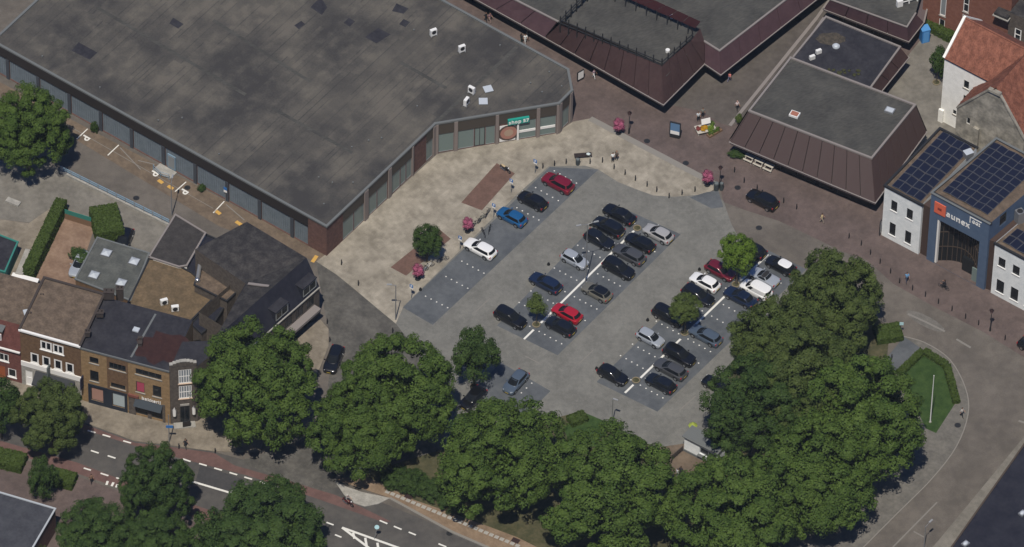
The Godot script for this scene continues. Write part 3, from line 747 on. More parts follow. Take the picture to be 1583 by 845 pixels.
	for sg in segs:
		var a := v3(p[sg[0]]); var b := v3(p[(sg[1]) % 7])
		var l := a.distance_to(b)
		var hs := []
		for k in sg[2]: hs.append([(k[0] - sg[4]) / (sg[5] - sg[4]) * l, (k[1] - sg[4]) / (sg[5] - sg[4]) * l, 0.12, 3.45])
		var f := facade(w, a, b, 0.0, H - 0.2, cen, hs, 0.12)
		for i in hs.size():
			var h: Array = hs[i]
			var big: bool = sg[2][i][1] - sg[2][i][0] > 20
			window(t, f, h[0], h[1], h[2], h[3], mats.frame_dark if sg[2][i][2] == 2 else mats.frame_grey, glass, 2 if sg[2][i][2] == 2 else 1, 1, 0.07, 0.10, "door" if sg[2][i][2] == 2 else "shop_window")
		for k in sg[3]:
			var q := MB.new()
			fbox(q, f, (k[0] - sg[4]) / (sg[5] - sg[4]) * l, (k[1] - sg[4]) / (sg[5] - sg[4]) * l, 0.0, H - 0.22, 0.004, 0.22)
			part(t, "pier", q, mats.pier)
		for k in sg[6]:
			var q := MB.new()
			fbox(q, f, (k[0] - sg[4]) / (sg[5] - sg[4]) * l, (k[1] - sg[4]) / (sg[5] - sg[4]) * l, 3.48, H - 0.22, 0.004, 0.06)
			part(t, "fascia", q, mats.fascia_brown)
		if sg[0] == 2:
			# green shop sign, round poster and the pale door surround
			var k0: float = l / 191.0
			var q := MB.new()
			fbox(q, f, 111.5 * k0, 144.5 * k0, 3.35, 4.25, 0.07, 0.4)
			var sn := part(t, "shop_sign", q, mats.teal)
			sn.set_meta("label", "green shop sign over the glass shop front")
			text_on(sn, "lettering", "shop 57", f, 128.0 * k0, 3.8, 0.41, 0.75, mats.frame_white)
			q = MB.new()
			fbox(q, f, 99.5 * k0, 124.0 * k0, 0.25, 3.15, 0.06, 0.12)
			var po := part(t, "poster_board", q, mats.frame_white)
			po.set_meta("label", "white poster board with a round reddish picture")
			for rr in [[1.42, mat("poster_rim", lin(0.09, 0.06, 0.05)), 0.135], [1.12, mat("poster_mid", lin(0.34, 0.17, 0.13)), 0.15], [0.62, mat("poster_core", lin(0.36, 0.26, 0.19)), 0.165]]:
				var d := MB.new()
				var c: Vector3 = f[0] + f[1] * 113.5 * k0 + Vector3(0, 1.72, 0)
				d.tube(c + f[2] * 0.11, c + f[2] * rr[2], rr[0], rr[0], 20)
				part(po, "printed_disc", d, rr[1])
			q = MB.new()
			fbox(q, f, 126.3 * k0, 129.2 * k0, 0.1, 3.3, 0.06, 0.2)
			part(t, "door_surround", q, mats.frame_white)
			q = MB.new()
			fbox(q, f, 130.0 * k0, 155.5 * k0, 1.25, 1.65, -0.06, 0.02)
			part(t, "window_band", q, mats.frame_white)
			q = MB.new()
			fbox(q, f, 163.0 * k0, 186.0 * k0, 1.25, 1.65, -0.06, 0.02)
			part(t, "window_band", q, mats.frame_white)
	part(t, "wall", w, mats.hall_brick)
	# things standing on the roof
	for q in [[Vector3(-11.05, 5.5, -37.59), 0.5, "white rooftop cooling unit nearest the upper edge of the hall roof"], [Vector3(-7.25, 5.5, -34.69), 0.5, "white rooftop cooling unit on the hall roof, right of the topmost one"], [Vector3(-6.45, 5.5, -24.91), 1.1, "white rooftop cooling unit nearest the shop fronts"], [Vector3(-5.82, 5.5, -27.07), -0.6, "slim white rooftop cooling unit beside two pale roof hatches"]]:
		var u := thing("cooling_unit", q[2], "air conditioner", q[0], q[1], "cooling units on the hall roof")
		var b := MB.new()
		b.abox(Vector3(0, 0.65, 0), Vector3(0.9, 1.0, 0.42))
		part(u, "casing", b, mats.metal_white)
		b = MB.new()
		b.tube(Vector3(0, 0.76, 0.212), Vector3(0, 0.76, 0.24), 0.32, 0.32, 14)
		part(u, "fan_grille", b, mats.plastic_dark)
		b = MB.new()
		for s in [-0.4, 0.4]: b.abox(Vector3(s, 0.075, 0), Vector3(0.1, 0.15, 0.6))
		part(u, "feet", b, mats.metal_grey)
	for q in [[Vector3(-3.67, 5.5, -27.74), 0.35, "pale square roof hatch nearest the slim cooling unit"], [Vector3(-4.26, 5.5, -25.45), 0.05, "pale square roof hatch nearest the hall's glass front"]]:
		var u := thing("roof_hatch", q[2], "roof hatch", q[0], q[1], "roof hatches on the hall")
		var b := MB.new()
		b.abox(Vector3(0, 0.09, 0), Vector3(1.05, 0.18, 1.05))
		part(u, "kerb", b, mats.metal_grey)
		b = MB.new()
		b.abox(Vector3(0, 0.215, 0), Vector3(1.15, 0.07, 1.15))
		part(u, "lid", b, mats.skylight)

# ------------------------------------------------------------------ mansard roofs
# slope panels between an eave line and a top line, each panel a piece of its own with open joints
func mansard(t: Node3D, eave: Array, top: Array, ye: float, yt: float, sides: Array, width: float, mt: Material, base: Material) -> void:
	var k := eave.size()
	for i in sides:
		var e0 := v3(eave[i], ye); var e1 := v3(eave[(i + 1) % k], ye)
		var t0 := v3(top[i], yt); var t1 := v3(top[(i + 1) % k], yt)
		var nn := (e1 - e0).cross(t0 - e0).normalized()
		if nn.y < 0: nn = -nn
		var under := MB.new()
		var fl := (e1 - e0).cross(t1 - e0).dot(nn) > 0
		if fl: under.quad(e0 - nn * 0.3, e1 - nn * 0.3, t1 - nn * 0.3, t0 - nn * 0.3)
		else: under.quad(e1 - nn * 0.3, e0 - nn * 0.3, t0 - nn * 0.3, t1 - nn * 0.3)
		var sl := part(t, "slope", under, base)
		var np := maxi(1, int(round(e0.distance_to(e1) / width)))
		for j in np:
			var g := 0.055 / e0.distance_to(e1)
			var f0 := float(j) / np + g
			var f1 := float(j + 1) / np - g
			var q := [e0.lerp(e1, f0), e0.lerp(e1, f1), t0.lerp(t1, f1), t0.lerp(t1, f0)]
			var m := MB.new()
			if not fl: q = [q[1], q[0], q[3], q[2]]
			m.quad(q[0], q[1], q[2], q[3])
			m.quad(q[0] - nn * 0.14, q[0], q[3], q[3] - nn * 0.14)
			m.quad(q[1], q[1] - nn * 0.14, q[2] - nn * 0.14, q[2])
			part(sl, "panel", m, mt)

# recessed ground floor in the shade of the eave
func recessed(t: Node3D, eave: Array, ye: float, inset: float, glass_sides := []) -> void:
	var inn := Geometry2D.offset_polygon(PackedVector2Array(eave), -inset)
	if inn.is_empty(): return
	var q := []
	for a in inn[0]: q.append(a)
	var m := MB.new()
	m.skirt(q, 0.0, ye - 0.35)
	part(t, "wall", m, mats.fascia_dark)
	var cen := centre(q)
	# shop windows along the recessed walls
	for i in q.size():
		var a := v3(q[i]); var b := v3(q[(i + 1) % q.size()])
		var d := (b - a).normalized()
		var nn := Vector3(-d.z, 0, d.x)
		if nn.dot((a + b) * 0.5 - cen) < 0: nn = -nn
		var l := a.distance_to(b)
		var u := 0.6
		while u + 2.2 < l:
			window(t, [a, d, nn], u, u + 2.0, 0.3, ye - 0.7, mats.frame_dark, mats.glass, 1, 1, 0.08, -0.01, "shop_window")
			u += 2.6
	m = MB.new()
	m.sheet(eave, ye - 0.35)
	m.skirt(eave, ye - 0.35, ye)
	part(t, "eave_fascia", m, mats.coping_mauve)
	part(t, "eave_coping", coping(eave, ye - 0.02, 0.22, 0.06), mats.coping_pale)

func arcade() -> void:
	# main block: footprint at the eave (3 m) and the flat roof (5.6 m)
	var ye := 3.0
	var e := [Vector2(-26.37, -62.66), Vector2(3.61, -40.22), Vector2(19.33, -28.21), Vector2(24.72, -35.99), Vector2(26.85, -34), Vector2(53.49, -64.39), Vector2(25.72, -89.57), Vector2(-9.58, -88.4)]
	var cen := centre(e)
	var t := wthing("shopping_arcade", "burgundy clad shopping arcade with a pavilion of black roof posts, behind the hall", "arcade", cen)
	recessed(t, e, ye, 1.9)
	var yr := 5.4
	var r := [Vector2(-21.06, -58.84), Vector2(5.26, -40.88), Vector2(20.48, -31.12), Vector2(24.64, -37.75), Vector2(26.6, -36.06), Vector2(51.8, -64.34), Vector2(23.88, -85.64), Vector2(-7.76, -84.59)]
	mansard(t, [e[0], e[1]], [r[0], r[1]], ye, yr, [0], 4.2, mats.burgundy_light, mats.burgundy)
	mansard(t, [e[3], e[4], e[5]], [r[3], r[4], r[5]], ye, yr, [0, 1], 4.2, mats.burgundy_light, mats.burgundy)
	var m := MB.new()
	m.ang = 0.5
	m.sheet([r[0], r[1], v2(Vector3(6.3, 5.4, -39.82)), v2(Vector3(19.63, 5.4, -31.09)), v2(Vector3(23.45, 5.4, -37.47)), r[3], r[4], r[5], r[6], r[7]], yr - 0.02)
	var rf := part(t, "roof", m, mats.flat_roof)
	part(rf, "coping", coping([r[0], r[1]], yr - 0.05, 0.25, 0.16, false), mats.coping_pale)
	part(rf, "coping", coping([r[3], r[4], r[5]], yr - 0.05, 0.25, 0.16, false), mats.coping_pale)
	# pavilion
	var yt := 6.6
	var pt := [Vector2(5.77, -39.56), Vector2(19, -31.91), Vector2(22.73, -36.48), Vector2(23.41, -38.92)]
	var pe := [e[1], e[2], e[3]]
	mansard(t, pe, [pt[0], pt[1], pt[2]], ye, yt, [0, 1], 2.35, mats.burgundy, mats.fascia_dark)
	var pav := [Vector2(5.79, -39.36), Vector2(6.44, -41.81), Vector2(12.29, -47.13), Vector2(24.72, -39.25), Vector2(22.34, -35.06), Vector2(19.12, -31.6)]
	m = MB.new()
	m.ang = 0.5
	m.sheet(pav, 5.62)
	part(t, "pavilion_roof", m, mats.flat_roof)
	m = MB.new()
	var q3 := v3(e[3], ye); var q4 := v3(r[3], yr); var q5 := v3(pt[2], yt); var q6 := Vector3(24, 6.6, -38.94)
	for tr in [[q3, q4, q5], [q4, q6, q5]]:
		m.tri(tr[0], tr[1], tr[2])
	part(t, "end_panel", m, mats.burgundy)
	# steel posts and rails above the slope
	var rails := MB.new()
	var posts := []
	for s in [[Vector3(5.6, 6.6, -39.32), Vector3(19, 6.6, -31.91), 12], [Vector3(19, 6.6, -31.91), Vector3(22.98, 6.6, -37.21), 5], [Vector3(5.6, 6.6, -39.32), Vector3(9.12, 6.6, -44.78), 5]]:
		for i in s[2] + 1:
			if i == 0 and posts.size() > 0: continue
			var q: Vector3 = s[0].lerp(s[1], float(i) / s[2])
			posts.append(q)
			var b := MB.new()
			b.tube(q + Vector3(0, -1.6, 0), q + Vector3(0, 1.3, 0), 0.1, 0.08, 6)
			b.bar(q + Vector3(0, 0.6, 0), q + Vector3(0, -0.6, -0.9), 0.1, 0.1)
			part(t, "roof_post", b, mats.metal_dark)
		for y in [0.05, 0.6]: rails.bar(s[0] + Vector3(0, y, 0), s[1] + Vector3(0, y, 0), 0.12, 0.12)
	part(t, "roof_rail", rails, mats.metal_dark)
	# the screen at the back of the pavilion leans on its own posts
	var s0 := Vector3(10.99, 7, -45.9); var s1 := Vector3(23.39, 7, -38.52)
	var u0 := Vector3(13.35, 8.6, -44.83); var u1 := Vector3(24.02, 8.6, -38.13)
	for i in 7:
		var q := MB.new()
		var f0 := i / 7.0 + 0.004
		var f1 := (i + 1) / 7.0 - 0.004
		q.quad(s0.lerp(s1, f0), s0.lerp(s1, f1), u0.lerp(u1, f1), u0.lerp(u1, f0))
		var back := Vector3(0, 0, -0.08)
		q.quad(s0.lerp(s1, f1) + back, s0.lerp(s1, f0) + back, u0.lerp(u1, f0) + back, u0.lerp(u1, f1) + back)
		part(t, "screen_panel", q, mat("screen_red", lin(0.052, 0.016, 0.020), 0.6))
	for i in 9:
		var q := s0.lerp(s1, (i + 0.3) / 9.0)
		var b := MB.new()
		b.bar(Vector3(q.x, 5.62, q.z + 0.25), q + Vector3(0, 0.15, 0.05), 0.12, 0.12)
		b.bar(Vector3(q.x + 0.5, 5.62, q.z - 0.4), q + Vector3(0.1, 0.4, -0.1), 0.1, 0.1)
		part(t, "screen_post", b, mats.metal_dark)
	m = MB.new()
	m.tube(Vector3(20.28, 5.6, -41.89), Vector3(20.28, 5.6, -41.89) + Vector3(0, 0.4, 0), 0.3, 0.3, 10)
	part(t, "roof_vent", m, mats.metal_white)
	m = MB.new()
	m.tube(Vector3(19.78, 5.6, -35.46), Vector3(19.78, 5.6, -35.46) + Vector3(0, 0.4, 0), 0.3, 0.3, 10)
	part(t, "roof_vent", m, mats.metal_white)
	# wing at the upper right
	var we := [Vector2(40.5, -46.77), Vector2(51.7, -40.99), Vector2(53.79, -44.76), Vector2(55.92, -56.38), Vector2(45.55, -56.04)]
	var wr := [Vector2(41.28, -46.39), Vector2(51.34, -41.52), Vector2(52.53, -44.1), Vector2(54.92, -55.32), Vector2(45.44, -55.63)]
	var w := wthing("arcade_wing", "burgundy clad flat-roofed wing behind the low dark-roofed block", "building", centre(we))
	recessed(w, we, ye, 1.6)
	mansard(w, [we[0], we[1], we[2]], [wr[0], wr[1], wr[2]], ye, 5.2, [0, 1], 3.2, mats.burgundy_light, mats.burgundy)
	m = MB.new()
	m.sheet(wr, 5.18)
	rf = part(w, "roof", m, mats.flat_roof)
	part(rf, "coping", coping([wr[0], wr[1], wr[2]], 5.16, 0.22, 0.12, false), mats.coping_pale)
	var ac := thing("rooftop_unit", "white rooftop unit with ducts on the far burgundy wing", "air conditioner", Vector3(50.43, 5.2, -45.47), 0.4)
	m = MB.new()
	m.abox(Vector3(0, 0.5, 0), Vector3(0.8, 1.0, 0.5))
	part(ac, "casing", m, mats.metal_white)
	m = MB.new()
	m.tube(Vector3(0.4, 0.5, 0), Vector3(2.6, 0.5, 0.0), 0.06, 0.06, 6)
	for x in [1.4, 2.6]: m.tube(Vector3(x, 0, 0), Vector3(x, 0.9, 0), 0.12, 0.12, 6)
	part(ac, "duct", m, mats.metal_white)

func restaurant() -> void:
	var e := [Vector2(28, -21.63), Vector2(46.8, -11.2), Vector2(53.67, -24.21), Vector2(36.55, -34.03)]
	var r := [Vector2(30.41, -23.81), Vector2(46.22, -15.7), Vector2(52.03, -25.57), Vector2(35.89, -33.77)]
	# the low dark-roofed block behind, built first
	var ce := [Vector2(36.06, -36.18), Vector2(40.42, -45.06), Vector2(51.65, -38.01), Vector2(47.74, -31.27), Vector2(44.27, -25.67)]
	var cr := [Vector2(36.24, -35.79), Vector2(40.72, -43.62), Vector2(50.42, -38.3), Vector2(46.43, -30.65), Vector2(43.37, -27.63)]
	var b := wthing("low_block", "low flat-roofed block with a dark stained roof behind the brown mansard building", "building", centre(ce))
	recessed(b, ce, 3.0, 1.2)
	mansard(b, [ce[2], ce[3], ce[4]], [cr[2], cr[3], cr[4]], 3.0, 4.6, [0, 1], 3.0, mats.burgundy, mats.fascia_dark)
	mansard(b, [ce[0], ce[1], ce[2]], [cr[0], cr[1], cr[2]], 3.0, 4.6, [0, 1], 3.0, mats.burgundy, mats.fascia_dark)
	var m := MB.new()
	m.sheet(cr, 4.58)
	var rf := part(b, "roof", m, mats.dark_roof)
	part(rf, "coping", coping(cr, 4.55, 0.25, 0.22), mats.coping_pale)
	m = MB.new()
	var cc := Vector3(41.31, 4.6, -39.58)
	var q := []
	for i in 18: q.append(v2(cc) + Vector2((1.9 + 0.18 * sin(i * 2.3)) * cos(TAU * i / 18), (1.2 + 0.12 * cos(i * 1.7)) * sin(TAU * i / 18)))
	m.sheet(q, 4.588)
	part(rf, "sediment_stain", m, tmat("sediment", lin(0.036, 0.032, 0.028), lin(0.095, 0.080, 0.060), 4.0, 0.95, 223, 256))
	for s in [[Vector3(41.98, 4.6, -38.15), "dome"], [Vector3(39.66, 4.6, -36.87), "box"], [Vector3(38.8, 4.6, -35.75), "box"]]:
		m = MB.new()
		if s[1] == "dome":
			m.tube(s[0], s[0] + Vector3(0, 0.15, 0), 0.5, 0.5, 14)
			m.ball(s[0] + Vector3(0, 0.15, 0), Vector3(0.45, 0.3, 0.45), 12, 6)
			part(b, "dome_light", m, mats.skylight)
		else:
			m.box(Transform3D(Basis(Vector3.UP, 0.5), s[0] + Vector3(0, 0.3, 0)), Vector3(0.75, 0.6, 0.4))
			m.box(Transform3D(Basis(Vector3.UP, 0.5), s[0] + Vector3(0.05, 0.62, 0)), Vector3(0.55, 0.05, 0.3))
			part(b, "fan_unit", m, mats.metal_white)
	m = MB.new()
	for i in 22:
		var p := Vector3(42.6, 4.6, -33.35) + Vector3(rng.randf_range(-2.6, 2.4), 0.05, 0)
		p.z += (p.x - 18.0) * 0.0 + rng.randf_range(-0.5, 0.7)
		m.ball(p, Vector3(0.25, 0.12, 0.25), 6, 4, 0.3, rng)
	part(b, "weeds", m, mat("weed", lin(0.042, 0.045, 0.018), 0.95)).set_meta("kind", "stuff")
	# the mansard building itself
	var t := wthing("mansard_building", "single-storey building with brown ribbed mansard slopes and a dark flat roof", "building", centre(e))
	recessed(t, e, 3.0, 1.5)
	mansard(t, e, r, 3.0, 6.6, [0, 1, 2, 3], 2.05, mat("brown_slope", lin(0.048, 0.030, 0.028), 0.6), mats.fascia_dark)
	m = MB.new()
	m.ang = 0.4
	m.sheet(r, 6.58)
	rf = part(t, "roof", m, mats.flat_roof)
	part(rf, "coping", coping(r, 6.55, 0.28, 0.25), mats.coping_pale)
	for s in [[Vector3(36.31, 6.6, -23.28), 0.42, true], [Vector3(48.72, 6.6, -24.39), 0.42, false]]:
		m = MB.new()
		m.box(Transform3D(Basis(Vector3.UP, -s[1]), s[0] + Vector3(0, 0.15, 0)), Vector3(1.25, 0.3, 1.0))
		var kb := part(t, "skylight", m, mats.metal_white if s[2] else mats.metal_grey)
		m = MB.new()
		m.box(Transform3D(Basis(Vector3.UP, -s[1]), s[0] + Vector3(0, 0.32, 0)), Vector3(1.0, 0.05, 0.75))
		part(kb, "pane", m, mats.skylight if not s[2] else mat("hatch_red", lin(0.30, 0.12, 0.08)))

# ------------------------------------------------------------------ white and blue building with solar panels
func solar_array(t: Node3D, fl: Vector3, frr: Vector3, bl: Vector3, cols: int, rows: int, y: float) -> void:
	var du := (frr - fl) / cols
	var dv := (bl - fl) / rows
	var pn := MB.new()
	var a := du * 0.96; var b := dv * 0.93
	var up := Vector3(0, 0.16, 0)
	# pairs lean against each other like low tents
	var fm := MB.new()
	for j in rows:
		for i in cols:
			var o := fl + du * (i + 0.03) + dv * (j + 0.05)
			o.y = y + 0.12
			var h0 := Vector3.ZERO if i % 2 == 0 else up
			var h1 := up if i % 2 == 0 else Vector3.ZERO
			var q := [o + h0, o + a + h1, o + a + b + h1, o + b + h0]
			var m := MB.new()
			m.quad(q[0], q[1], q[2], q[3])
			var dn := Vector3(0, -0.04, 0)
			for k in 4: m.quad(q[k] + dn, q[(k + 1) % 4] + dn, q[(k + 1) % 4], q[k])
			var po := part(t, "solar_panel", m, mats.pv_frame)
			m = MB.new()
			var c: Vector3 = (q[0] + q[1] + q[2] + q[3]) * 0.25
			var g := []
			for k in 4: g.append(q[k].lerp(c, 0.07) + Vector3(0, 0.012, 0))
			m.quad(g[0], g[1], g[2], g[3])
			part(po, "cell_glass", m, mats.pv)

func solar_building() -> void:
	var yw := 9.3; var yb := 12.3
	# white left wing
	var e := [v2(Vector3(47.69, 0, -8.37)), v2(Vector3(52.4, 0, -5.04)), v2(Vector3(55, 9.3, -18.9)) + (v2(Vector3(52.4, 0, -5.04)) - v2(Vector3(47.69, 0, -8.37))), v2(Vector3(55, 9.3, -18.9))]
	var cen := centre(e)
	var t := wthing("office_wing", "white rendered office wing with four windows and solar panels on its roof", "building", cen)
	var w := MB.new()
	var A := v3(e[0]); var B := v3(e[1])
	var l := A.distance_to(B)
	var holes := [[l * 0.20, l * 0.36, 5.5, 7.3], [l * 0.62, l * 0.78, 5.5, 7.3], [l * 0.20, l * 0.36, 1.0, 3.2], [l * 0.62, l * 0.78, 1.0, 3.2]]
	var fr := facade(w, A, B, 0.0, yw, cen, holes)
	for h in holes: window(t, fr, h[0], h[1], h[2], h[3], mats.frame_dark, mats.glass, 1, 1, 0.06, 0.14, "window", mats.frame_white)
	for i in [1, 2, 3]: facade(w, v3(e[i]), v3(e[(i + 1) % 4]), 0.0, yw, cen)
	part(t, "wall", w, mats.white_wall)
	var m := MB.new()
	m.sheet(e, yw - 0.25)
	var rf := part(t, "roof", m, mats.gravel_roof)
	part(rf, "parapet", coping([e[1], e[0], e[3], e[2]], yw - 0.24, 0.3, 0.27, false), mats.metal_dark)
	var g := [Vector3(48.47, 9.3, -8.3), Vector3(52.21, 9.3, -5.58), Vector3(55.35, 9.3, -18.34)]
	solar_array(rf, g[0], g[1], g[2], 4, 8, yw - 0.2)
	# brown recess between the wings

	# blue middle block
	var f0 := v2(Vector3(53.43, 0, -4.26)); var f1 := v2(Vector3(60.73, 0, 1.03))
	var dep := v2(Vector3(61.77, 12.3, -14.17)) - v2(Vector3(53.19, 12.3, -4.15))
	var be := [f0, f1, f1 + dep, f0 + dep]
	var bc := centre(be)
	var b := wthing("office_entrance_block", "tall blue entrance block with orange logo, curved glass front and solar roof", "building", bc)
	w = MB.new()
	A = v3(f0); B = v3(f1)
	l = A.distance_to(B)
	# portal opening
	var op := [[l * 0.13, l * 0.86, 0.02, 8.2]]
	fr = facade(w, A, B, 0.0, yb, bc, op, 2.6)
	for i in [1, 2, 3]:
		var hs := []
		if i == 1: hs = [[2.2, 3.6, 10.0, 11.9]]
		var f2 := facade(w, v3(be[i]), v3(be[(i + 1) % 4]), 0.0, yb, bc, hs)
		for h in hs: window(b, f2, h[0], h[1], h[2], h[3], mats.frame_dark, mats.glass)
	part(b, "wall", w, mats.blue_wall)
	# curved glass wall with mullions inside the portal
	var gl := MB.new(); var mu := MB.new(); var head := MB.new()
	var pts := []
	for i in 13:
		var f := i / 12.0
		var u := lerpf(l * 0.13, l * 0.86, f)
		pts.append(fr[0] + fr[1] * u - fr[2] * (0.5 + 1.7 * sin(PI * minf(1.0, f * 1.05))))
	for i in 12:
		var q := MB.new()
		var a: Vector3 = pts[i]; var c: Vector3 = pts[i + 1]
		q.quad(a, c, c + Vector3(0, 8.1, 0), a + Vector3(0, 8.1, 0))
		var pane := part(b, "glass_pane", q, mats.glass if i > 2 else mats.glass)
		var mm := MB.new()
		mm.bar(a + fr[2] * 0.05, a + fr[2] * 0.05 + Vector3(0, 8.1, 0), 0.1, 0.1)
		for y in [2.7, 5.4]: mm.bar(a + fr[2] * 0.04 + Vector3(0, y, 0), c + fr[2] * 0.04 + Vector3(0, y, 0), 0.06, 0.12)
		part(pane, "mullion", mm, mat("mullion", lin(0.06, 0.045, 0.035), 0.5))
	m = MB.new()
	fbox(m, fr, l * 0.13 + 0.02, l * 0.16, 0.1, 8.1, -0.5, -0.1)
	part(b, "white_reveal", m, mats.frame_white)
	m = MB.new()
	fbox(m, fr, l * 0.131, l * 0.859, 0.03, 0.06, -2.5, -0.01)
	part(b, "portal_floor", m, mats.brick_street)
	m = MB.new()
	fbox(m, fr, l * 0.52, l * 0.72, 0.07, 2.4, -1.6, -1.2)
	part(b, "entrance_lobby", m, mats.glass)
	m = MB.new()
	fbox(m, fr, l * 0.745, l * 0.85, 0.05, 2.4, -0.6, -0.45)
	part(b, "glass_door", m, mats.shop_glass_painted_reflection)
	m = MB.new()
	m.sheet(be, yb - 0.3)
	rf = part(b, "roof", m, mats.gravel_roof)
	part(rf, "parapet", coping([be[1], be[0], be[3], be[2]], yb - 0.02, 0.3, 0.09, false), mats.coping)
	part(rf, "kerb", coping([be[1] + dep * 0.02, be[0] + dep * 0.02], yb - 0.3, 0.25, 0.3, false), mats.metal_dark)
	g = [Vector3(54.81, 12.3, -4.72), Vector3(60.5, 12.3, -0.65), Vector3(61.67, 12.3, -13.77)]
	solar_array(rf, g[0], g[1], g[2], 6, 9, yb - 0.25)
	# sign: orange square and lettering
	m = MB.new()
	fbox(m, fr, l * 0.075, l * 0.265, 9.35, 11.25, 0.02, 0.14)
	var sg := part(b, "logo_sign", m, mats.orange_sign)
	sg.set_meta("label", "orange square logo sign on the blue front")
	m = MB.new()
	fbox(m, fr, l * 0.135, l * 0.20, 10.1, 10.5, 0.141, 0.17)
	part(sg, "emblem", m, mat("emblem", lin(0.20, 0.03, 0.02)))
	text_on(b, "lettering", "aunex", fr, l * 0.475, 10.05, 0.05, 1.25, mats.frame_white)
	m = MB.new()
	fbox(m, fr, l * 0.67, l * 0.685, 10.7, 11.8, 0.02, 0.06)
	fbox(m, fr, l * 0.685, l * 0.87, 11.66, 11.8, 0.02, 0.06)
	part(b, "sign_frame", m, mats.frame_white)
	text_on(b, "lettering", "GGI", fr, l * 0.78, 11.1, 0.05, 0.7, mats.frame_white)
	# brown strips beside the blue block
	for s in [[v2(Vector3(52.4, 0, -5.04)), f0, "narrow brown clad strip between the white wing and the blue block"], [f1, v2(Vector3(61.6, 0, 1.46)), "narrow brown clad strip right of the blue block"]]:
		var d2: Vector2 = dep.normalized()
		var q := [s[0] + d2 * 0.35, s[1] + d2 * 0.35, s[1] + d2 * 6.0, s[0] + d2 * 6.0]
		q[0] = q[0].lerp(q[1], 0.01); q[1] = q[0].lerp(q[1], 0.99)
		m = MB.new()
		m.prism(q, 0.0, 9.05)
		var c := wthing("link_strip", s[2], "building", centre(q))
		part(c, "cladding", m, mat("brown_clad", lin(0.055, 0.035, 0.028), 0.7))
	# roof box in the gutter between the arrays
	var hb := thing("roof_box", "pale metal box on the roof between the two solar arrays", "roof unit", Vector3(58.53, 9.1, -14), 0.5)
	m = MB.new()
	m.abox(Vector3(0, 0.45, 0), Vector3(1.1, 0.9, 0.9))
	part(hb, "casing", m, mats.metal_grey)
	m = MB.new()
	m.abox(Vector3(0, 0.92, 0), Vector3(1.16, 0.04, 0.96))
	part(hb, "lid", m, mats.skylight)
	# white right wing, running out of the frame
	var r0 := v2(Vector3(61.6, 0, 1.46)); var rd := (f1 - f0).normalized()
	var re := [r0, r0 + rd * 16.0, r0 + rd * 16.0 + dep * 0.9, r0 + dep * 0.9]
	var rc := centre(re)
	var t2 := wthing("office_wing", "white office wing at the right edge, right of the blue block", "building", rc)
	w = MB.new()
	holes = []
	for i in 7:
		var u := 0.75 + 2.2 * i
		holes.append([u, u + 1.05, 5.6, 7.2])
		holes.append([u, u + 1.15, 0.9, 3.1])
	fr = facade(w, v3(re[0]), v3(re[1]), 0.0, yw, rc, holes)
	for h in holes: window(t2, fr, h[0], h[1], h[2], h[3], mats.frame_dark, mats.glass, 1, 1, 0.06, 0.14, "window", mats.frame_white)
	for i in [1, 2, 3]: facade(w, v3(re[i]), v3(re[(i + 1) % 4]), 0.0, yw, rc)
	part(t2, "wall", w, mats.white_wall)
	m = MB.new()
	m.sheet(re, yw - 0.2)
	rf = part(t2, "roof", m, mats.gravel_roof)
	part(rf, "parapet", coping([re[0], re[1]], yw - 0.2, 0.3, 0.22, false), mats.metal_dark)
	g = [Vector3(62.45, 9.3, 1.23), Vector3(64.23, 9.3, 2.66), Vector3(64.51, 9.3, -1.25)]
	solar_array(rf, g[0], g[0] + (g[1] - g[0]) * 2.0, g[2], 4, 2, yw - 0.15)
	var ac := thing("cooling_unit", "tall pale cooling unit on the roof of the right office wing", "air conditioner", Vector3(64.81, 9.1, -2.6), 0.5)
	m = MB.new()
	m.abox(Vector3(0, 0.95, 0), Vector3(1.0, 1.9, 1.0))
	part(ac, "casing", m, mats.metal_grey)
	m = MB.new()
	m.ring(Vector3(0, 1.92, 0), Vector3.UP, 0.36, 0.05, 14, 5)
	m.tube(Vector3(0, 1.9, 0), Vector3(0, 1.93, 0), 0.3, 0.3, 12)
	part(ac, "fan", m, mats.plastic_dark)

# a roof made of two slopes over a rectangle: ridge from r0 to r1
func slope(m: MB, a: Vector3, b: Vector3, c: Vector3, d: Vector3) -> void:
	if (b - a).cross(c - a).y > 0: m.quad(a, b, c, d)
	else: m.quad(b, a, d, c)

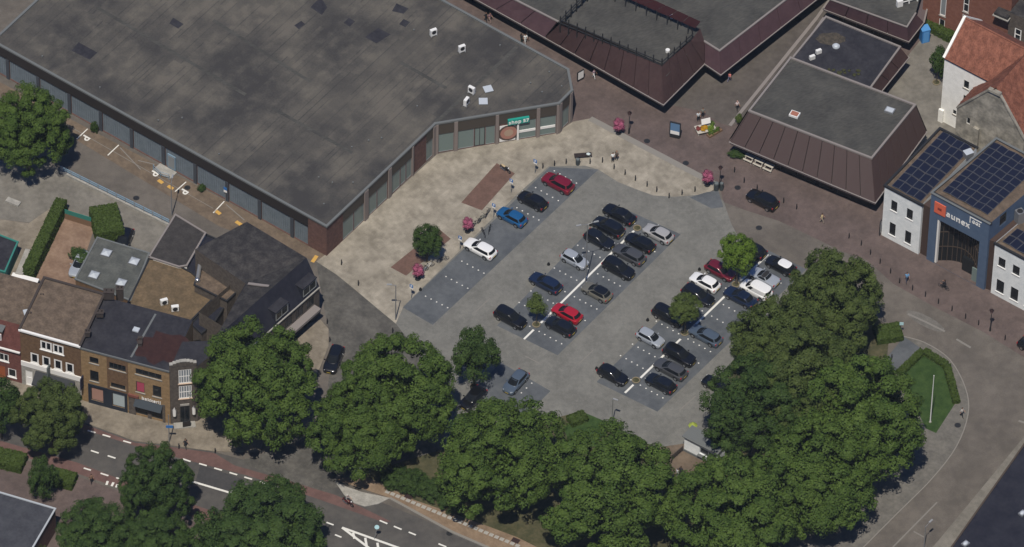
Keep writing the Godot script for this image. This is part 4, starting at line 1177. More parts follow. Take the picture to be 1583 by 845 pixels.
func old_houses() -> void:
	# white house with a red tiled roof
	var he := 11.6
	var a := Vector3(55.72, 11.6, -29.51); var b := Vector3(61.27, 11.6, -25.52)
	var d := (b - a); d.y = 0
	var back := Vector3(-d.z, 0, d.x).normalized() * -1.0
	if back.z > 0: back = -back
	d = d.normalized()
	var L := 15.0
	var D := 8.4
	var p := [v2(a), v2(a + d * L), v2(a + d * L + back * D), v2(a + back * D)]
	var cen := centre(p)
	var t := wthing("old_house", "old white plastered house with red tiled roof and small windows", "house", cen)
	var w := MB.new()
	var holes := [[3.2, 4.0, 8.1, 9.5], [3.3, 3.95, 5.9, 6.8], [3.35, 3.95, 4.5, 5.5], [1.9, 2.4, 2.4, 3.2]]
	var fr := facade(w, v3(p[0]), v3(p[1]), 0.0, he, cen, holes, 0.2)
	for h in holes: window(t, fr, h[0], h[1], h[2], h[3], mats.frame_dark, mats.glass, 1, 1, 0.06, 0.2, "window", mats.stone_wall)
	for i in [1, 2, 3]: facade(w, v3(p[i]), v3(p[(i + 1) % 4]), 0.0, he, cen)
	var yr := he + 3.9
	var r0 := v3(p[0].lerp(p[3], 0.5), yr); var r1 := v3(p[1].lerp(p[2], 0.5), yr)
	w.tri(v3(p[0], he), r0, v3(p[3], he)); w.tri(v3(p[2], he), r1, v3(p[1], he))
	part(t, "wall", w, mats.cream_wall)
	var m := MB.new()
	slope(m, v3(p[0], he + 0.05) - back * 0.2, v3(p[1], he + 0.05) - back * 0.2, r1 + Vector3(0, 0.12, 0), r0 + Vector3(0, 0.12, 0))
	slope(m, v3(p[3], he + 0.05) + back * 0.2, v3(p[2], he + 0.05) + back * 0.2, r1 + Vector3(0, 0.12, 0), r0 + Vector3(0, 0.12, 0))
	var rf := part(t, "roof", m, mats.roof_tiles)
	tile_rows(rf, v3(p[0], he + 0.05) - back * 0.2, v3(p[1], he + 0.05) - back * 0.2, r0 + Vector3(0, 0.12, 0), r1 + Vector3(0, 0.12, 0))
	m = MB.new()
	m.bar(v3(p[0], he + 0.15) - back * 0.2, r0 + Vector3(0, 0.3, 0), 0.35, 0.3)
	m.bar(v3(p[3], he + 0.15), r0 + Vector3(0, 0.3, 0), 0.35, 0.29)
	part(rf, "gable_coping", m, mats.cream_wall)
	m = MB.new()
	m.tube(r0 + Vector3(0, 0.16, 0), r1 + Vector3(0, 0.16, 0), 0.14, 0.14, 8)
	part(rf, "ridge", m, mats.roof_tiles)
	m = MB.new()
	fbox(m, fr, 0.0, L, he - 0.1, he + 0.06, 0.003, 0.18)
	part(t, "gutter", m, mats.metal_dark)
	m = MB.new()
	fbox(m, fr, -0.15, 0.55, 0.0, 2.2, 0.003, 0.3)
	part(t, "buttress", m, mats.cream_wall)
	# grey stone house: gable towards the camera
	var hg := 8.0
	var g0 := Vector3(57.32, 9, -23); var apx := Vector3(62, 12.4, -23.21); var g1 := Vector3(65.91, 9, -17.5)
	var gd := g1 - g0; gd.y = 0
	var gl := gd.length()
	gd = gd.normalized()
	var gb := Vector3(-gd.z, 0, gd.x)
	if gb.z > 0: gb = -gb
	g0.y = 0
	var D2 := 11.0
	var q := [v2(g0), v2(g0 + gd * gl), v2(g0 + gd * gl + gb * D2), v2(g0 + gb * D2)]
	var qc := centre(q)
	var s := wthing("stone_house", "grey weathered stone house with a gable and steep red tiled roof", "house", qc)
	w = MB.new()
	holes = [[1.5, 2.05, 6.9, 8.1]]
	fr = facade(w, v3(q[0]), v3(q[1]), 0.0, 9.0, qc, holes, 0.25)
	for h in holes: window(s, fr, h[0], h[1], h[2], h[3], mats.frame_white, mats.glass, 1, 1, 0.06, 0.22)
	for i in [1, 2, 3]: facade(w, v3(q[i]), v3(q[(i + 1) % 4]), 0.0, 9.0, qc)
	var um := gl * 0.52
	var yp := 15.4
	var ap0 := g0 + gd * (um - 0.9) + Vector3(0, yp - 0.6, 0); var ap1 := g0 + gd * (um + 0.9) + Vector3(0, yp - 0.6, 0)
	w.quad(v3(q[0], 9.0), v3(q[1], 9.0), ap1, ap0)
	part(s, "wall", w, mats.stone_wall)
	var rr0 := g0 + gd * um + Vector3(0, yp, 0); var rr1 := rr0 + gb * D2
	m = MB.new()
	slope(m, v3(q[0], 8.95) - gd * 0.15, v3(q[3], 8.95) - gd * 0.15, rr1, rr0 - gb * -0.3)
	slope(m, v3(q[1], 8.95) + gd * 0.15, v3(q[2], 8.95) + gd * 0.15, rr1, rr0 + gb * 0.3)
	rf = part(s, "roof", m, mats.roof_tiles)
	tile_rows(rf, v3(q[1], 8.95) + gd * 0.15, v3(q[2], 8.95) + gd * 0.15, rr0, rr1)
	tile_rows(rf, v3(q[0], 8.95) - gd * 0.15, v3(q[3], 8.95) - gd * 0.15, rr0, rr1)
	m = MB.new()
	m.bar(v3(q[0], 9.05), ap0, 0.35, 0.2)
	m.bar(ap1, v3(q[1], 9.05), 0.35, 0.2)
	m.bar(ap0 + Vector3(0, 0.15, 0), ap1 + Vector3(0, 0.15, 0), 0.6, 0.35)
	part(s, "gable_coping", m, mats.stone_wall)
	m = MB.new()
	m.box(Transform3D(Basis(), Vector3(65.04, 10.6, -19.78)), Vector3(0.6, 0.5, 0.6))
	part(rf, "roof_light", m, mats.skylight)
	m = MB.new()
	fbox(m, fr, 2.8, 3.6, 0.0, 7.2, 0.003, 0.4)
	part(s, "chimney_flue", m, mats.stone_wall)
	# tall brick house at the upper right
	var b0 := Vector3(53.66, 0, -47.55); var b1 := Vector3(64.85, 0, -41.08)
	var bd := (b1 - b0).normalized()
	var bb := Vector3(-bd.z, 0, bd.x)
	if bb.z > 0: bb = -bb
	var bl := b0.distance_to(b1)
	var k := [v2(b0), v2(b1), v2(b1 + bb * 9.0), v2(b0 + bb * 9.0)]
	var kc := centre(k)
	var u := wthing("brick_house", "tall red brick house with white narrow windows at the upper right", "house", kc)
	w = MB.new()
	holes = [[bl * 0.20, bl * 0.20 + 0.85, 1.0, 2.3], [bl * 0.20, bl * 0.20 + 0.85, 3.0, 6.4], [bl * 0.46, bl * 0.46 + 0.8, 3.6, 4.9], [bl * 0.46, bl * 0.46 + 0.8, 5.4, 8.2]]
	fr = facade(w, v3(k[0]), v3(k[1]), 0.0, 12.5, kc, holes)
	for i in holes.size():
		var h: Array = holes[i]
		window(u, fr, h[0], h[1], h[2], h[3], mats.frame_white, mats.glass if i != 1 else mats.frame_grey, 1, 2 if i > 1 else 1, 0.09, 0.12, "window", mats.concrete)
	for i in [1, 2, 3]: facade(w, v3(k[i]), v3(k[(i + 1) % 4]), 0.0, 12.5, kc)
	part(u, "wall", w, mats.big_brick)
	m = MB.new()
	m.sheet(k, 12.5)
	part(u, "roof", m, mats.slate)
	m = MB.new()
	var dm := Vector3(64.68, 9, -42.67)
	fbox(m, fr, bl * 0.86, bl * 1.02, 8.6, 9.0, 0.1, 1.4)
	part(u, "bay_roof", m, mats.slate)
	m = MB.new()
	fbox(m, fr, bl * 0.85, bl * 1.03, 8.45, 8.6, 0.1, 1.55)
	part(u, "bay_gutter", m, mats.concrete)
	# the house at the right edge with a white framed window
	var c0 := Vector3(64.57, 0, -40.34); var hd := bd
	var kk := [v2(c0), v2(c0 + hd * 9.0), v2(c0 + hd * 9.0 + bb * 6.0), v2(c0 + bb * 6.0)]
	var cc := centre(kk)
	var v := wthing("dark_brick_house", "dark brick house with a white framed window at the right edge", "house", cc)
	w = MB.new()
	holes = [[1.0, 2.0, 5.0, 7.2]]
	fr = facade(w, v3(kk[0]), v3(kk[1]), 0.0, 9.5, cc, holes)
	window(v, fr, 1.0, 2.0, 5.0, 7.2, mats.frame_white, mats.glass, 1, 2, 0.16, 0.1, "window", mats.frame_white)
	for i in [1, 2, 3]: facade(w, v3(kk[i]), v3(kk[(i + 1) % 4]), 0.0, 9.5, cc)
	part(v, "wall", w, mats.grey_brick)
	m = MB.new()
	m.sheet(kk, 9.5)
	part(v, "roof", m, mats.slate)
	m = MB.new()
	fbox(m, fr, 0.7, 2.3, 4.2, 4.9, 0.003, 0.5)
	part(v, "balcony", m, mats.frame_white)

# courses of pantiles: one low ridge per course, joined into a single part of the roof
func tile_rows(rf: Node3D, e0: Vector3, e1: Vector3, r0: Vector3, r1: Vector3) -> void:
	var m := MB.new()
	var k := int(e0.distance_to(e1) / 0.24)
	var nn := (e1 - e0).cross(r0 - e0).normalized()
	if nn.y < 0: nn = -nn
	var courses := int(e0.distance_to(r0) / 0.36)
	for j in courses:
		var f0 := float(j) / courses
		var f1 := float(j + 1) / courses
		for i in k:
			if rng.randf() < 0.45: continue
			var g0 := (i + 0.08) / k
			var g1 := (i + 0.92) / k
			var hgt := rng.randf_range(0.02, 0.055)
			var a := e0.lerp(r0, f0).lerp(e1.lerp(r1, f0), g0) + nn * (0.02 + hgt)
			var b := e0.lerp(r0, f0).lerp(e1.lerp(r1, f0), g1) + nn * (0.02 + hgt)
			var c := e0.lerp(r0, f1).lerp(e1.lerp(r1, f1), g1) + nn * 0.015
			var d := e0.lerp(r0, f1).lerp(e1.lerp(r1, f1), g0) + nn * 0.015
			slope(m, a, b, c, d)
	var o := part(rf, "roof_tile_courses", m, mats.roof_tiles)
	o.set_meta("kind", "stuff")

# ------------------------------------------------------------------ the row of brick houses at the left
func px_u(x: float, x0: float, x1: float, l: float) -> float:
	return (x - x0) / (x1 - x0) * l

func chimney(parent: Node, p: Vector3, s: Vector3) -> void:
	var m := MB.new()
	m.abox(p + Vector3(0, s.y * 0.5, 0), s)
	m.abox(p + Vector3(0, s.y + 0.05, 0), Vector3(s.x + 0.12, 0.1, s.z + 0.12))
	for i in 2: m.tube(p + Vector3((i - 0.5) * s.x * 0.5, s.y + 0.1, 0), p + Vector3((i - 0.5) * s.x * 0.5, s.y + 0.45, 0), 0.1, 0.09, 7)
	part(parent, "chimney", m, mat("chimney_dark", lin(0.045, 0.036, 0.032), 0.9))

func brick_row() -> void:
	var P0 := Vector3(-61.79, 0, 21.24); var P1 := Vector3(-54.04, 0, 23.9); var P2 := Vector3(-42.68, 0, 27.6)
	var d := (P2 - P0).normalized()
	var dep := Vector3(-50.71, 10, 15.2) - Vector3(-53.26, 10, 24.11)
	dep.y = 0
	var dn := dep.normalized()
	var dl := dep.length()
	# --- far-left red house with a mansard front and dormer
	var L0 := P0 - d * 9.5
	var e := [v2(L0), v2(P0 - d * 0.02), v2(P0 - d * 0.02 + dep), v2(L0 + dep)]
	var cen := centre(e)
	var t := wthing("row_house", "red brick row house with white windows and dormer at the left edge", "house", cen, "houses of the brick row")
	var w := MB.new()
	var l := v3(e[0]).distance_to(v3(e[1]))
	var holes := [[l - 3.6, l - 1.7, 3.4, 4.75], [l - 1.85, l - 0.75, 0.8, 2.3], [l - 3.2, l - 2.25, 0.1, 2.35], [l - 7.4, l - 4.6, 3.4, 4.75], [l - 6.4, l - 4.2, 0.7, 2.4]]
	var fr := facade(w, v3(e[0]), v3(e[1]), 0.0, 6.0, cen, holes)
	window(t, fr, holes[0][0], holes[0][1], 3.4, 4.75, mats.frame_white, mats.glass, 3, 1, 0.11, 0.1, "window", mats.frame_white)
	window(t, fr, holes[1][0], holes[1][1], 0.8, 2.3, mats.frame_white, mats.glass, 1, 1, 0.12, 0.1, "window", mats.frame_white)
	window(t, fr, holes[3][0], holes[3][1], 3.4, 4.75, mats.frame_white, mats.glass, 3, 1, 0.11, 0.1, "window", mats.frame_white)
	window(t, fr, holes[4][0], holes[4][1], 0.7, 2.4, mats.frame_white, mats.glass, 2, 1, 0.12, 0.1, "window", mats.frame_white)
	window(t, fr, holes[2][0], holes[2][1], 0.1, 2.35, mat("door_orange", lin(0.26, 0.075, 0.025), 0.6), mat("door_orange", Color.WHITE), 1, 1, 0.1, 0.1, "front_door")
	for i in [1, 2, 3]: facade(w, v3(e[i]), v3(e[(i + 1) % 4]), 0.0, 9.0 if i == 2 else 6.0, cen)
	part(t, "wall", w, mats.red_wall)
	var m := MB.new()
	var z0 := v3(e[0], 6.0) - dn * 0.25; var z1 := v3(e[1], 6.0) - dn * 0.25
	var y0 := v3(e[0], 9.0) + dn * 1.7; var y1 := v3(e[1], 9.0) + dn * 1.7
	slope(m, z0, z1, y1, y0)
	m.quad(v3(e[1], 6.0), v3(e[2], 6.0), v3(e[2], 9.0), y1)
	part(t, "front_roof", m, mats.red_tile_dark)
	m = MB.new()
	m.sheet([v2(y0), v2(y1), e[2], e[3]], 9.0)
	var rf := part(t, "roof", m, mats.gravel_roof)
	m = MB.new()
	m.bar(z0 + Vector3(0, 0.02, 0), z1 + Vector3(0, 0.02, 0), 0.3, 0.18)
	part(t, "gutter", m, mats.frame_white)
	var du := l - 5.2
	m = MB.new()
	fbox(m, fr, du, du + 2.6, 6.55, 8.35, -2.2, -0.35)
	var dm := part(t, "dormer", m, mats.red_tile_dark)
	m = MB.new()
	fbox(m, fr, du - 0.1, du + 2.7, 8.352, 8.5, -2.2, -0.2)
	part(dm, "dormer_roof", m, mats.coping)
	window(t, fr, du + 0.1, du + 2.5, 6.7, 7.9, mats.frame_white, mats.glass, 3, 1, 0.12, 0.34, "dormer_window")
	m = MB.new()
	m.box(Transform3D(Basis(Vector3.UP, 0.3), Vector3(-60.93, 9, 17.38) + Vector3(0, 0.15, 0)), Vector3(1.3, 0.3, 1.0))
	part(rf, "skylight", m, mats.skylight)
	chimney(rf, Vector3(-60.7, 9, 18.5), Vector3(0.6, 1.0, 0.6))
	chimney(rf, Vector3(-59.34, 9, 15.2), Vector3(0.6, 0.9, 0.6))
	# --- brown house
	e = [v2(P0), v2(P1), v2(P1 + dep), v2(P0 + dep)]
	cen = centre(e)
	t = wthing("row_house", "brown brick row house with white windows, white band and dark awning", "house", cen, "houses of the brick row")
	w = MB.new()
	l = P0.distance_to(P1)
	holes = [[px_u(66, 35, 127.5, l), px_u(83.5, 35, 127.5, l), 7.6, 9.2], [px_u(85, 35, 127.5, l), px_u(101.5, 35, 127.5, l), 7.6, 9.2]]
	for x in [50.0, 68.0, 86.0, 104.0]: holes.append([px_u(x, 35, 127.5, l), px_u(x + 12.3, 35, 127.5, l), 4.6, 6.4])
	holes.append([px_u(41, 35, 127.5, l), px_u(52, 35, 127.5, l), 0.1, 2.9])
	holes.append([px_u(58, 35, 127.5, l), px_u(118, 35, 127.5, l), 0.3, 2.8])
	fr = facade(w, P0, P1, 0.0, 10.2, cen, holes)
	for i in 2: window(t, fr, holes[i][0], holes[i][1], holes[i][2], holes[i][3], mats.frame_white, mats.glass, 2, 1, 0.2, 0.08, "window", mats.frame_white)
	for i in 4: window(t, fr, holes[i + 2][0], holes[i + 2][1], 4.6, 6.4, mats.frame_white, mats.glass, 1, 1, 0.2, 0.08, "window", mats.frame_white)
	window(t, fr, holes[6][0], holes[6][1], 0.1, 2.9, mats.frame_white, mats.frame_white, 1, 2, 0.15, 0.08, "front_door")
	window(t, fr, holes[7][0], holes[7][1], 0.3, 2.8, mats.frame_grey, mats.shop_glass_painted_reflection, 4, 1, 0.08, 0.12, "shop_window")
	for i in [1, 2, 3]: facade(w, v3(e[i]), v3(e[(i + 1) % 4]), 0.0, 10.2, cen)
	part(t, "wall", w, mats.brown_wall)
	m = MB.new()
	fbox(m, fr, 0.02, l - 0.02, 3.65, 4.45, 0.003, 0.16)
	part(t, "white_band", m, mats.frame_white)
	m = MB.new()
	fbox(m, fr, 0.02, holes[6][0], 0.0, 3.64, 0.003, 0.08)
	fbox(m, fr, holes[6][1], holes[7][0], 0.0, 3.64, 0.003, 0.08)
	fbox(m, fr, holes[7][1], l - 0.02, 0.0, 3.64, 0.003, 0.08)
	fbox(m, fr, holes[6][0], holes[7][1], 2.92, 3.64, 0.003, 0.078)
	part(t, "shop_front", m, mats.concrete)
	m = MB.new()
	var a0: Vector3 = fr[0] + fr[1] * holes[7][0] + Vector3(0, 3.5, 0) + fr[2] * 0.2
	var a1: Vector3 = fr[0] + fr[1] * holes[7][1] + Vector3(0, 3.5, 0) + fr[2] * 0.2
	var out: Vector3 = fr[2] * 1.5 + Vector3(0, -1.0, 0)
	slope(m, a0, a1, a1 + out, a0 + out)
	m.bar(a0 + out + Vector3(0, -0.1, 0), a1 + out + Vector3(0, -0.1, 0), 0.04, 0.22)
	part(t, "awning", m, mat("awning_dark", lin(0.030, 0.033, 0.037), 0.85))
	m = MB.new()
	fbox(m, fr, l * 0.47, l * 0.47 + 0.18, 3.3, 5.3, 0.1, 0.9)
	part(t, "projecting_sign", m, mat("sign_grey", lin(0.10, 0.12, 0.12), 0.6))
	m = MB.new()
	m.sheet(e, 10.2)
	rf = part(t, "roof", m, mats.gravel_roof)
	m = MB.new()
	fbox(m, fr, -0.1, l + 0.1, 10.05, 10.3, 0.003, 0.3)
	part(t, "gutter", m, mats.frame_white)
	part(rf, "parapet", coping([e[1], e[2], e[3], e[0]], 10.15, 0.3, 0.25, false), mat("chimney_dark", Color.WHITE))
	chimney(rf, Vector3(-53.19, 10.3, 22.16), Vector3(0.6, 0.7, 0.6))
	chimney(rf, Vector3(-51.83, 10.3, 18.77), Vector3(0.9, 0.7, 0.6))
	chimney(rf, Vector3(-50.85, 10.2, 15.5), Vector3(1.3, 1.2, 0.7))
	chimney(rf, Vector3(-49.61, 8, 13.61), Vector3(0.9, 2.0, 0.7))
	# --- yellow brick house
	e = [v2(P1 + d * 0.03), v2(P2), v2(P2 + dep), v2(P1 + d * 0.03 + dep)]
	cen = centre(e)
	t = wthing("row_house", "yellow brick house with dark flat roof and navy shop front", "house", cen, "houses of the brick row")
	w = MB.new()
	l = P1.distance_to(P2)
	var U := func(x: float) -> float: return (x - 134.0) / (270.0 - 134.0) * l
	var ws := [[147.4, 161, 7.6, 8.7], [147.4, 160.5, 4.3, 6.2], [177.6, 203, 7.5, 8.7], [179, 201.5, 4.1, 5.0], [218, 257.5, 7.8, 8.8], [218, 231, 4.5, 6.4], [243.7, 256.6, 4.5, 6.5], [148, 167, 0.7, 3.2], [180.6, 200, 0.7, 3.2], [217, 235, 0.4, 3.2], [241, 258, 0.4, 3.2]]
	holes = []
	for k in ws: holes.append([U.call(k[0]), U.call(k[1]), k[2], k[3]])
	fr = facade(w, v3(e[0]), v3(e[1]), 0.0, 9.8, cen, holes)
	var curtains := mat("window_pink", lin(0.36, 0.06, 0.10), 0.6)
	for i in holes.size():
		var h: Array = holes[i]
		var g: Material = mats.glass
		if i == 5: g = curtains
		if i == 7: g = mat("poster_red", lin(0.34, 0.20, 0.16), 0.5)
		if i == 8: g = mat("poster_pale", lin(0.34, 0.40, 0.42), 0.5)
		window(t, fr, h[0], h[1], h[2], h[3], mats.frame_dark, g, 4 if i == 4 or i == 2 else 1, 1, 0.07, 0.15, "shop_window" if i > 6 else "window", mats.concrete if i < 7 else null)
	for i in [1, 2, 3]: facade(w, v3(e[i]), v3(e[(i + 1) % 4]), 0.0, 9.8, cen)
	part(t, "wall", w, mats.yellow_wall)
	m = MB.new()
	for k in [[174, 177.6, 3.4, 9.75], [203, 206, 3.4, 9.75], [177.6, 203, 8.7, 9.75], [177.6, 203, 5.0, 7.4], [177.6, 203, 3.4, 4.0]]:
		fbox(m, fr, U.call(k[0]), U.call(k[1]), k[2], k[3], 0.003, 0.07)
	part(t, "brown_bay", m, mats.brown_wall)
	m = MB.new()
	for k in [[144, 148, 0.05, 3.6], [167, 180.6, 0.05, 3.6], [200, 204, 0.05, 3.6], [148, 167, 3.2, 3.6], [180.6, 200, 3.2, 3.6], [148, 167, 0.05, 0.7], [180.6, 200, 0.05, 0.7]]:
		fbox(m, fr, U.call(k[0]), U.call(k[1]), k[2], k[3], 0.003, 0.10)
	part(t, "navy_shop_front", m, mat("navy_panel", lin(0.016, 0.022, 0.034), 0.5))
	m = MB.new()
	for k in [[206, 217, 0.05, 3.35], [235, 241, 0.05, 3.35], [258, 262, 0.05, 3.35]]:
		fbox(m, fr, U.call(k[0]), U.call(k[1]), k[2], k[3], 0.003, 0.08)
	part(t, "shop_piers", m, mats.grey_brick)
	m = MB.new()
	fbox(m, fr, U.call(206.0), U.call(222.0), 3.4, 3.8, 0.003, 0.25)
	part(t, "shop_sign", m, mat("sign_rust", lin(0.16, 0.06, 0.045), 0.7))
	text_on(t, "lettering", "bakkerij", fr, U.call(241.0), 3.55, 0.06, 0.66, mats.frame_white)
	m = MB.new()
	var q0: Vector3 = fr[0] + fr[1] * U.call(217.0) + Vector3(0, 3.3, 0) + fr[2] * 0.1
	var q1: Vector3 = fr[0] + fr[1] * U.call(259.0) + Vector3(0, 3.3, 0) + fr[2] * 0.1
	out = fr[2] * 0.9 + Vector3(0, -0.6, 0)
	slope(m, q0, q1, q1 + out, q0 + out)
	part(t, "awning", m, mat("awning_blue", lin(0.035, 0.045, 0.055), 0.85))
	m = MB.new()
	fbox(m, fr, U.call(136.0), U.call(136.0) + 0.12, 3.0, 5.0, 0.1, 1.0)
	part(t, "flag", m, mat("flag_navy", lin(0.02, 0.02, 0.045), 0.9))
	m = MB.new()
	m.sheet(e, 9.8)
	rf = part(t, "roof", m, mats.dark_roof)
	m = MB.new()
	fbox(m, fr, 0.0, l, 9.7, 9.95, 0.003, 0.14)
	part(t, "coping", m, mats.coping)
	stripe(rf, "roof_seam", Vector3(-47.59, 9.82, 25.32), Vector3(-44.86, 9.82, 17.77), 0.25, 9.84, mats.coping)
	m = MB.new()
	var st := []
	var sc := v2(Vector3(-43.52, 9.8, 23.62))
	for i in 24:
		var r := 1.0 + 0.13 * sin(i * 1.9) + 0.1 * cos(i * 3.7)
		st.append(sc + Vector2(3.7 * r * cos(TAU * i / 24), 2.6 * r * sin(TAU * i / 24)))
	m.sheet(st, 9.806)
	part(rf, "rust_stain", m, tmat("rust_roof", lin(0.030, 0.014, 0.014), lin(0.046, 0.022, 0.020), 6.0, 0.9, 7, 128))
	m = MB.new()
	m.box(Transform3D(Basis(Vector3.UP, -0.35), Vector3(-47.17, 9.8, 20.62) + Vector3(0, 0.1, 0)), Vector3(0.8, 0.2, 0.7))
	part(rf, "skylight", m, mats.skylight)
	chimney(rf, Vector3(-46.57, 9.8, 22.83), Vector3(0.5, 0.5, 1.2))
	# --- dark corner tower
	var c0 := P2 + d * 0.03; var c1 := Vector3(-39.27, 0, 27.05)
	var c2 := Vector3(-37.4, 0, 24.83)
	e = [v2(c0), v2(c1), v2(c2), v2(c2 + dn * 2.5), v2(c0 + dn * 5.0)]
	cen = centre(e)
	t = wthing("corner_building", "dark brick corner building with tall white lattice windows and curved parapet", "building", cen)
	w = MB.new()
	l = c0.distance_to(c1)
	holes = [[l * 0.33, l * 0.80, 7.4, 9.9], [l * 0.33, l * 0.80, 4.6, 6.9], [l * 0.35, l * 0.72, 0.1, 3.1]]
	fr = facade(w, c0, c1, 0.0, 10.6, cen, holes)
	for i in 2: window(t, fr, holes[i][0], holes[i][1], holes[i][2], holes[i][3], mats.frame_white, mat("lattice_glass", lin(0.20, 0.23, 0.26), 0.2), 5, 2, 0.1, 0.1, "lattice_window", mat("sill_cream", lin(0.55, 0.42, 0.32), 0.8))
	window(t, fr, holes[2][0], holes[2][1], 0.1, 3.1, mats.frame_dark, mats.glass, 2, 1, 0.1, 0.12, "entrance_door")
	for i in [1, 2, 3, 4]: facade(w, v3(e[i]), v3(e[(i + 1) % 5]), 0.0, 10.2, cen)
	part(t, "wall", w, mats.grey_brick)
	m = MB.new()
	for i in 8:
		var f0 := i / 8.0; var f1 := (i + 1) / 8.0
		fbox(m, fr, l * f0, l * f1, 10.6, 10.9 + 0.55 * sin(PI * (f0 + f1) * 0.5), -0.3, 0.06)
	part(t, "curved_parapet", m, mats.grey_brick)
	m = MB.new()
	for i in 8:
		var f0 := i / 8.0; var f1 := (i + 1) / 8.0
		var yy := 10.9 + 0.55 * sin(PI * (f0 + f1) * 0.5)
		fbox(m, fr, l * f0, l * f1, yy + 0.003, yy + 0.1, -0.35, 0.12)
	part(t, "parapet_coping", m, mats.concrete)
	m = MB.new()
	m.sheet(e, 10.2)
	part(t, "roof", m, mats.dark_roof)
	for x in [0.14, 0.86]:
		m = MB.new()
		var lp: Vector3 = fr[0] + fr[1] * l * x + fr[2] * 0.3 + Vector3(0, 2.6, 0)
		m.tube(lp + Vector3(0, -0.7, 0), lp + Vector3(0, 0.35, 0), 0.22, 0.26, 8)
		m.tube(lp + Vector3(0, 0.35, 0), lp + Vector3(0, 0.75, 0), 0.26, 0.03, 8)
		part(t, "wall_lantern", m, mats.frame_white)
	m = MB.new()
	fbox(m, fr, l * 0.36, l * 0.70, 3.3, 3.6, 0.003, 0.12)
	part(t, "name_plate", m, mats.concrete)
	m = MB.new()
	fbox(m, fr, l * 0.1, l * 0.9, 0.1, 0.25, 0.02, 1.0)
	part(t, "door_step", m, mats.concrete)
	# --- slate-roofed house with dormers on the corner of the cobbled street
	var yg := 5.4; var yr := 9.2
	var g1 := Vector3(-24.51, 5.4, 8.22); var g0 := Vector3(-30.73, 5.4, 16.22)
	var r1 := Vector3(-26.2, 9.2, 6.77); var r0 := Vector3(-35.27, 9.2, 18.57)
	var gd := (g0 - g1).normalized()
	var bkd := Vector3(gd.z, 0, -gd.x)
	if bkd.x > 0: bkd = -bkd
	var wl := g1.distance_to(g0)
	e = [v2(g1), v2(g0 + gd * 3.0), v2(g0 + gd * 3.0 + bkd * 9.0), v2(g1 + bkd * 9.0)]
	cen = centre(e)
	t = wthing("slate_house", "slate-roofed corner house with dormers and white trim on the cobbled street", "house", cen)
	w = MB.new()
	holes = []
	for i in 4: holes.append([1.0 + i * 2.2, 2.5 + i * 2.2, 3.0, 4.6])
	holes.append([1.6, 3.2, 0.1, 2.4]); holes.append([3.8, 6.2, 0.4, 2.4])
	fr = facade(w, Vector3(g1.x, 0, g1.z) , Vector3(g0.x, 0, g0.z) + gd * 3.0, 0.0, yg, cen, holes)
	for h in holes: window(t, fr, h[0], h[1], h[2], h[3], mats.frame_dark, mats.glass, 2, 1, 0.09)
	for i in [1, 2, 3]: facade(w, v3(e[i]), v3(e[(i + 1) % 4]), 0.0, yg, cen)
	part(t, "wall", w, mats.grey_brick)
	m = MB.new()
	slope(m, g1 + Vector3(0, 0.02, 0), g0 + gd * 3.0 + Vector3(0, 0.02, 0), r0 + gd * 3.0, r1)
	m.tri(v3(e[3], yg), g1, r1)
	part(t, "front_roof", m, mats.navy_roof)
	# low-pitched back roof
	m = MB.new()
	var bk := [Vector3(-34.12, 7.6, -0.87), Vector3(-37.43, 7.6, 2.62), Vector3(-39.31, 7.6, 1.31), Vector3(-40.51, 7.6, 4.21), Vector3(-33.83, 7.6, 10.03), Vector3(-34.87, 7.6, 12.78), Vector3(-40.05, 7.6, 18.11)]
	var rfp := [r1, bk[0], bk[1], bk[2], bk[3], bk[4]]
	slope(m, r1, bk[0], bk[3], bk[4])
	var k1: Vector3 = bk[4]
	m.tri(r1, k1, r0); 
	slope(m, k1, bk[5], r0 + gd * 3.0, r0)
	rf = part(t, "roof", m, mats.slate)
	m = MB.new()
	for pr in [[r1, bk[0]], [bk[0], bk[3]], [bk[3], bk[4]]]:
		var aa: Vector3 = pr[0]; var b2: Vector3 = pr[1]
		m.quad(Vector3(aa.x, 0, aa.z), Vector3(b2.x, 0, b2.z), b2, aa)
	part(t, "back_wall", m, mats.grey_brick)
	m = MB.new()
	m.bar(g1 + Vector3(0, -0.05, 0), g0 + gd * 3.0 + Vector3(0, -0.05, 0), 0.3, 0.16)
	part(t, "gutter", m, mats.concrete)
	m = MB.new()
	m.bar(Vector3(-33.47, 8.2, 10.59), Vector3(-30.8, 8.9, 11.62), 0.35, 0.15)
	part(rf, "lead_flashing", m, mats.coping_pale)
	# dormers
	for s in [[0.6, 2.6], [6.2, 2.4]]:
		m = MB.new()
		fbox(m, fr, s[0], s[0] + s[1], yg + 0.4, yg + 2.1, -1.6, -0.1)
		dm = part(t, "dormer", m, mats.navy_roof)
		m = MB.new()
		fbox(m, fr, s[0] - 0.1, s[0] + s[1] + 0.1, yg + 2.102, yg + 2.22, -1.9, 0.05)
		part(dm, "dormer_roof", m, mats.dark_roof)
		m = MB.new()
		fbox(m, fr, s[0] - 0.12, s[0] - 0.02, yg + 0.4, yg + 2.1, -1.6, -0.08)
		part(dm, "dormer_cheek", m, mats.frame_white)
		window(t, fr, s[0] + 0.05, s[0] + s[1] - 0.05, yg + 0.55, yg + 1.95, mats.frame_grey, mats.glass, 2, 1, 0.08, 0.09, "dormer_window")
	m = MB.new()
	fbox(m, fr, 1.0, 7.4, 2.5, 2.9, 0.003, 1.1)
	part(t, "canopy", m, mats.coping_pale)
	# rear wall piece with the silver duct
	bk_block("rear_extension", "brown gravel rear extension with a grey hatch beside the slate house", [Vector2(-39.81, 2.12), Vector2(-34.13, 7.43), Vector2(-36.24, 10.33), Vector2(-40.48, 7.63)], 4.6, mats.gravel_roof, mats.grey_brick, mats.metal_dark)
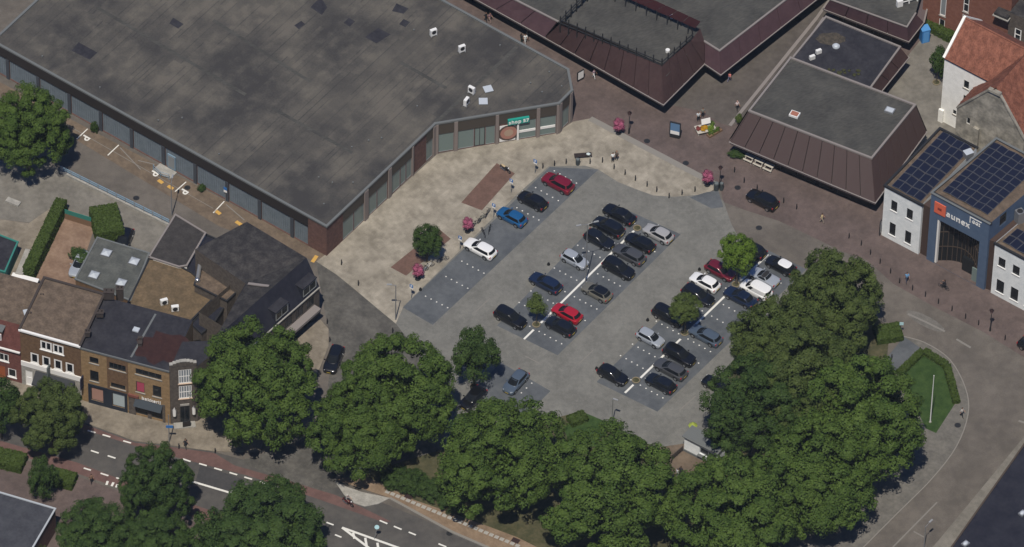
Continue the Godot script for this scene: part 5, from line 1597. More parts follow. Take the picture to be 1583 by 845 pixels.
	var dt := thing("exhaust_duct", "silver exhaust duct bent over the edge of the rear extension", "duct", Vector3(-40.12, 3.2, 6.97), 0.0)
	m = MB.new()
	m.tube(Vector3(0, 0, 0), Vector3(0, 1.6, 0), 0.38, 0.38, 10)
	m.ball(Vector3(0, 1.6, 0), Vector3(0.4, 0.4, 0.4), 10, 6)
	part(dt, "pipe", m, mats.steel)
	m = MB.new()
	m.tube(Vector3(0, 1.7, 0), Vector3(0.3, 1.9, -3.8), 0.28, 0.28, 10)
	part(dt, "horizontal_pipe", m, mats.metal_grey)
	var hb := thing("roof_hatch", "large grey roof hatch on the brown gravel rear extension", "roof hatch", Vector3(-38.82, 4.6, 3.92), -0.6)
	m = MB.new()
	m.abox(Vector3(0, 0.15, 0), Vector3(1.3, 0.3, 2.6))
	part(hb, "hatch_kerb", m, mats.metal_grey)
	m = MB.new()
	m.abox(Vector3(0, 0.32, 0), Vector3(1.2, 0.05, 2.5))
	part(hb, "hatch_lid", m, mats.concrete)

func bk_block(called: String, label: String, p: Array, y: float, rm: Material, wm: Material, cm: Material) -> Node3D:
	var t := wthing(called, label, "building", centre(p))
	var m := MB.new()
	m.skirt(p, 0.0, y)
	part(t, "wall", m, wm)
	m = MB.new()
	m.ang = 0.5
	m.sheet(p, y - 0.05)
	var rf := part(t, "roof", m, rm)
	part(rf, "coping", coping(p, y - 0.08, 0.22, 0.16), cm)
	return t

func back_yards() -> void:
	var t := bk_block("grey_annexe", "grey felt-roofed annexe with four square skylights in the back yards", [Vector2(-53.4, -1.66), Vector2(-46.62, 0.89), Vector2(-48.61, 9.28), Vector2(-55.82, 5.75)], 3.2, mats.felt_roof, mats.brown_wall, mats.coping)
	for q in [Vector3(-52.09, 3.2, 1.17), Vector3(-48.45, 3.2, 2.55), Vector3(-53.46, 3.2, 5.11), Vector3(-49.91, 3.2, 6.37)]:
		var m := MB.new()
		m.box(Transform3D(Basis(Vector3.UP, -0.35), q + Vector3(0, 0.1, 0)), Vector3(1.25, 0.26, 1.25))
		var k := part(t, "skylight", m, mats.metal_grey)
		m = MB.new()
		var c := Transform3D(Basis(Vector3.UP, -0.35), q + Vector3(0, 0.24, 0))
		var ap := c * Vector3(0, 0.3, 0)
		var cs := [c * Vector3(-0.55, 0, 0.55), c * Vector3(0.55, 0, 0.55), c * Vector3(0.55, 0, -0.55), c * Vector3(-0.55, 0, -0.55)]
		for i in 4: m.tri(cs[i], cs[(i + 1) % 4], ap)
		part(k, "pyramid_pane", m, mats.skylight)
	var b := bk_block("brown_annexe", "annexe with a mossy brown flat roof carrying two white fan units", [Vector2(-46.56, 2.01), Vector2(-44.15, 2.17), Vector2(-41.06, 4.24), Vector2(-37.67, 8.13), Vector2(-40.84, 12.87), Vector2(-48.97, 10.18)], 3.3, mats.moss_roof, mats.grey_brick, mats.metal_dark)
	for q in [[Vector3(-44.28, 3.3, 9.92), 0.4, "white fan unit on the mossy brown roof, left one of two"], [Vector3(-42.82, 3.3, 11.01), 0.2, "white fan unit on the mossy brown roof, right one of two"]]:
		var u := thing("fan_unit", q[2], "air conditioner", q[0], q[1], "fan units on the brown annexe")
		var m := MB.new()
		m.abox(Vector3(0, 0.5, 0), Vector3(0.95, 0.8, 0.45))
		part(u, "casing", m, mats.metal_white)
		m = MB.new()
		m.tube(Vector3(0, 0.5, 0.226), Vector3(0, 0.5, 0.26), 0.33, 0.33, 12)
		part(u, "fan_grille", m, mats.plastic_dark)
		m = MB.new()
		for s in [-0.35, 0.35]: m.abox(Vector3(s, 0.05, 0), Vector3(0.08, 0.1, 0.5))
		part(u, "feet", m, mats.metal_grey)
	bk_block("dark_annexe", "dark felt-roofed annexe with a white front edge behind the annexes", [Vector2(-46.56, 1.95), Vector2(-43.55, -5.68), Vector2(-39.53, -2.52), Vector2(-41.68, 3.29), Vector2(-42.67, 3.55)], 3.6, tmat("dark_felt", lin(0.032, 0.030, 0.030), lin(0.056, 0.052, 0.050), 10.0, 0.9, 9, 256), mats.cream_wall, mats.coping_pale)
	bk_block("yard_infill", "small dark flat roof between the dark annexe and the slate house", [Vector2(-39.55, -2.87), Vector2(-37.25, -1.55), Vector2(-39.39, 0.93), Vector2(-40.45, 5.2), Vector2(-41.39, 4.43), Vector2(-41.62, 2.95)], 3.0, mats.navy_roof, mats.grey_brick, mats.metal_dark)
	bk_block("yard_infill", "narrow dark roof between the mossy annexe and the slate house", [Vector2(-37.59, 8.07), Vector2(-36.23, 8.94), Vector2(-37.88, 12.84), Vector2(-39.29, 14.58), Vector2(-40.68, 12.93)], 3.0, mats.navy_roof, mats.grey_brick, mats.metal_dark)
	bk_block("teal_shed", "teal walled shed with a dark roof at the left edge", [Vector2(-71.2, -4.8), Vector2(-63.63, -1.11), Vector2(-64.97, 4.21), Vector2(-70.75, 2.1)], 2.6, mats.dark_roof, mats.green_fence, mats.green_fence)
	# yard paving, hedges, fence
	ground("back_yard", [Vector2(-58.37, -10.03), Vector2(-53.89, -7.85), Vector2(-55.93, 3.76), Vector2(-61.21, 3)], 0.012, mats.yard_brick, 0.4)
	ground("back_yard", [Vector2(-71.53, -8.45), Vector2(-62.64, -6.99), Vector2(-58.69, -11.19), Vector2(-61.3, 1.63), Vector2(-65.72, 4.06), Vector2(-70.85, 1.93)], 0.010, mats.sidewalk, 0.4)
	hedge("clipped_hedge", "long clipped hedge running along the brick back yard", [Vector3(-58.51, 0, -9.45), Vector3(-62.04, 0, 3.03)], 1.5, 2.2, 1)
	hedge("clipped_hedge", "short thick clipped hedge beside the green fence", [Vector3(-53.08, 0, -8.34), Vector3(-51.82, 0, -3.5)], 3.6, 2.4, 2)
	var f := wthing("garden_fence", "green and brown garden fence between the two clipped hedges", "fence", Vector3(-56.43, 0, -8.35))
	var a := Vector3(-58, 0, -7.95); var c := Vector3(-54.15, 0, -6.44)
	for i in 12:
		var m := MB.new()
		var p := a.lerp(c, (i + 0.5) / 12.0)
		var dd := (c - a).normalized()
		m.bar(p - dd * 0.17 + Vector3(0, 0.5, 0), p + dd * 0.17 + Vector3(0, 0.5, 0), 0.05, 1.0)
		part(f, "board", m, mats.wood)
	var m2 := MB.new()
	m2.bar(a + Vector3(0, 1.4, 0), c + Vector3(0, 1.4, 0), 0.06, 0.75)
	part(f, "green_screen", m2, mats.green_fence)
	m2 = MB.new()
	m2.box(Transform3D(Basis(Vector3.UP, -0.3), Vector3(-62.54, 1, 3.99)), Vector3(3.6, 0.12, 1.4))
	var wr := part(self, "white_canopy", m2, mats.frame_white)
	tag(wr, "long white panel canopy behind the brown house", "canopy")
	m2 = MB.new()
	m2.bar(Vector3(-63.27, 0.6, 3.18), Vector3(-62.2, 0.6, -1.22), 1.0, 1.2)
	tag(part(self, "garden_wall", m2, mats.concrete), "low pale garden wall left of the long clipped hedge", "wall")
	m2 = MB.new()
	m2.bar(Vector3(-65.73, 0.15, -11.06), Vector3(-64, 0.15, -10.18), 0.8, 0.3)
	tag(part(self, "concrete_block", m2, mats.concrete), "pale concrete beam lying in the back lane at the left edge", "block")
	# guard rail of the service street
	var g := wthing("guard_rail", "blue-grey steel guard rail on a pale wall along the service street", "railing", Vector3(-51.59, 0, -12))
	m2 = MB.new()
	var g0 := Vector3(-59.06, 0, -16.34); var g1 := Vector3(-44.47, 0, -7.1)
	m2.bar(g0 + Vector3(0, 0.2, 0), g1 + Vector3(0, 0.2, 0), 0.4, 0.4)
	part(g, "plinth", m2, mats.concrete)
	for y in [0.75, 1.1]:
		m2 = MB.new()
		m2.bar(g0 + Vector3(0, y, 0), g1 + Vector3(0, y, 0), 0.1, 0.16)
		part(g, "rail", m2, mats.rail_blue)
	for i in 12:
		m2 = MB.new()
		var p := g0.lerp(g1, (i + 0.2) / 12.0)
		m2.abox(p + Vector3(0, 0.65, 0), Vector3(0.12, 1.2, 0.12))
		part(g, "post", m2, mats.metal_grey)

func edge_buildings() -> void:
	var b := bk_block("corner_shed", "dark flat-roofed building with a white roof edge at the lower left corner", [Vector2(-69.75, 41.17), Vector2(-56.07, 46.06), Vector2(-59.26, 54.62), Vector2(-72.29, 51.28)], 4.2, tmat("slate_felt", lin(0.040, 0.042, 0.050), lin(0.062, 0.065, 0.074), 12.0, 0.9, 233, 256), mats.hall_brick, mat("rim_grey", lin(0.36, 0.39, 0.41), 0.6))
	var p := [Vector2(74.53, 19.82), Vector2(64.55, 34.04), Vector2(55, 51.61), Vector2(61.99, 59.25), Vector2(81.63, 45.88)]
	bk_block("dark_hall", "building with a wide navy flat roof at the lower right corner", p, 7.0, mats.navy_roof, mats.brown_wall, mat("eave_brown", lin(0.06, 0.045, 0.035), 0.8))
	var i := 0
	for q in [[Vector3(63.96, 7, 45.77), "pale skylight on the navy flat roof at the right edge"], [Vector3(56.77, 7, 51.02), "small pale vent on the navy flat roof at the bottom edge"]]:
		var t := thing("roof_light", q[1], "skylight", q[0], 0.8)
		var m := MB.new()
		m.abox(Vector3(0, 0.12, 0), Vector3(0.9, 0.24, 0.7))
		part(t, "kerb", m, mats.metal_grey)
		m = MB.new()
		m.ball(Vector3(0, 0.22, 0), Vector3(0.4, 0.25, 0.3), 10, 6)
		part(t, "dome", m, mats.skylight)

# ------------------------------------------------------------------ cars
# grid of points (rows of equal length) as one smooth skin
func loft(m: MB, g: Array, flip := false) -> void:
	var R := g.size()
	var C: int = g[0].size()
	var nn := []
	for i in R:
		var row := []
		for j in C:
			var a: Vector3 = g[mini(i + 1, R - 1)][j] - g[maxi(i - 1, 0)][j]
			var b: Vector3 = g[i][mini(j + 1, C - 1)] - g[i][maxi(j - 1, 0)]
			var c := a.cross(b).normalized()
			row.append(-c if flip else c)
		nn.append(row)
	for i in R - 1:
		for j in C - 1:
			var p := [g[i][j], g[i + 1][j], g[i + 1][j + 1], g[i][j + 1]]
			var q := [nn[i][j], nn[i + 1][j], nn[i + 1][j + 1], nn[i][j + 1]]
			if flip:
				p.reverse(); q.reverse()
			m.stri([p[0], p[1], p[2]], [q[0], q[1], q[2]])
			m.stri([p[0], p[2], p[3]], [q[0], q[2], q[3]])

var car_kinds := {
	# length, width, height, belt, [rear bottom, rear top, front top, front bottom] of the cabin, bonnet heights
	"hatch": [4.2, 1.78, 1.47, 0.95, [-0.485, -0.36, 0.03, 0.265]],
	"small": [3.75, 1.68, 1.49, 0.96, [-0.485, -0.38, 0.06, 0.30]],
	"estate": [4.6, 1.82, 1.48, 0.95, [-0.485, -0.40, 0.02, 0.25]],
	"saloon": [4.65, 1.82, 1.44, 0.95, [-0.41, -0.24, 0.01, 0.25]],
	"suv": [4.5, 1.86, 1.68, 1.06, [-0.485, -0.42, 0.05, 0.26]],
	"van": [4.4, 1.83, 1.83, 1.05, [-0.492, -0.475, 0.13, 0.325]],
	"roadster": [4.2, 1.78, 1.28, 0.90, [-0.22, -0.10, 0.03, 0.21]],
}
var car_cache := {}

func car_meshes(kind: String) -> Dictionary:
	if car_cache.has(kind): return car_cache[kind]
	var k: Array = car_kinds[kind]
	var L: float = k[0]; var W: float = k[1] * 0.5; var H: float = k[2]; var B: float = k[3]
	var cb: Array = k[4]
	var wf := 0.30; var wr := -0.295
	# stations: x, width factor, bottom, top
	var tail := B * 0.98 if cb[0] < -0.44 else B * 0.97
	var st := [[-0.5, 0.58, 0.42, B * 0.74], [-0.494, 0.78, 0.34, B * 0.86], [-0.475, 0.90, 0.28, B * 0.95], [-0.44, 0.96, 0.24, tail], [wr - 0.088, 0.985, 0.24, tail], [wr - 0.078, 1.0, 0.50, tail], [wr - 0.04, 1.0, 0.64, tail], [wr, 1.0, 0.68, B], [wr + 0.04, 1.0, 0.64, B], [wr + 0.078, 1.0, 0.50, B], [wr + 0.088, 1.0, 0.22, B], [0.0, 1.0, 0.21, B], [wf - 0.088, 1.0, 0.22, B * 0.985], [wf - 0.078, 1.0, 0.50, B * 0.98], [wf - 0.04, 1.0, 0.64, B * 0.965], [wf, 0.995, 0.68, B * 0.945], [wf + 0.04, 0.985, 0.64, B * 0.92], [wf + 0.078, 0.97, 0.50, B * 0.89], [wf + 0.088, 0.965, 0.25, B * 0.88], [0.44, 0.93, 0.24, B * 0.83], [0.472, 0.83, 0.26, B * 0.76], [0.49, 0.68, 0.30, B * 0.68], [0.5, 0.46, 0.38, B * 0.56]]
	var g := []
	for s in st:
		var x: float = s[0] * L; var w: float = s[1] * W; var yb: float = s[2]; var yt: float = s[3]
		var row := []
		var half := [[w * 0.90, yb], [w, lerpf(yb, yt, 0.25)], [w, lerpf(yb, yt, 0.62)], [w * 0.965, yt - 0.07], [w * 0.87, yt - 0.01], [w * 0.45, yt + 0.015]]
		for p in half: row.append(Vector3(x, p[1], p[0]))
		row.append(Vector3(x, yt + 0.02, 0))
		for i in 6: row.append(Vector3(x, half[5 - i][1], -half[5 - i][0]))
		g.append(row)
	var body := MB.new()
	loft(body, g, true)
	# ends and floor
	for e in [0, g.size() - 1]:
		var c := Vector3.ZERO
		for p in g[e]: c += p
		c /= g[e].size()
		for i in 12:
			if e == 0: body.tri(c, g[e][i], g[e][i + 1])
			else: body.tri(c, g[e][i + 1], g[e][i])
	# cabin: rounded rings from the belt line to the roof edge, closed by a crowned roof
	var wt := 0.72 if kind != "van" else 0.86
	var N := 40
	var ring_at := func(t: float, grow: float) -> Array:
		var e := 1.0 - pow(1.0 - t, 1.35)
		var xr := lerpf(cb[0], cb[1], t) * L - grow
		var xf := lerpf(cb[3], cb[2], t) * L + grow
		var hw := W * lerpf(0.90, wt, pow(t, 1.15)) + grow
		var y := lerpf(B - 0.03, H - 0.05, e) + grow * 0.4
		var row := []
		for i in N + 1:
			var an := TAU * i / N
			var sx := signf(cos(an)) * pow(absf(cos(an)), 0.42)
			var sz := signf(sin(an)) * pow(absf(sin(an)), 0.42)
			# ends are bowed in plan: the middle of the windscreen lies ahead of its corners
			var bow := 1.0 - 0.10 * sz * sz
			row.append(Vector3((xr + xf) * 0.5 + sx * (xf - xr) * 0.5 * bow, y, sz * hw))
		return row
	var cabin := MB.new()
	var rows := []
	for t in [0.0, 0.25, 0.5, 0.75, 0.92]: rows.append(ring_at.call(t, 0.0))
	loft(cabin, rows)
	body.add(cabin, Transform3D())
	var roof := MB.new()
	var top: Array = ring_at.call(0.92, 0.0)
	var rw := [top]
	var cx: float = (cb[1] + cb[2]) * 0.5 * L
	for kk in [[0.97, 0.035], [0.86, 0.062], [0.6, 0.078], [0.3, 0.086], [0.01, 0.088]]:
		var row := []
		for p in top: row.append(Vector3(cx + (p.x - cx) * kk[0], H - 0.088 + kk[1], p.z * kk[0]))
		rw.append(row)
	loft(roof, rw)
	var out := {"body": body.mesh(), "roof": roof.mesh(), "L": L, "W": W, "B": B, "H": H, "wx": [wf * L, wr * L]}
	# glass: strips of the same rings, a little proud of the shell
	var pane := func(i0: int, i1: int, t0: float, t1: float) -> ArrayMesh:
		var g2 := []
		for t in [t0, (t0 + t1) * 0.5, t1]:
			var r: Array = ring_at.call(t, 0.012)
			var row := []
			for i in range(i0, i1 + 1): row.append(r[posmod(i, N)])
			g2.append(row)
		var mm := MB.new()
		loft(mm, g2)
		return mm.mesh()
	out["windscreen"] = pane.call(-4, 4, 0.06, 0.90)
	out["rear"] = pane.call(16, 24, 0.24, 0.88)
	if kind == "van": out["side"] = [pane.call(6, 9, 0.14, 0.84), pane.call(31, 34, 0.14, 0.84)]
	else: out["side"] = [pane.call(6, 10, 0.10, 0.86), pane.call(10, 14, 0.10, 0.86), pane.call(26, 30, 0.10, 0.86), pane.call(30, 34, 0.10, 0.86)]
	var m := MB.new()
	m.tube(Vector3(0, 0, -0.1), Vector3(0, 0, 0.1), 0.32, 0.32, 14)
	out["tyre"] = m.mesh()
	m = MB.new()
	m.tube(Vector3(0, 0, -0.108), Vector3(0, 0, 0.108), 0.2, 0.2, 10)
	out["rim"] = m.mesh()
	m = MB.new()
	m.abox(Vector3.ZERO, Vector3(0.2, 0.11, 0.28))
	out["light"] = m.mesh()
	m = MB.new()
	m.abox(Vector3.ZERO, Vector3(0.12, 0.24, 0.22))
	out["tail"] = m.mesh()
	m = MB.new()
	m.abox(Vector3.ZERO, Vector3(0.12, 0.12, 0.2))
	out["mirror"] = m.mesh()
	m = MB.new()
	m.abox(Vector3.ZERO, Vector3(0.03, 0.11, 0.5))
	out["plate"] = m.mesh()
	m = MB.new()
	m.abox(Vector3.ZERO, Vector3(L * 0.86, 0.1, W * 1.6))
	out["floor"] = m.mesh()
	car_cache[kind] = out
	return out

func paint(key: String, c: Color) -> StandardMaterial3D:
	if mats.has("paint_" + key): return mats["paint_" + key]
	var m := mat("paint_" + key, c, 0.32, 0.15)
	m.clearcoat_enabled = true
	m.clearcoat = 0.8
	m.clearcoat_roughness = 0.06
	return m

func car(kind: String, p: Vector3, turn: float, body: Material, label: String, roofm: Material = null, group := "cars parked in the car park") -> Node3D:
	var k := car_meshes(kind)
	var t := thing("parked_car" if kind != "van" else "delivery_van", label, "car" if kind != "van" else "van", Vector3(p.x, 0.016, p.z), turn, group)
	var L: float = k.L; var W: float = k.W; var B: float = k.B
	part(t, "body", k.body, body)
	part(t, "underbody", k.floor, mats.plastic_dark, Vector3(0, 0.3, 0))
	part(t, "roof", k.roof, roofm if roofm else body)
	part(t, "windscreen", k.windscreen, mats.car_glass)
	part(t, "rear_window", k.rear, mats.car_glass)
	for s in k.side: part(t, "side_window", s, mats.car_glass)
	for x in k.wx:
		for z in [-1.0, 1.0]:
			var w := part(t, "wheel", k.tyre, mats.rubber, Vector3(x, 0.32, z * (W - 0.10)))
			part(w, "rim", k.rim, mats.steel)
	for z in [-1.0, 1.0]:
		var h := part(t, "headlight", k.light, mats.lamp_lens, Vector3(L * 0.448, B * 0.70, z * W * 0.68))
		h.rotation.y = -z * 0.75
		part(t, "tail_light", k.tail, mats.tail_red, Vector3(-L * 0.470, B * 0.82, z * W * 0.80))
		part(t, "mirror", k.mirror, body if body != mats.get("paint_beige") else mats.plastic_dark, Vector3(k.wx[0] * 0.52, B + 0.05, z * (W + 0.06)))
	part(t, "number_plate", k.plate, mats.plate, Vector3(L * 0.497, 0.45, 0))
	part(t, "number_plate", k.plate, mats.plate, Vector3(-L * 0.5, 0.55, 0))
	return t

func parking_cars() -> void:
	mat("car_glass", lin(0.010, 0.012, 0.015), 0.05).metallic_specular = 0.22
	mat("plate", lin(0.50, 0.38, 0.06), 0.6)
	var black := paint("black", lin(0.005, 0.005, 0.006))
	var black2 := paint("black_blue", lin(0.006, 0.007, 0.010))
	var grey := paint("grey", lin(0.060, 0.062, 0.066))
	var silver := paint("silver", lin(0.30, 0.33, 0.37))
	var silver2 := paint("silver_warm", lin(0.34, 0.34, 0.34))
	var white := paint("white", lin(0.78, 0.79, 0.78))
	var red := paint("red", lin(0.36, 0.010, 0.022))
	var dred := paint("dark_red", lin(0.16, 0.006, 0.020))
	var mred := paint("maroon", lin(0.12, 0.008, 0.018))
	var blue := paint("blue", lin(0.010, 0.085, 0.22))
	var navy := paint("navy", lin(0.008, 0.016, 0.042))
	var slate := paint("slate", lin(0.070, 0.095, 0.13))
	var beige := paint("beige", lin(0.14, 0.135, 0.11))
	# headings: nose up-left or down-right across the rows
	var UL := 2.529
	var DR := -0.613
	# along the plaza
	car("suv", Vector3(5.68, 0, -15.8), UL, dred, "dark red car in the bay nearest the bench")
	car("hatch", Vector3(2.44, 0, -12.54), UL, black, "black hatchback between the dark red and the blue car")
	car("hatch", Vector3(-0.2, 0, -9.54), UL, blue, "bright blue hatchback in the row beside the plaza")
	car("estate", Vector3(-4.2, 0, -3.73), UL, white, "white hatchback alone beside the plaza, below the blue car")
	# middle block, upper row
	car("saloon", Vector3(13.72, 0, -10.44), UL, black, "long black car at the upper end of the middle block")
	car("suv", Vector3(12.31, 0, -8.07), UL, black2, "second black car from the top of the middle block")
	car("hatch", Vector3(11.16, 0, -5.83), DR, black2, "black hatchback third from the top of the middle block, nose to the centre line")
	car("small", Vector3(8.02, 0, -2.15), DR, silver, "pale silver hatchback beside the tall double lamp post")
	car("estate", Vector3(4.32, 0, 2.1), UL, navy, "dark blue car in the middle block, next to the young tree")
	car("suv", Vector3(-0.07, 0, 8.4), DR, black, "black car at the lower left end of the middle block, left of the young tree")
	# middle block, lower row
	car("hatch", Vector3(18.77, 0, -7.11), UL, silver2, "silver hatchback at the upper right end of the middle block")
	car("hatch", Vector3(16.43, 0, -5.42), UL, black, "black hatchback between the silver and the grey car")
	car("estate", Vector3(15.03, 0, -3.29), UL, grey, "dark grey estate car in the middle block")
	car("suv", Vector3(13.71, 0, -0.72), DR, black, "black estate with roof rails below the dark grey estate car")
	car("hatch", Vector3(10.91, 0, 3.5), UL, beige, "grey-green car with a black roof in the middle block", mats.paint_black)
	car("hatch", Vector3(7.13, 0, 7.38), UL, red, "bright red hatchback in the middle block")
	car("hatch", Vector3(6.33, 0, 9.68), UL, black2, "black hatchback right below the bright red one")
	# right block, upper row
	car("hatch", Vector3(30.82, 0, -4.71), UL, mat("paint_black", Color.WHITE), "black car half hidden behind the bright green tree")
	car("hatch", Vector3(26.8, 0, -0.78), DR, mred, "maroon car left of the bright green tree")
	car("hatch", Vector3(24.8, 0, 1.35), UL, white, "white hatchback below the maroon car")
	car("estate", Vector3(23.96, 0, 3.66), DR, black2, "black estate car right below the white hatchback")
	car("suv", Vector3(20.15, 0, 7.43), DR, black, "black car left of the tree in the right-hand block")
	car("small", Vector3(17.84, 0, 11.36), DR, silver, "silver hatchback in the right-hand block next to empty bays")
	car("hatch", Vector3(13.1, 0, 17.92), DR, black, "black car at the lower left end of the right-hand block")
	# right block, lower row
	car("hatch", Vector3(34.56, 0, -1.94), UL, black, "black small car with a white roof at the upper end of the right-hand block", white)
	var rd := car("roadster", Vector3(32.47, 0, 0.19), UL, silver, "silver convertible with a dark soft top beside the white van", mats.get("soft_top") if mats.has("soft_top") else mat("soft_top", lin(0.02, 0.02, 0.022), 0.9))
	car("van", Vector3(31.37, 0, 2.52), UL, white, "small white delivery van in the right-hand block")
	car("saloon", Vector3(29.37, 0, 3.84), UL, navy, "dark blue car left of the white delivery van")
	car("estate", Vector3(24.87, 0, 10.69), UL, slate, "slate blue estate car in the right-hand block")
	car("suv", Vector3(21.57, 0, 14.29), DR, black, "tall black car between the slate blue estate and the dark estate")
	car("estate", Vector3(20.42, 0, 16.68), UL, grey, "charcoal estate car second from the lower end of the right-hand block")
	car("hatch", Vector3(19.19, 0, 19.19), UL, black2, "black car at the lower right end of the right-hand block")
	car("hatch", Vector3(26.35, 0, 19.3), UL, black, "dark car half hidden under the large trees", null, "cars standing apart")
	# lower left bays
	car("hatch", Vector3(0.77, 0, 19.53), -2.135, slate, "grey-blue car in the bays by the lower trees", null, "cars standing apart")
	car("hatch", Vector3(-4.59, 0, 22.49), -2.182, black, "black car half under the tree at the lower bays", null, "cars standing apart")
	car("estate", Vector3(-22.44, 0, 16.32), -1.824, black, "black car driving down the cobbled street", null, "cars standing apart")
	car("suv", Vector3(32.29, 0, -13.6), UL, black, "black car standing on the brick street in front of the mansard building", null, "cars standing apart")
	car("estate", Vector3(-55.6, 0, 0.65), -1.859, silver, "silver car half overgrown with ivy in the back yard", null, "cars standing apart")
	car("hatch", Vector3(-50.16, 0, -3.79), -1.818, black, "black car behind the short thick hedge", null, "cars standing apart")
	car("hatch", Vector3(66.72, 0, 11.54), -0.651, black, "dark car cut off by the right edge of the picture", null, "cars standing apart")

# ------------------------------------------------------------------ trees
# leaf faces spread through the volume of a crown made of many overlapping clumps
# Each lobe of the crown carries clumps on its outer side, and each clump carries leaves.
func leaf_mass(sd: int, rad: Vector3, lobes: int, per_lobe: int, per: int, leaf: float, c0: Color, c1: Color, low := -0.55) -> ArrayMesh:
	var r := RandomNumberGenerator.new()
	r.seed = sd
	var v := PackedVector3Array(); var n := PackedVector3Array(); var c := PackedColorArray(); var idx := PackedInt32Array()
	var mean := (rad.x + rad.z) * 0.5
	var k1 := clampf(4.0 / sqrt(float(lobes)), 0.4, 1.2)
	for i in lobes:
		# golden-angle spread over the ellipsoid, with jitter
		var f := (i + 0.5) / lobes
		var y := lerpf(1.0, low, f) + r.randf_range(-0.1, 0.1)
		y = clampf(y, -1, 1)
		var a := i * 2.39996 + r.randf_range(-0.5, 0.5)
		var rr := sqrt(maxf(0.0, 1.0 - y * y))
		var dir := Vector3(rr * cos(a), y, rr * sin(a))
		var lr := mean * k1 * r.randf_range(0.34, 0.52)
		var ctr := dir * (rad * r.randf_range(0.80, 1.10) - Vector3(lr, lr, lr))
		var lt := r.randf()
		for q in per_lobe:
			var cd := (Vector3(r.randfn(), r.randfn(), r.randfn()).normalized() + dir * 0.75 + Vector3(0, 0.25, 0)).normalized()
			var cc := ctr + cd * lr * r.randf_range(0.55, 0.95)
			var cr := lr * r.randf_range(0.3, 0.6)
			var tone := clampf(lt * 0.55 + r.randf() * 0.45, 0, 1)
			for k in per:
				var dd := Vector3(r.randfn(), r.randfn() * 0.8 + 0.3, r.randfn()).normalized()
				var p := cc + dd * cr * (0.55 + 0.5 * sqrt(r.randf()))
				var nn := (dd + cd * 0.5 + Vector3(r.randf_range(-0.6, 0.6), r.randf_range(-0.2, 0.8), r.randf_range(-0.6, 0.6))).normalized()
				var u := nn.cross(Vector3(r.randf_range(-1, 1), r.randf_range(-1, 1), r.randf_range(-1, 1))).normalized()
				var w := nn.cross(u)
				var s := leaf * r.randf_range(0.6, 1.35)
				var col := c0.lerp(c1, clampf(tone * 0.65 + r.randf() * 0.5 - 0.08, 0, 1))
				var b := v.size()
				v.append(p - u * s * 0.5); v.append(p + w * s * 0.36 + nn * s * 0.08); v.append(p + u * s * 0.5 - nn * s * 0.12); v.append(p - w * s * 0.36 + nn * s * 0.08)
				for j in 4:
					n.append(nn); c.append(col)
				idx.append_array(PackedInt32Array([b, b + 1, b + 2, b, b + 2, b + 3]))
	# the shaded leaves inside, so that the crown is not hollow
	for k in lobes * per:
		var p := Vector3(r.randfn(), r.randfn(), r.randfn()).normalized() * rad * r.randf_range(0.2, 0.62)
		var nn := Vector3(r.randfn(), r.randfn() + 0.6, r.randfn()).normalized()
		var u := nn.cross(Vector3(r.randf_range(-1, 1), r.randf_range(-1, 1), r.randf_range(-1, 1))).normalized()
		var w := nn.cross(u)
		var s := leaf * 1.6
		var b := v.size()
		v.append(p - u * s * 0.5); v.append(p + w * s * 0.4); v.append(p + u * s * 0.5); v.append(p - w * s * 0.4)
		for j in 4:
			n.append(nn); c.append(c0.lerp(c1, r.randf()))
		idx.append_array(PackedInt32Array([b, b + 1, b + 2, b, b + 2, b + 3]))
	var arr := []
	arr.resize(Mesh.ARRAY_MAX)
	arr[Mesh.ARRAY_VERTEX] = v; arr[Mesh.ARRAY_NORMAL] = n; arr[Mesh.ARRAY_COLOR] = c; arr[Mesh.ARRAY_INDEX] = idx
	var m := ArrayMesh.new()
	m.add_surface_from_arrays(Mesh.PRIMITIVE_TRIANGLES, arr)
	return m

func leaf_mat() -> StandardMaterial3D:
	if mats.has("leaf"): return mats.leaf
	var m := mat("leaf", Color.WHITE, 0.65)
	m.vertex_color_use_as_albedo = true
	m.metallic_specular = 0.25
	m.cull_mode = BaseMaterial3D.CULL_DISABLED
	m.backlight_enabled = true
	m.backlight = Color(0.06, 0.09, 0.02)
	return m

func trunk_mesh(sd: int, h: float, r0: float, spread: float) -> MB:
	var r := RandomNumberGenerator.new()
	r.seed = sd
	var m := MB.new()
	var top := Vector3(r.randf_range(-0.2, 0.2), h * 0.62, r.randf_range(-0.2, 0.2))
	m.tube(Vector3(0, -0.1, 0), Vector3(0, h * 0.06, 0), r0 * 1.35, r0, 9, false)
	m.tube(Vector3(0, h * 0.06, 0), top * 0.55, r0, r0 * 0.78, 9, false)
	m.tube(top * 0.55, top, r0 * 0.78, r0 * 0.4, 8)
	for i in 7:
		var a := i * 2.4 + r.randf()
		var b := top * r.randf_range(0.5, 0.98)
		var e := b + Vector3(cos(a) * spread * 0.55, h * r.randf_range(0.12, 0.3), sin(a) * spread * 0.55)
		m.tube(b, b.lerp(e, 0.5) + Vector3(0, h * 0.02, 0), r0 * 0.42, r0 * 0.26, 6, false)
		m.tube(b.lerp(e, 0.5) + Vector3(0, h * 0.02, 0), e, r0 * 0.26, r0 * 0.08, 6)
	return m

var palettes := {
	"plane": [Color(0.027, 0.052, 0.010), Color(0.076, 0.120, 0.024)],
	"olive": [Color(0.030, 0.047, 0.012), Color(0.076, 0.103, 0.028)],
	"dark": [Color(0.020, 0.040, 0.011), Color(0.050, 0.084, 0.020)],
	"bright": [Color(0.045, 0.088, 0.010), Color(0.105, 0.165, 0.022)],
	"young": [Color(0.038, 0.060, 0.014), Color(0.085, 0.115, 0.030)],
}
var crown_cache := {}

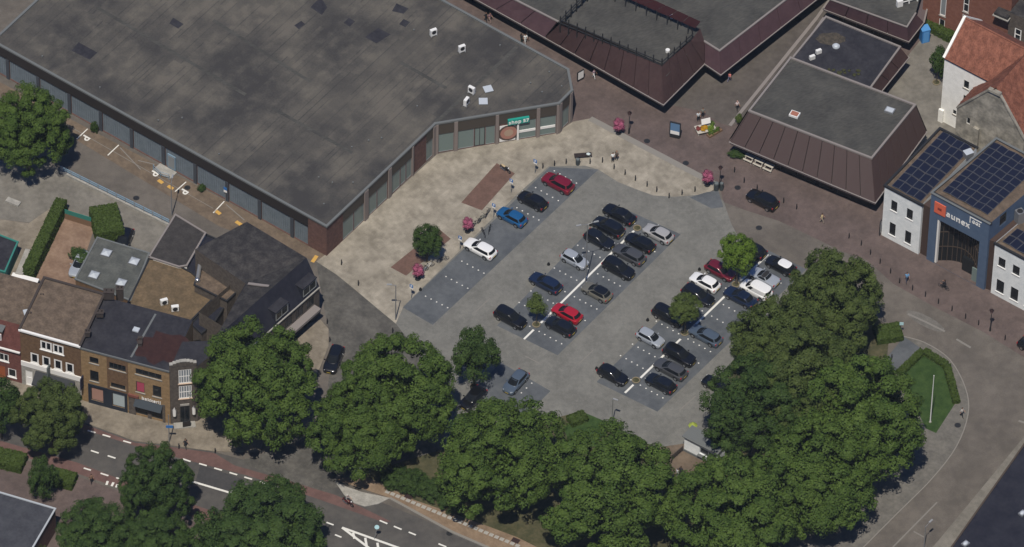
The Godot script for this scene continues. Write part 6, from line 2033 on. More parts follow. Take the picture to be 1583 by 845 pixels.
func tree(called: String, label: String, base: Vector3, crown_y: float, rad: Vector3, pal: String, variant: int, turn: float, group := "", dens := 1.0) -> Node3D:
	var t := thing(called, label, "tree", base, 0.0, group)
	var big := rad.x > 4.5
	var key := "%s%d%s" % [pal, variant, "b" if big else ("m" if rad.x > 2.0 else "s")]
	var ref := Vector3(8, 8, 8) if big else (Vector3(3.1, 3.1, 3.1) if rad.x > 2.0 else Vector3(1.5, 1.5, 1.5))
	if not crown_cache.has(key):
		var pl: Array = palettes[pal]
		if big: crown_cache[key] = leaf_mass(100 + variant * 7 + pal.length(), ref, 110, 7, 85, 0.275, pl[0], pl[1], -0.6)
		elif rad.x > 2.0: crown_cache[key] = leaf_mass(200 + variant * 7, ref, 34, 7, 50, 0.20, pl[0], pl[1], -0.6)
		else: crown_cache[key] = leaf_mass(300 + variant * 7, ref, 9, 9, 34, 0.19, pl[0], pl[1], -0.6)
	var tr := MB.new()
	tr = trunk_mesh(variant * 31 + 5, crown_y + rad.y * 0.4, 0.36 if big else (0.16 if rad.x > 2.0 else 0.08), rad.x)
	part(t, "trunk", tr, mat("bark", lin(0.085, 0.072, 0.055), 0.95))
	var c := part(t, "crown", crown_cache[key], leaf_mat(), Vector3(0, crown_y, 0))
	c.scale = rad / ref
	c.rotation.y = turn
	return t

func hedge(called: String, label: String, p: Array, w: float, h: float, sd: int, pal := "dark") -> void:
	# a clipped box of leaves between two ground points
	var a: Vector3 = p[0]; var b: Vector3 = p[1]
	var d := b - a
	var l := d.length()
	var t := thing(called, label, "hedge", (a + b) * 0.5, atan2(-d.z, d.x))
	var r := RandomNumberGenerator.new()
	r.seed = sd
	var v := PackedVector3Array(); var n := PackedVector3Array(); var c := PackedColorArray()
	var c0 := Color(0.030, 0.048, 0.010); var c1 := Color(0.055, 0.080, 0.018)
	var k := int((l * w + 2 * l * h + 2 * w * h) * 90)
	for i in k:
		var q := Vector3(r.randf_range(-l, l) * 0.5, r.randf_range(0, h), r.randf_range(-w, w) * 0.5)
		var nn := Vector3.UP
		var f := r.randf() * (l * w + 2 * l * h + 2 * w * h)
		if f < l * w: q.y = h
		elif f < l * w + 2 * l * h:
			nn = Vector3(0, 0, 1 if r.randf() < 0.5 else -1); q.z = nn.z * w * 0.5
		else:
			nn = Vector3(1 if r.randf() < 0.5 else -1, 0, 0); q.x = nn.x * l * 0.5
		q += nn * r.randf_range(-0.12, 0.04)
		nn = (nn + Vector3(r.randf_range(-0.7, 0.7), r.randf_range(-0.4, 0.7), r.randf_range(-0.7, 0.7))).normalized()
		var u := nn.cross(Vector3(r.randf_range(-1, 1), r.randf_range(-1, 1), r.randf_range(-1, 1))).normalized()
		var wv := nn.cross(u)
		var s := r.randf_range(0.09, 0.17)
		for z in [-u, wv * 0.8, u, -u, u, -wv * 0.8]:
			v.append(q + z * s); n.append(nn); c.append(c0.lerp(c1, r.randf()) if z == -u else c0.lerp(c1, 0.5))
	var arr := []
	arr.resize(Mesh.ARRAY_MAX)
	arr[Mesh.ARRAY_VERTEX] = v; arr[Mesh.ARRAY_NORMAL] = n; arr[Mesh.ARRAY_COLOR] = c
	var m := ArrayMesh.new()
	m.add_surface_from_arrays(Mesh.PRIMITIVE_TRIANGLES, arr)
	var core := MB.new()
	core.abox(Vector3(0, h * 0.5 - 0.08, 0), Vector3(l - 0.25, h - 0.16, w - 0.25))
	part(t, "branches", core, mat("hedge_core", lin(0.042, 0.064, 0.014), 1.0))
	part(t, "foliage", m, leaf_mat())

func all_trees() -> void:
	# large trees: the point is the middle of the crown as seen at its own height
	var big := "large trees around the square"
	tree("large_tree", "large leafy tree at the left edge beside the service street", v3(v2(Vector3(-63.24, 7.5, -16.63))), 7.5, Vector3(5.6, 6.0, 5.6), "plane", 1, 0.3, big)
	tree("large_tree", "large leafy tree in front of the dark corner building", v3(v2(Vector3(-31.84, 9, 28.84))), 9.0, Vector3(7.9, 8.2, 7.9), "plane", 2, 1.1, big)
	tree("large_tree", "large leafy tree right of the cobbled street", v3(v2(Vector3(-14.2, 9, 30.17))), 9.0, Vector3(7.6, 7.6, 7.4), "plane", 1, 2.6, big)
	tree("large_tree", "broad leafy tree between the cobbled street and the main road", v3(v2(Vector3(-18.6, 8, 34.66))), 8.0, Vector3(6.6, 6.2, 6.2), "plane", 3, 4.0, big)
	tree("large_tree", "large leafy tree in front of the grey-blue car", v3(v2(Vector3(-1.05, 8.6, 39.68))), 8.6, Vector3(8.4, 7.4, 7.6), "plane", 3, 0.9, big)
	tree("large_tree", "large leafy tree left of the kiosk", v3(v2(Vector3(12.36, 8.8, 44.97))), 8.8, Vector3(9.0, 7.9, 8.8), "plane", 2, 3.0, big)
	tree("large_tree", "large leafy tree at the bottom, below the kiosk", v3(v2(Vector3(27.76, 8.6, 48.94))), 8.6, Vector3(8.6, 7.2, 8.0), "plane", 1, 5.2, big)
	tree("large_tree", "uppermost large tree of the dark clump right of the car park", v3(v2(Vector3(40.85, 8.6, 12.04))), 8.6, Vector3(6.6, 6.8, 6.6), "olive", 3, 2.2, big)
	tree("large_tree", "tree of the dark clump nearest the white delivery van", v3(v2(Vector3(33.58, 8.2, 19.41))), 8.2, Vector3(6.2, 6.4, 6.2), "olive", 2, 4.4, big)
	tree("large_tree", "tree of the dark clump above the kiosk", v3(v2(Vector3(31.08, 8.2, 30.24))), 8.2, Vector3(6.9, 6.8, 6.6), "dark", 1, 0.6, big)
	tree("large_tree", "largest tree of the dark clump, beside the flagpole lawn", v3(v2(Vector3(43.31, 9.4, 33.16))), 9.4, Vector3(8.6, 8.4, 8.4), "plane", 1, 1.7, big)
	tree("large_tree", "tree of the dark clump above the bottom edge, left of the right-hand road", v3(v2(Vector3(38.4, 8.6, 41.94))), 8.6, Vector3(7.8, 7.2, 7.8), "plane", 3, 3.6, big)
	tree("large_tree", "tree in the middle of the dark clump", v3(v2(Vector3(37.53, 9.6, 27.58))), 9.6, Vector3(7.2, 7.0, 7.2), "olive", 1, 2.9, big)
	# trees of the car park and the plaza
	tree("parking_tree", "dark round tree between the plaza bays and the lower bays", v3(v2(Vector3(-4.48, 0, 19.81))), 5.6, Vector3(3.2, 3.9, 3.2), "dark", 3, 0.4, "trees in the car park")
	tree("plaza_tree", "small dense tree on the plaza beside parked bicycles", v3(v2(Vector3(-11, 0, -1.78))), 3.9, Vector3(2.1, 2.7, 2.1), "dark", 1, 1.4, "trees in the car park")
	tree("young_tree", "young thin tree between the black cars of the middle block", v3(v2(Vector3(3.25, 0, 8.86))), 3.7, Vector3(1.35, 1.5, 1.35), "young", 1, 0.2, "trees in the car park")
	tree("young_tree", "small round tree over the black car in the right-hand block", v3(v2(Vector3(22.23, 0, 9.75))), 4.6, Vector3(2.15, 2.0, 2.15), "young", 2, 2.0, "trees in the car park")
	tree("young_tree", "bright green tree between the maroon car and the silver convertible", v3(v2(Vector3(28.88, 0, 0.88))), 5.6, Vector3(2.6, 3.1, 2.6), "bright", 1, 0.9, "trees in the car park")
	tree("courtyard_tree", "dark oval tree in the courtyard beside the white old house", v3(v2(Vector3(55.41, 0, -36.54))), 3.7, Vector3(1.35, 2.7, 1.35), "dark", 2, 0.0)
	# trees along the main road
	tree("street_tree", "leafy tree in front of the brown row house", v3(v2(Vector3(-57.41, 6.5, 32.83))), 6.5, Vector3(4.55, 5.4, 4.55), "olive", 2, 3.3, "trees along the main road")
	tree("street_tree", "leafy tree cut off by the left edge in front of the red house", v3(v2(Vector3(-63.88, 6.5, 30.5))), 6.5, Vector3(2.9, 4.4, 2.9), "dark", 1, 0.5, "trees along the main road")
	tree("columnar_tree", "narrow dark tree beside the lower left building", v3(v2(Vector3(-58.01, 3.6, 40.6))), 3.6, Vector3(2.05, 3.5, 2.05), "dark", 3, 0.5, "trees along the main road")
	tree("street_tree", "dark oval tree in the middle of the road's lower edge", v3(v2(Vector3(-43.51, 6, 43.94))), 6.0, Vector3(4.6, 6.2, 4.6), "dark", 1, 2.5, "trees along the main road")
	tree("street_tree", "wide dark tree at the bottom edge left of the traffic island", v3(v2(Vector3(-29.83, 5.5, 50.29))), 5.5, Vector3(7.8, 5.0, 7.0), "dark", 2, 1.5, "trees along the main road")
	tree("street_tree", "reddish dark tree at the bottom edge, left of the wide dark one", v3(v2(Vector3(-35.82, 5, 50.88))), 5.0, Vector3(3.6, 4.2, 3.6), "dark", 2, 4.4, "trees along the main road")
	tree("street_tree", "dark bushy tree at the bottom edge beside the lower left building", v3(v2(Vector3(-50.66, 4.6, 50.76))), 4.6, Vector3(5.2, 4.0, 4.8), "dark", 1, 5.0, "trees along the main road")
	tree("street_tree", "low bushy tree filling the bottom edge below the oval tree", v3(v2(Vector3(-43.41, 4, 51.83))), 4.0, Vector3(4.6, 3.6, 4.6), "dark", 2, 0.7, "trees along the main road")
	tree("shrub", "shrub in front of the lower left building at the bottom edge", v3(v2(Vector3(-59.2, 1.4, 50.33))), 1.4, Vector3(1.9, 1.6, 1.9), "young", 1, 0.7)
	# hedges and low shrubs
	hedge("low_hedge", "yellow-green low hedge by the main road at the left edge", [Vector3(-66.32, 0, 33.89), Vector3(-60.69, 0, 35.47)], 2.6, 1.3, 11)
	hedge("low_hedge", "short yellow-green hedge right of the narrow dark tree", [Vector3(-56.99, 0, 37.55), Vector3(-54.19, 0, 38.34)], 2.2, 1.3, 12)
	hedge("lawn_hedge", "low hedge along the upper left side of the flagpole lawn", [Vector3(49.51, 0, 16.35), Vector3(52.64, 0, 12.31)], 0.9, 0.7, 13)
	hedge("lawn_hedge", "low hedge along the upper right side of the flagpole lawn", [Vector3(52.81, 0, 12.31), Vector3(55.57, 0, 14.7)], 0.9, 0.7, 14)
	hedge("lawn_hedge", "low hedge along the right side of the flagpole lawn", [Vector3(55.65, 0, 14.81), Vector3(56.74, 0, 21.04)], 0.9, 0.7, 15)
	hedge("lawn_hedge", "hedge at the upper edge of the dark clump by the road", [Vector3(46.56, 0, 9.9), Vector3(49.89, 0, 9.12)], 2.6, 1.0, 16)
	hedge("low_hedge", "green bushes at the foot of the red brick house", [Vector3(54.34, 0, -47.08), Vector3(57.73, 0, -44.5)], 1.6, 1.2, 17)
	hedge("low_hedge", "low hedge beside the lamp post at the lower edge of the car park", [Vector3(7.67, 0, 26), Vector3(9.71, 0, 24.83)], 1.6, 0.8, 18)
	var bw := ["leftmost", "second", "third", "rightmost"]
	for i in 4:
		var q: Vector3 = [Vector3(-13.97, 0, 36.89), Vector3(-11.68, 0, 37.69), Vector3(-9.38, 0, 38.93), Vector3(-6.75, 0, 40.37)][i]
		tree("shrub", "%s shrub below the trees beside the bus stop pavement" % bw[i], q, 1.3, Vector3(2.2, 1.5, 1.8), "dark", 1 + i % 3, i * 1.3, "shrubs by the bus stop pavement")
	var sh := [[Vector3(-55.07, 0, -23.68), 0.8], [Vector3(-40.56, 0, -13.52), 0.7]]
	tree("climbing_plant", "green shrub growing against the shutters of the hall, near the large tree", sh[0][0], 0.9, Vector3(0.55, 1.2, 0.55), "dark", 3, 0.0)
	tree("climbing_plant", "small green shrub growing against the shutters near the service door", sh[1][0], 0.5, Vector3(0.6, 0.6, 0.6), "dark", 3, 1.0)
	tree("ivy", "ivy growing over the silver car in the back yard", Vector3(-55.32, 0, -0.28), 1.2, Vector3(1.3, 0.8, 1.9), "dark", 1, 1.0)

# ------------------------------------------------------------------ street furniture
func bollard(p: Vector3, label: String) -> void:
	var t := thing("bollard", label, "bollard", p, 0.0, "bollards round the square")
	var m := MB.new()
	m.tube(Vector3(0, 0, 0), Vector3(0, 0.85, 0), 0.085, 0.07, 8)
	part(t, "post", m, mats.metal_dark)
	m = MB.new()
	m.ball(Vector3(0, 0.9, 0), Vector3(0.085, 0.08, 0.085), 8, 5)
	part(t, "cap", m, mat("bollard_cap", lin(0.035, 0.03, 0.028), 0.5))

func lantern(p: Vector3, label: String) -> void:
	var t := thing("lantern_post", label, "street lamp", p, 0.0, "old-style lantern posts")
	var m := MB.new()
	m.tube(Vector3.ZERO, Vector3(0, 0.8, 0), 0.14, 0.10, 8)
	m.tube(Vector3(0, 0.8, 0), Vector3(0, 3.3, 0), 0.065, 0.05, 8)
	part(t, "post", m, mats.metal_dark)
	m = MB.new()
	m.tube(Vector3(0, 3.3, 0), Vector3(0, 3.8, 0), 0.14, 0.27, 6)
	part(t, "lantern_glass", m, mat("lantern_glass", lin(0.13, 0.09, 0.085), 0.2))
	m = MB.new()
	m.tube(Vector3(0, 3.8, 0), Vector3(0, 4.1, 0), 0.33, 0.05, 6)
	m.ball(Vector3(0, 4.14, 0), Vector3(0.06, 0.08, 0.06), 6, 4)
	part(t, "lantern_roof", m, mat("lantern_roof", lin(0.06, 0.035, 0.035), 0.6))

func lamp_post(p: Vector3, h: float, arms: Array, label: String) -> void:
	var t := thing("lamp_post", label, "street lamp", p, 0.0, "tall lamp posts")
	var m := MB.new()
	m.tube(Vector3.ZERO, Vector3(0, h, 0), 0.085, 0.05, 8)
	part(t, "pole", m, mats.metal_grey)
	for a in arms:
		m = MB.new()
		var e := Vector3(a[0], h + 0.15, a[1])
		m.tube(Vector3(0, h - 0.05, 0), e, 0.035, 0.03, 6)
		var ar := part(t, "arm", m, mats.metal_grey)
		m = MB.new()
		var dd := Vector3(a[0], 0, a[1]).normalized()
		m.bar(e - dd * 0.1, e + dd * 0.55, 0.22, 0.1)
		part(ar, "lamp_head", m, mat("lamp_head", lin(0.24, 0.25, 0.26), 0.5))

func parking_sign(p: Vector3, label: String) -> void:
	var t := thing("parking_sign", label, "sign", p, 0.0, "blue parking signs along the plaza bays")
	var m := MB.new()
	m.tube(Vector3.ZERO, Vector3(0, 2.6, 0), 0.04, 0.04, 7)
	part(t, "pole", m, mats.metal_grey)
	m = MB.new()
	m.box(Transform3D(Basis(Vector3.UP, -0.55), Vector3(0, 2.35, 0.06)), Vector3(0.5, 0.5, 0.04))
	var pl := part(t, "plate", m, mats.sign_blue)
	var o := part(pl, "letter", text_mesh("P", 0.5, 0.02), mats.frame_white)
	o.transform = Transform3D(Basis(Vector3.UP, -0.55), Vector3(-0.012, 2.35, 0.085))
	m = MB.new()
	m.box(Transform3D(Basis(Vector3.UP, -0.55), Vector3(0, 1.95, 0.06)), Vector3(0.5, 0.25, 0.03))
	part(t, "sub_plate", m, mats.frame_white)

func flower_tower(p: Vector3, label: String, s := 1.0) -> void:
	var t := thing("flower_tower", label, "flower planter", p, 0.0, "pink flower towers")
	var m := MB.new()
	m.tube(Vector3.ZERO, Vector3(0, 0.9 * s, 0), 0.09, 0.07, 8)
	m.tube(Vector3.ZERO, Vector3(0, 0.08, 0), 0.4, 0.35, 12)
	m.tube(Vector3(0, 0.75 * s, 0), Vector3(0, 0.95 * s, 0), 0.45, 0.55, 12)
	part(t, "stand", m, mats.metal_dark)
	var c := part(t, "flowers", flower_mesh(), leaf_mat(), Vector3(0, 1.55 * s, 0))
	c.scale = Vector3(0.8, 0.95, 0.8) * s

func flower_mesh() -> ArrayMesh:
	if not crown_cache.has("flowers"):
		crown_cache["flowers"] = leaf_mass(900, Vector3(1, 1, 1), 10, 9, 26, 0.16, Color(0.15, 0.05, 0.075), Color(0.42, 0.11, 0.20), -0.9)
	return crown_cache["flowers"]

var bike_parts := {}
func bicycle(p: Vector3, turn: float, label: String, col: Material) -> Node3D:
	if bike_parts.is_empty():
		var m := MB.new()
		m.ring(Vector3.ZERO, Vector3(0, 0, 1), 0.32, 0.022, 18, 5)
		bike_parts["tyre"] = m.mesh()
		m = MB.new()
		for i in 8: m.tube(Vector3.ZERO, Vector3(cos(TAU * i / 8), sin(TAU * i / 8), 0) * 0.31, 0.006, 0.006, 4, false)
		m.tube(Vector3(0, 0, -0.04), Vector3(0, 0, 0.04), 0.03, 0.03, 6)
		bike_parts["spokes"] = m.mesh()
		m = MB.new()
		var bb := Vector3(-0.05, 0.32, 0); var st := Vector3(-0.18, 0.82, 0); var hd := Vector3(0.36, 0.80, 0)
		for s in [[bb, st], [bb, Vector3(0.38, 0.66, 0)], [st * 0.96, hd], [bb, Vector3(-0.54, 0.34, 0)], [st * 0.93, Vector3(-0.54, 0.34, 0)], [hd + Vector3(-0.02, 0.12, 0), Vector3(0.52, 0.34, 0)]]:
			m.tube(s[0], s[1], 0.024, 0.024, 6)
		bike_parts["frame"] = m.mesh()
		m = MB.new()
		m.tube(Vector3(0.34, 0.92, 0), Vector3(0.33, 1.0, 0), 0.02, 0.02, 6)
		m.tube(Vector3(0.33, 1.0, -0.27), Vector3(0.33, 1.0, 0.27), 0.018, 0.018, 6)
		for z in [-1.0, 1.0]: m.tube(Vector3(0.33, 1.0, z * 0.27), Vector3(0.2, 1.0, z * 0.3), 0.022, 0.022, 6)
		bike_parts["handlebar"] = m.mesh()
		m = MB.new()
		m.ball(Vector3(-0.2, 0.9, 0), Vector3(0.14, 0.04, 0.09), 8, 5)
		bike_parts["saddle"] = m.mesh()
		m = MB.new()
		m.abox(Vector3(-0.52, 0.72, 0), Vector3(0.36, 0.03, 0.13))
		bike_parts["rack"] = m.mesh()
	var t := thing("bicycle", label, "bicycle", p, turn, "bicycles parked on the plaza")
	part(t, "frame", bike_parts.frame, col)
	part(t, "handlebar", bike_parts.handlebar, mats.metal_dark)
	part(t, "saddle", bike_parts.saddle, mats.rubber)
	part(t, "luggage_rack", bike_parts.rack, mats.metal_dark)
	for x in [-0.54, 0.54]:
		var w := part(t, "wheel", bike_parts.tyre, mats.rubber, Vector3(x, 0.342, 0))
		part(w, "spokes", bike_parts.spokes, mats.steel)
	return t

func scooter(p: Vector3, turn: float, label: String, seat: Material, body: Material, called := "motorcycle") -> Node3D:
	var t := thing(called, label, called.replace("_", " "), p, turn)
	var m := MB.new()
	for x in [-0.62, 0.66]:
		m = MB.new()
		m.ring(Vector3.ZERO, Vector3(0, 0, 1), 0.22, 0.075, 14, 6)
		var w := part(t, "wheel", m, mats.rubber, Vector3(x, 0.295, 0))
		m = MB.new()
		m.tube(Vector3(0, 0, -0.05), Vector3(0, 0, 0.05), 0.15, 0.15, 10)
		part(w, "rim", m, mats.steel)
	m = MB.new()
	m.ball(Vector3(-0.1, 0.48, 0), Vector3(0.45, 0.2, 0.17), 10, 6)
	m.ball(Vector3(0.18, 0.72, 0), Vector3(0.28, 0.15, 0.15), 10, 6)
	m.bar(Vector3(0.42, 0.88, 0), Vector3(0.66, 0.32, 0), 0.1, 0.1)
	m.ball(Vector3(-0.62, 0.64, 0), Vector3(0.25, 0.08, 0.13), 8, 5)
	part(t, "body", m, body)
	m = MB.new()
	m.ball(Vector3(-0.32, 0.78, 0), Vector3(0.42, 0.09, 0.16), 10, 5)
	part(t, "seat", m, seat)
	m = MB.new()
	m.tube(Vector3(0.4, 1.0, -0.36), Vector3(0.4, 1.0, 0.36), 0.022, 0.022, 6)
	m.tube(Vector3(0.44, 0.86, 0), Vector3(0.4, 1.0, 0), 0.03, 0.03, 6)
	part(t, "handlebar", m, mats.metal_dark)
	m = MB.new()
	m.ball(Vector3(0.56, 0.86, 0), Vector3(0.08, 0.1, 0.1), 8, 5)
	part(t, "headlight", m, mats.lamp_lens)
	m = MB.new()
	m.tube(Vector3(0.1, 0.3, 0.17), Vector3(-0.7, 0.34, 0.19), 0.05, 0.06, 7)
	part(t, "exhaust", m, mats.steel)
	m = MB.new()
	m.tube(Vector3(0, 0.35, -0.15), Vector3(-0.05, 0.0, -0.28), 0.018, 0.018, 5)
	part(t, "side_stand", m, mats.metal_dark)
	return t

func ring_guard(p: Vector3, label: String) -> void:
	var t := thing("tree_ring", label, "tree guard", p, 0.0, "round guards at the row ends")
	var m := MB.new()
	m.ring(Vector3(0, 0.12, 0), Vector3.UP, 0.48, 0.08, 18, 6)
	part(t, "kerb_ring", m, mat("ring_stone", lin(0.19, 0.16, 0.105), 0.9))
	m = MB.new()
	m.tube(Vector3.ZERO, Vector3(0, 0.06, 0), 0.5, 0.5, 14)
	part(t, "soil", m, mats.soil)

func furniture() -> void:
	var where := ["left end of the arc below the bench", "second of the arc, below the bench", "under the right end of the bench", "arc, just right of the bench", "arc, below the white-shirted couple", "arc, first right of the couple", "arc, second right of the couple", "arc, third right of the couple", "arc, fourth right of the couple", "lowest of the arc", "arc, third left of the pink flower tower", "arc, second left of the pink flower tower", "arc, beside the pink flower tower"]
	var pts := [Vector3(3.7, 0, -19.03), Vector3(5.21, 0, -19.55), Vector3(6.73, 0, -19.96), Vector3(9.85, 0, -20.05), Vector3(11.46, 0, -20.34), Vector3(12.99, 0, -19.21), Vector3(14.43, 0, -18.2), Vector3(15.78, 0, -17.18), Vector3(17.31, 0, -16.17), Vector3(18.57, 0, -15.27), Vector3(20.18, 0, -14.15), Vector3(21.86, 0, -14.79), Vector3(23.54, 0, -15.43)]
	for i in pts.size(): bollard(pts[i], "dark bollard, " + where[i])
	var w2 := ["beside the terrace tables", "left of the car on the brick street", "above the car on the brick street", "right of the car on the brick street", "second right of the car on the brick street", "below the corner of the mansard building"]
	pts = [Vector3(28.69, 0, -19.12), Vector3(29.95, 0, -17.27), Vector3(31.63, 0, -16.04), Vector3(35.07, 0, -13.8), Vector3(36.75, 0, -12.68), Vector3(39.83, 0, -10.1)]
	for i in 5: bollard(pts[i], "dark bollard on the brick street, " + w2[i])
	var ord := ["first", "second", "third", "fourth", "fifth", "sixth", "seventh", "eighth", "ninth", "tenth", "eleventh", "twelfth", "thirteenth"]
	pts = [Vector3(43.49, 0, -7.66), Vector3(45.06, 0, -6.43), Vector3(46.21, 0, -4.85), Vector3(47.44, 0, -3.27), Vector3(48.75, 0, -1.58), Vector3(49.89, 0, 0.11), Vector3(51.53, 0, 1.32), Vector3(53.17, 0, 2.41), Vector3(54.81, 0, 3.62), Vector3(56.53, 0, 4.82), Vector3(58.24, 0, 6.13), Vector3(59.88, 0, 7.22), Vector3(63.21, 0, 9.72)]
	for i in pts.size(): bollard(pts[i], "%s bollard from the left in front of the white and blue offices" % ord[i])
	pts = [Vector3(-19.71, 0, 2.74), Vector3(-21.99, 0, -0.86), Vector3(-15.08, 0, 10.91), Vector3(48.65, 0, 13.56), Vector3(-23.48, 0, 9.58), Vector3(-23.05, 0, 12.74), Vector3(-36.84, 0, 32.33), Vector3(-41.43, 0, 31.7)]
	var w3 := ["right one of two on the left end of the plaza", "left one of two on the left end of the plaza", "below the lamp post at the plaza's lower end", "beside the flagpole lawn", "upper one on the corner pavement by the slate house", "lower one on the corner pavement by the slate house", "on the pavement below the large tree", "on the pavement beside the corner building"]
	for i in pts.size(): bollard(pts[i], "dark bollard, " + w3[i])
	pts = [Vector3(-11.71, 0, 3.29), Vector3(4.69, 0, -1.7), Vector3(10.04, 0, -8.93), Vector3(17.5, 0, 7.74), Vector3(11.03, 0, 16.41), Vector3(24.13, 0, -1.39)]
	w3 = ["at the empty plaza bays", "at the upper edge of the middle block near the silver car", "at the upper edge of the middle block near the black cars", "at the upper edge of the right-hand block near the silver car", "at the lower left corner of the right-hand block", "at the upper edge of the right-hand block near the maroon car"]
	for i in pts.size():
		var t := thing("kerb_marker", "low dark marker " + w3[i], "bollard", pts[i], 0.0, "low markers at the bays")
		var m := MB.new()
		m.tube(Vector3.ZERO, Vector3(0, 0.3, 0), 0.22, 0.16, 8)
		part(t, "base", m, mats.rubber)
		m = MB.new()
		m.tube(Vector3(0, 0.3, 0), Vector3(0, 0.42, 0), 0.16, 0.08, 8)
		part(t, "cap", m, mats.metal_dark)
	lantern(Vector3(14.89, 0, -25.79), "lantern post beside the upper pink flower tower")
	lantern(Vector3(26.75, 0, -16.23), "lantern post beside the litter bins")
	lantern(Vector3(61.35, 0, 8.19), "lantern post in front of the right white office wing")
	lamp_post(Vector3(9.48, 0, 1.48), 11.0, [[-0.9, 0.3], [0.9, -0.3]], "tall double-headed lamp post in the middle block")
	lamp_post(Vector3(-14.76, 0, 8.63), 6.4, [[-0.6, 0.0]], "lamp post at the lower left end of the plaza")
	lamp_post(Vector3(13.07, 0, 25.83), 4.6, [[0.12, 0.05]], "lamp post at the lower edge of the car park")
	lamp_post(Vector3(-44.22, 0, -8.96), 6.0, [[0.1, -0.9]], "lamp post at the end of the guard rail")
	lamp_post(Vector3(52.14, 0, 45.51), 4.0, [[0.5, -0.6]], "lamp post at the bottom of the right-hand road")
	parking_sign(Vector3(-12.84, 0, 4.81), "blue parking sign at the empty plaza bays")
	parking_sign(Vector3(-6.79, 0, -3.99), "blue parking sign above the white hatchback")
	parking_sign(Vector3(-2.56, 0, -9.93), "blue parking sign above the blue hatchback")
	parking_sign(Vector3(-0.36, 0, -14.44), "blue parking sign above the black hatchback")
	parking_sign(Vector3(2.7, 0, -18.06), "blue parking sign above the dark red car")
	flower_tower(Vector3(13.53, 0, -25.74), "pink flower tower at the upper corner of the plaza", 1.1)
	flower_tower(Vector3(25.15, 0, -16.65), "pink flower tower at the end of the plaza kerb", 1.1)
	flower_tower(Vector3(-5.86, 0, -7.27), "pink flower tower beside the parked bicycles and the white hatchback", 1.05)
	flower_tower(Vector3(-12.09, 0, 1.35), "pink flower tower beside the small dense plaza tree", 1.1)
	var bw := ["left of the pair behind the pink tower", "right of the pair behind the pink tower", "nearest the blue car behind the pink tower", "leaning towards the bay, left one", "leaning towards the bay, right one", "under the plaza tree, left one", "under the plaza tree, middle one", "under the plaza tree, right one"]
	var bp := [[Vector3(-4.79, 0, -8.46), 0.8], [Vector3(-4.06, 0, -9.41), 0.9], [Vector3(-3.32, 0, -10.37), 1.2], [Vector3(-3.84, 0, -6.86), 1.9], [Vector3(-3.01, 0, -7.47), 1.4], [Vector3(-11.37, 0, 0.18), 0.7], [Vector3(-10.73, 0, -0.64), 0.6], [Vector3(-8.92, 0, -1.85), 0.5]]
	var bc := [mats.metal_dark, mat("bike_green", lin(0.03, 0.05, 0.04), 0.4), mats.metal_dark, mats.metal_dark, mat("bike_green", Color.WHITE), mat("bike_blue", lin(0.06, 0.10, 0.16), 0.4), mats.metal_white, mats.metal_dark]
	for i in bp.size(): bicycle(bp[i][0], bp[i][1], "bicycle parked on the plaza, " + bw[i], bc[i])
	scooter(Vector3(-1.19, 0, -18.41), -0.725, "dark motorcycle with a tan seat on the red paving strip", mat("tan_seat", lin(0.42, 0.33, 0.20), 0.7), mats.metal_dark)
	# bench with a white bag at its end
	var t := thing("bench", "long dark bench on the plaza above the bollard arc", "bench", Vector3(8.91, 0, -21.21), 0.139)
	var m := MB.new()
	for i in 4:
		m = MB.new()
		m.abox(Vector3(0, 0.46, -0.27 + i * 0.18), Vector3(2.3, 0.06, 0.15))
		part(t, "slat", m, mat("bench_wood", lin(0.030, 0.022, 0.020), 0.7))
	for x in [-0.9, 0.9]:
		m = MB.new()
		m.abox(Vector3(x, 0.215, 0), Vector3(0.12, 0.43, 0.6))
		part(t, "leg", m, mats.concrete)
	m = MB.new()
	m.ball(Vector3(9.62, 0.62, -21.21) , Vector3(0.3, 0.17, 0.22), 8, 6, 0.12, rng)
	tag(part(self, "bag", m, mat("bag_white", lin(0.50, 0.58, 0.58), 0.8)), "pale bag lying on the right end of the dark bench", "bag")
	bin(Vector3(8.25, 0, -19.89), "round dark litter bin in front of the bench", 0.28, 0.9)
	bin(Vector3(26.32, 0, -15.87), "grey litter bin left of the lantern post", 0.34, 1.15)
	bin(Vector3(27, 0, -15.89), "dark litter bin right of the lantern post", 0.26, 1.15)
	# advertising boards
	board(Vector3(20.91, 0, -25.26), -0.284, 1.5, 2.4, "tall advertising board with a blue poster on the brick street", mats.metal_dark, mat("poster_blue", lin(0.10, 0.19, 0.32), 0.4), true)
	board(Vector3(8.43, 0, -35.28), 0.702, 1.1, 1.5, "white street sign board near the corner of the hall", mats.metal_dark, mats.frame_white, false)
	board(Vector3(47.52, 0, -8.48), 1.35, 0.8, 2.0, "white sign board at the corner of the white office wing", mats.metal_dark, mats.frame_white, false)
	board(Vector3(-40.61, 0, 28.15), 0.253, 1.0, 0.9, "low dark sign board in front of the corner building", mats.metal_dark, mats.fascia_dark, false)
	# flower stall
	t = thing("flower_stall", "flower stall with a white sign board and yellow and green plants", "stall", Vector3(24.9, 0, -26.58), 0.35)
	m = MB.new()
	m.abox(Vector3(0, 0.5, 0), Vector3(2.6, 0.1, 1.5))
	for x in [-1.15, 1.15]:
		for z in [-0.6, 0.6]: m.abox(Vector3(x, 0.225, z), Vector3(0.1, 0.45, 0.1))
	part(t, "table", m, mats.wood_pale)
	m = MB.new()
	m.box(Transform3D(Basis(Vector3.RIGHT, -0.35), Vector3(0.15, 1.45, -0.3)), Vector3(1.25, 0.8, 0.05))
	part(t, "sign_board", m, mats.frame_white)
	m = MB.new()
	for x in [-0.4, 0.7]: m.tube(Vector3(x, 0.55, -0.35), Vector3(x, 1.5, -0.33), 0.03, 0.03, 5)
	part(t, "sign_legs", m, mats.metal_dark)
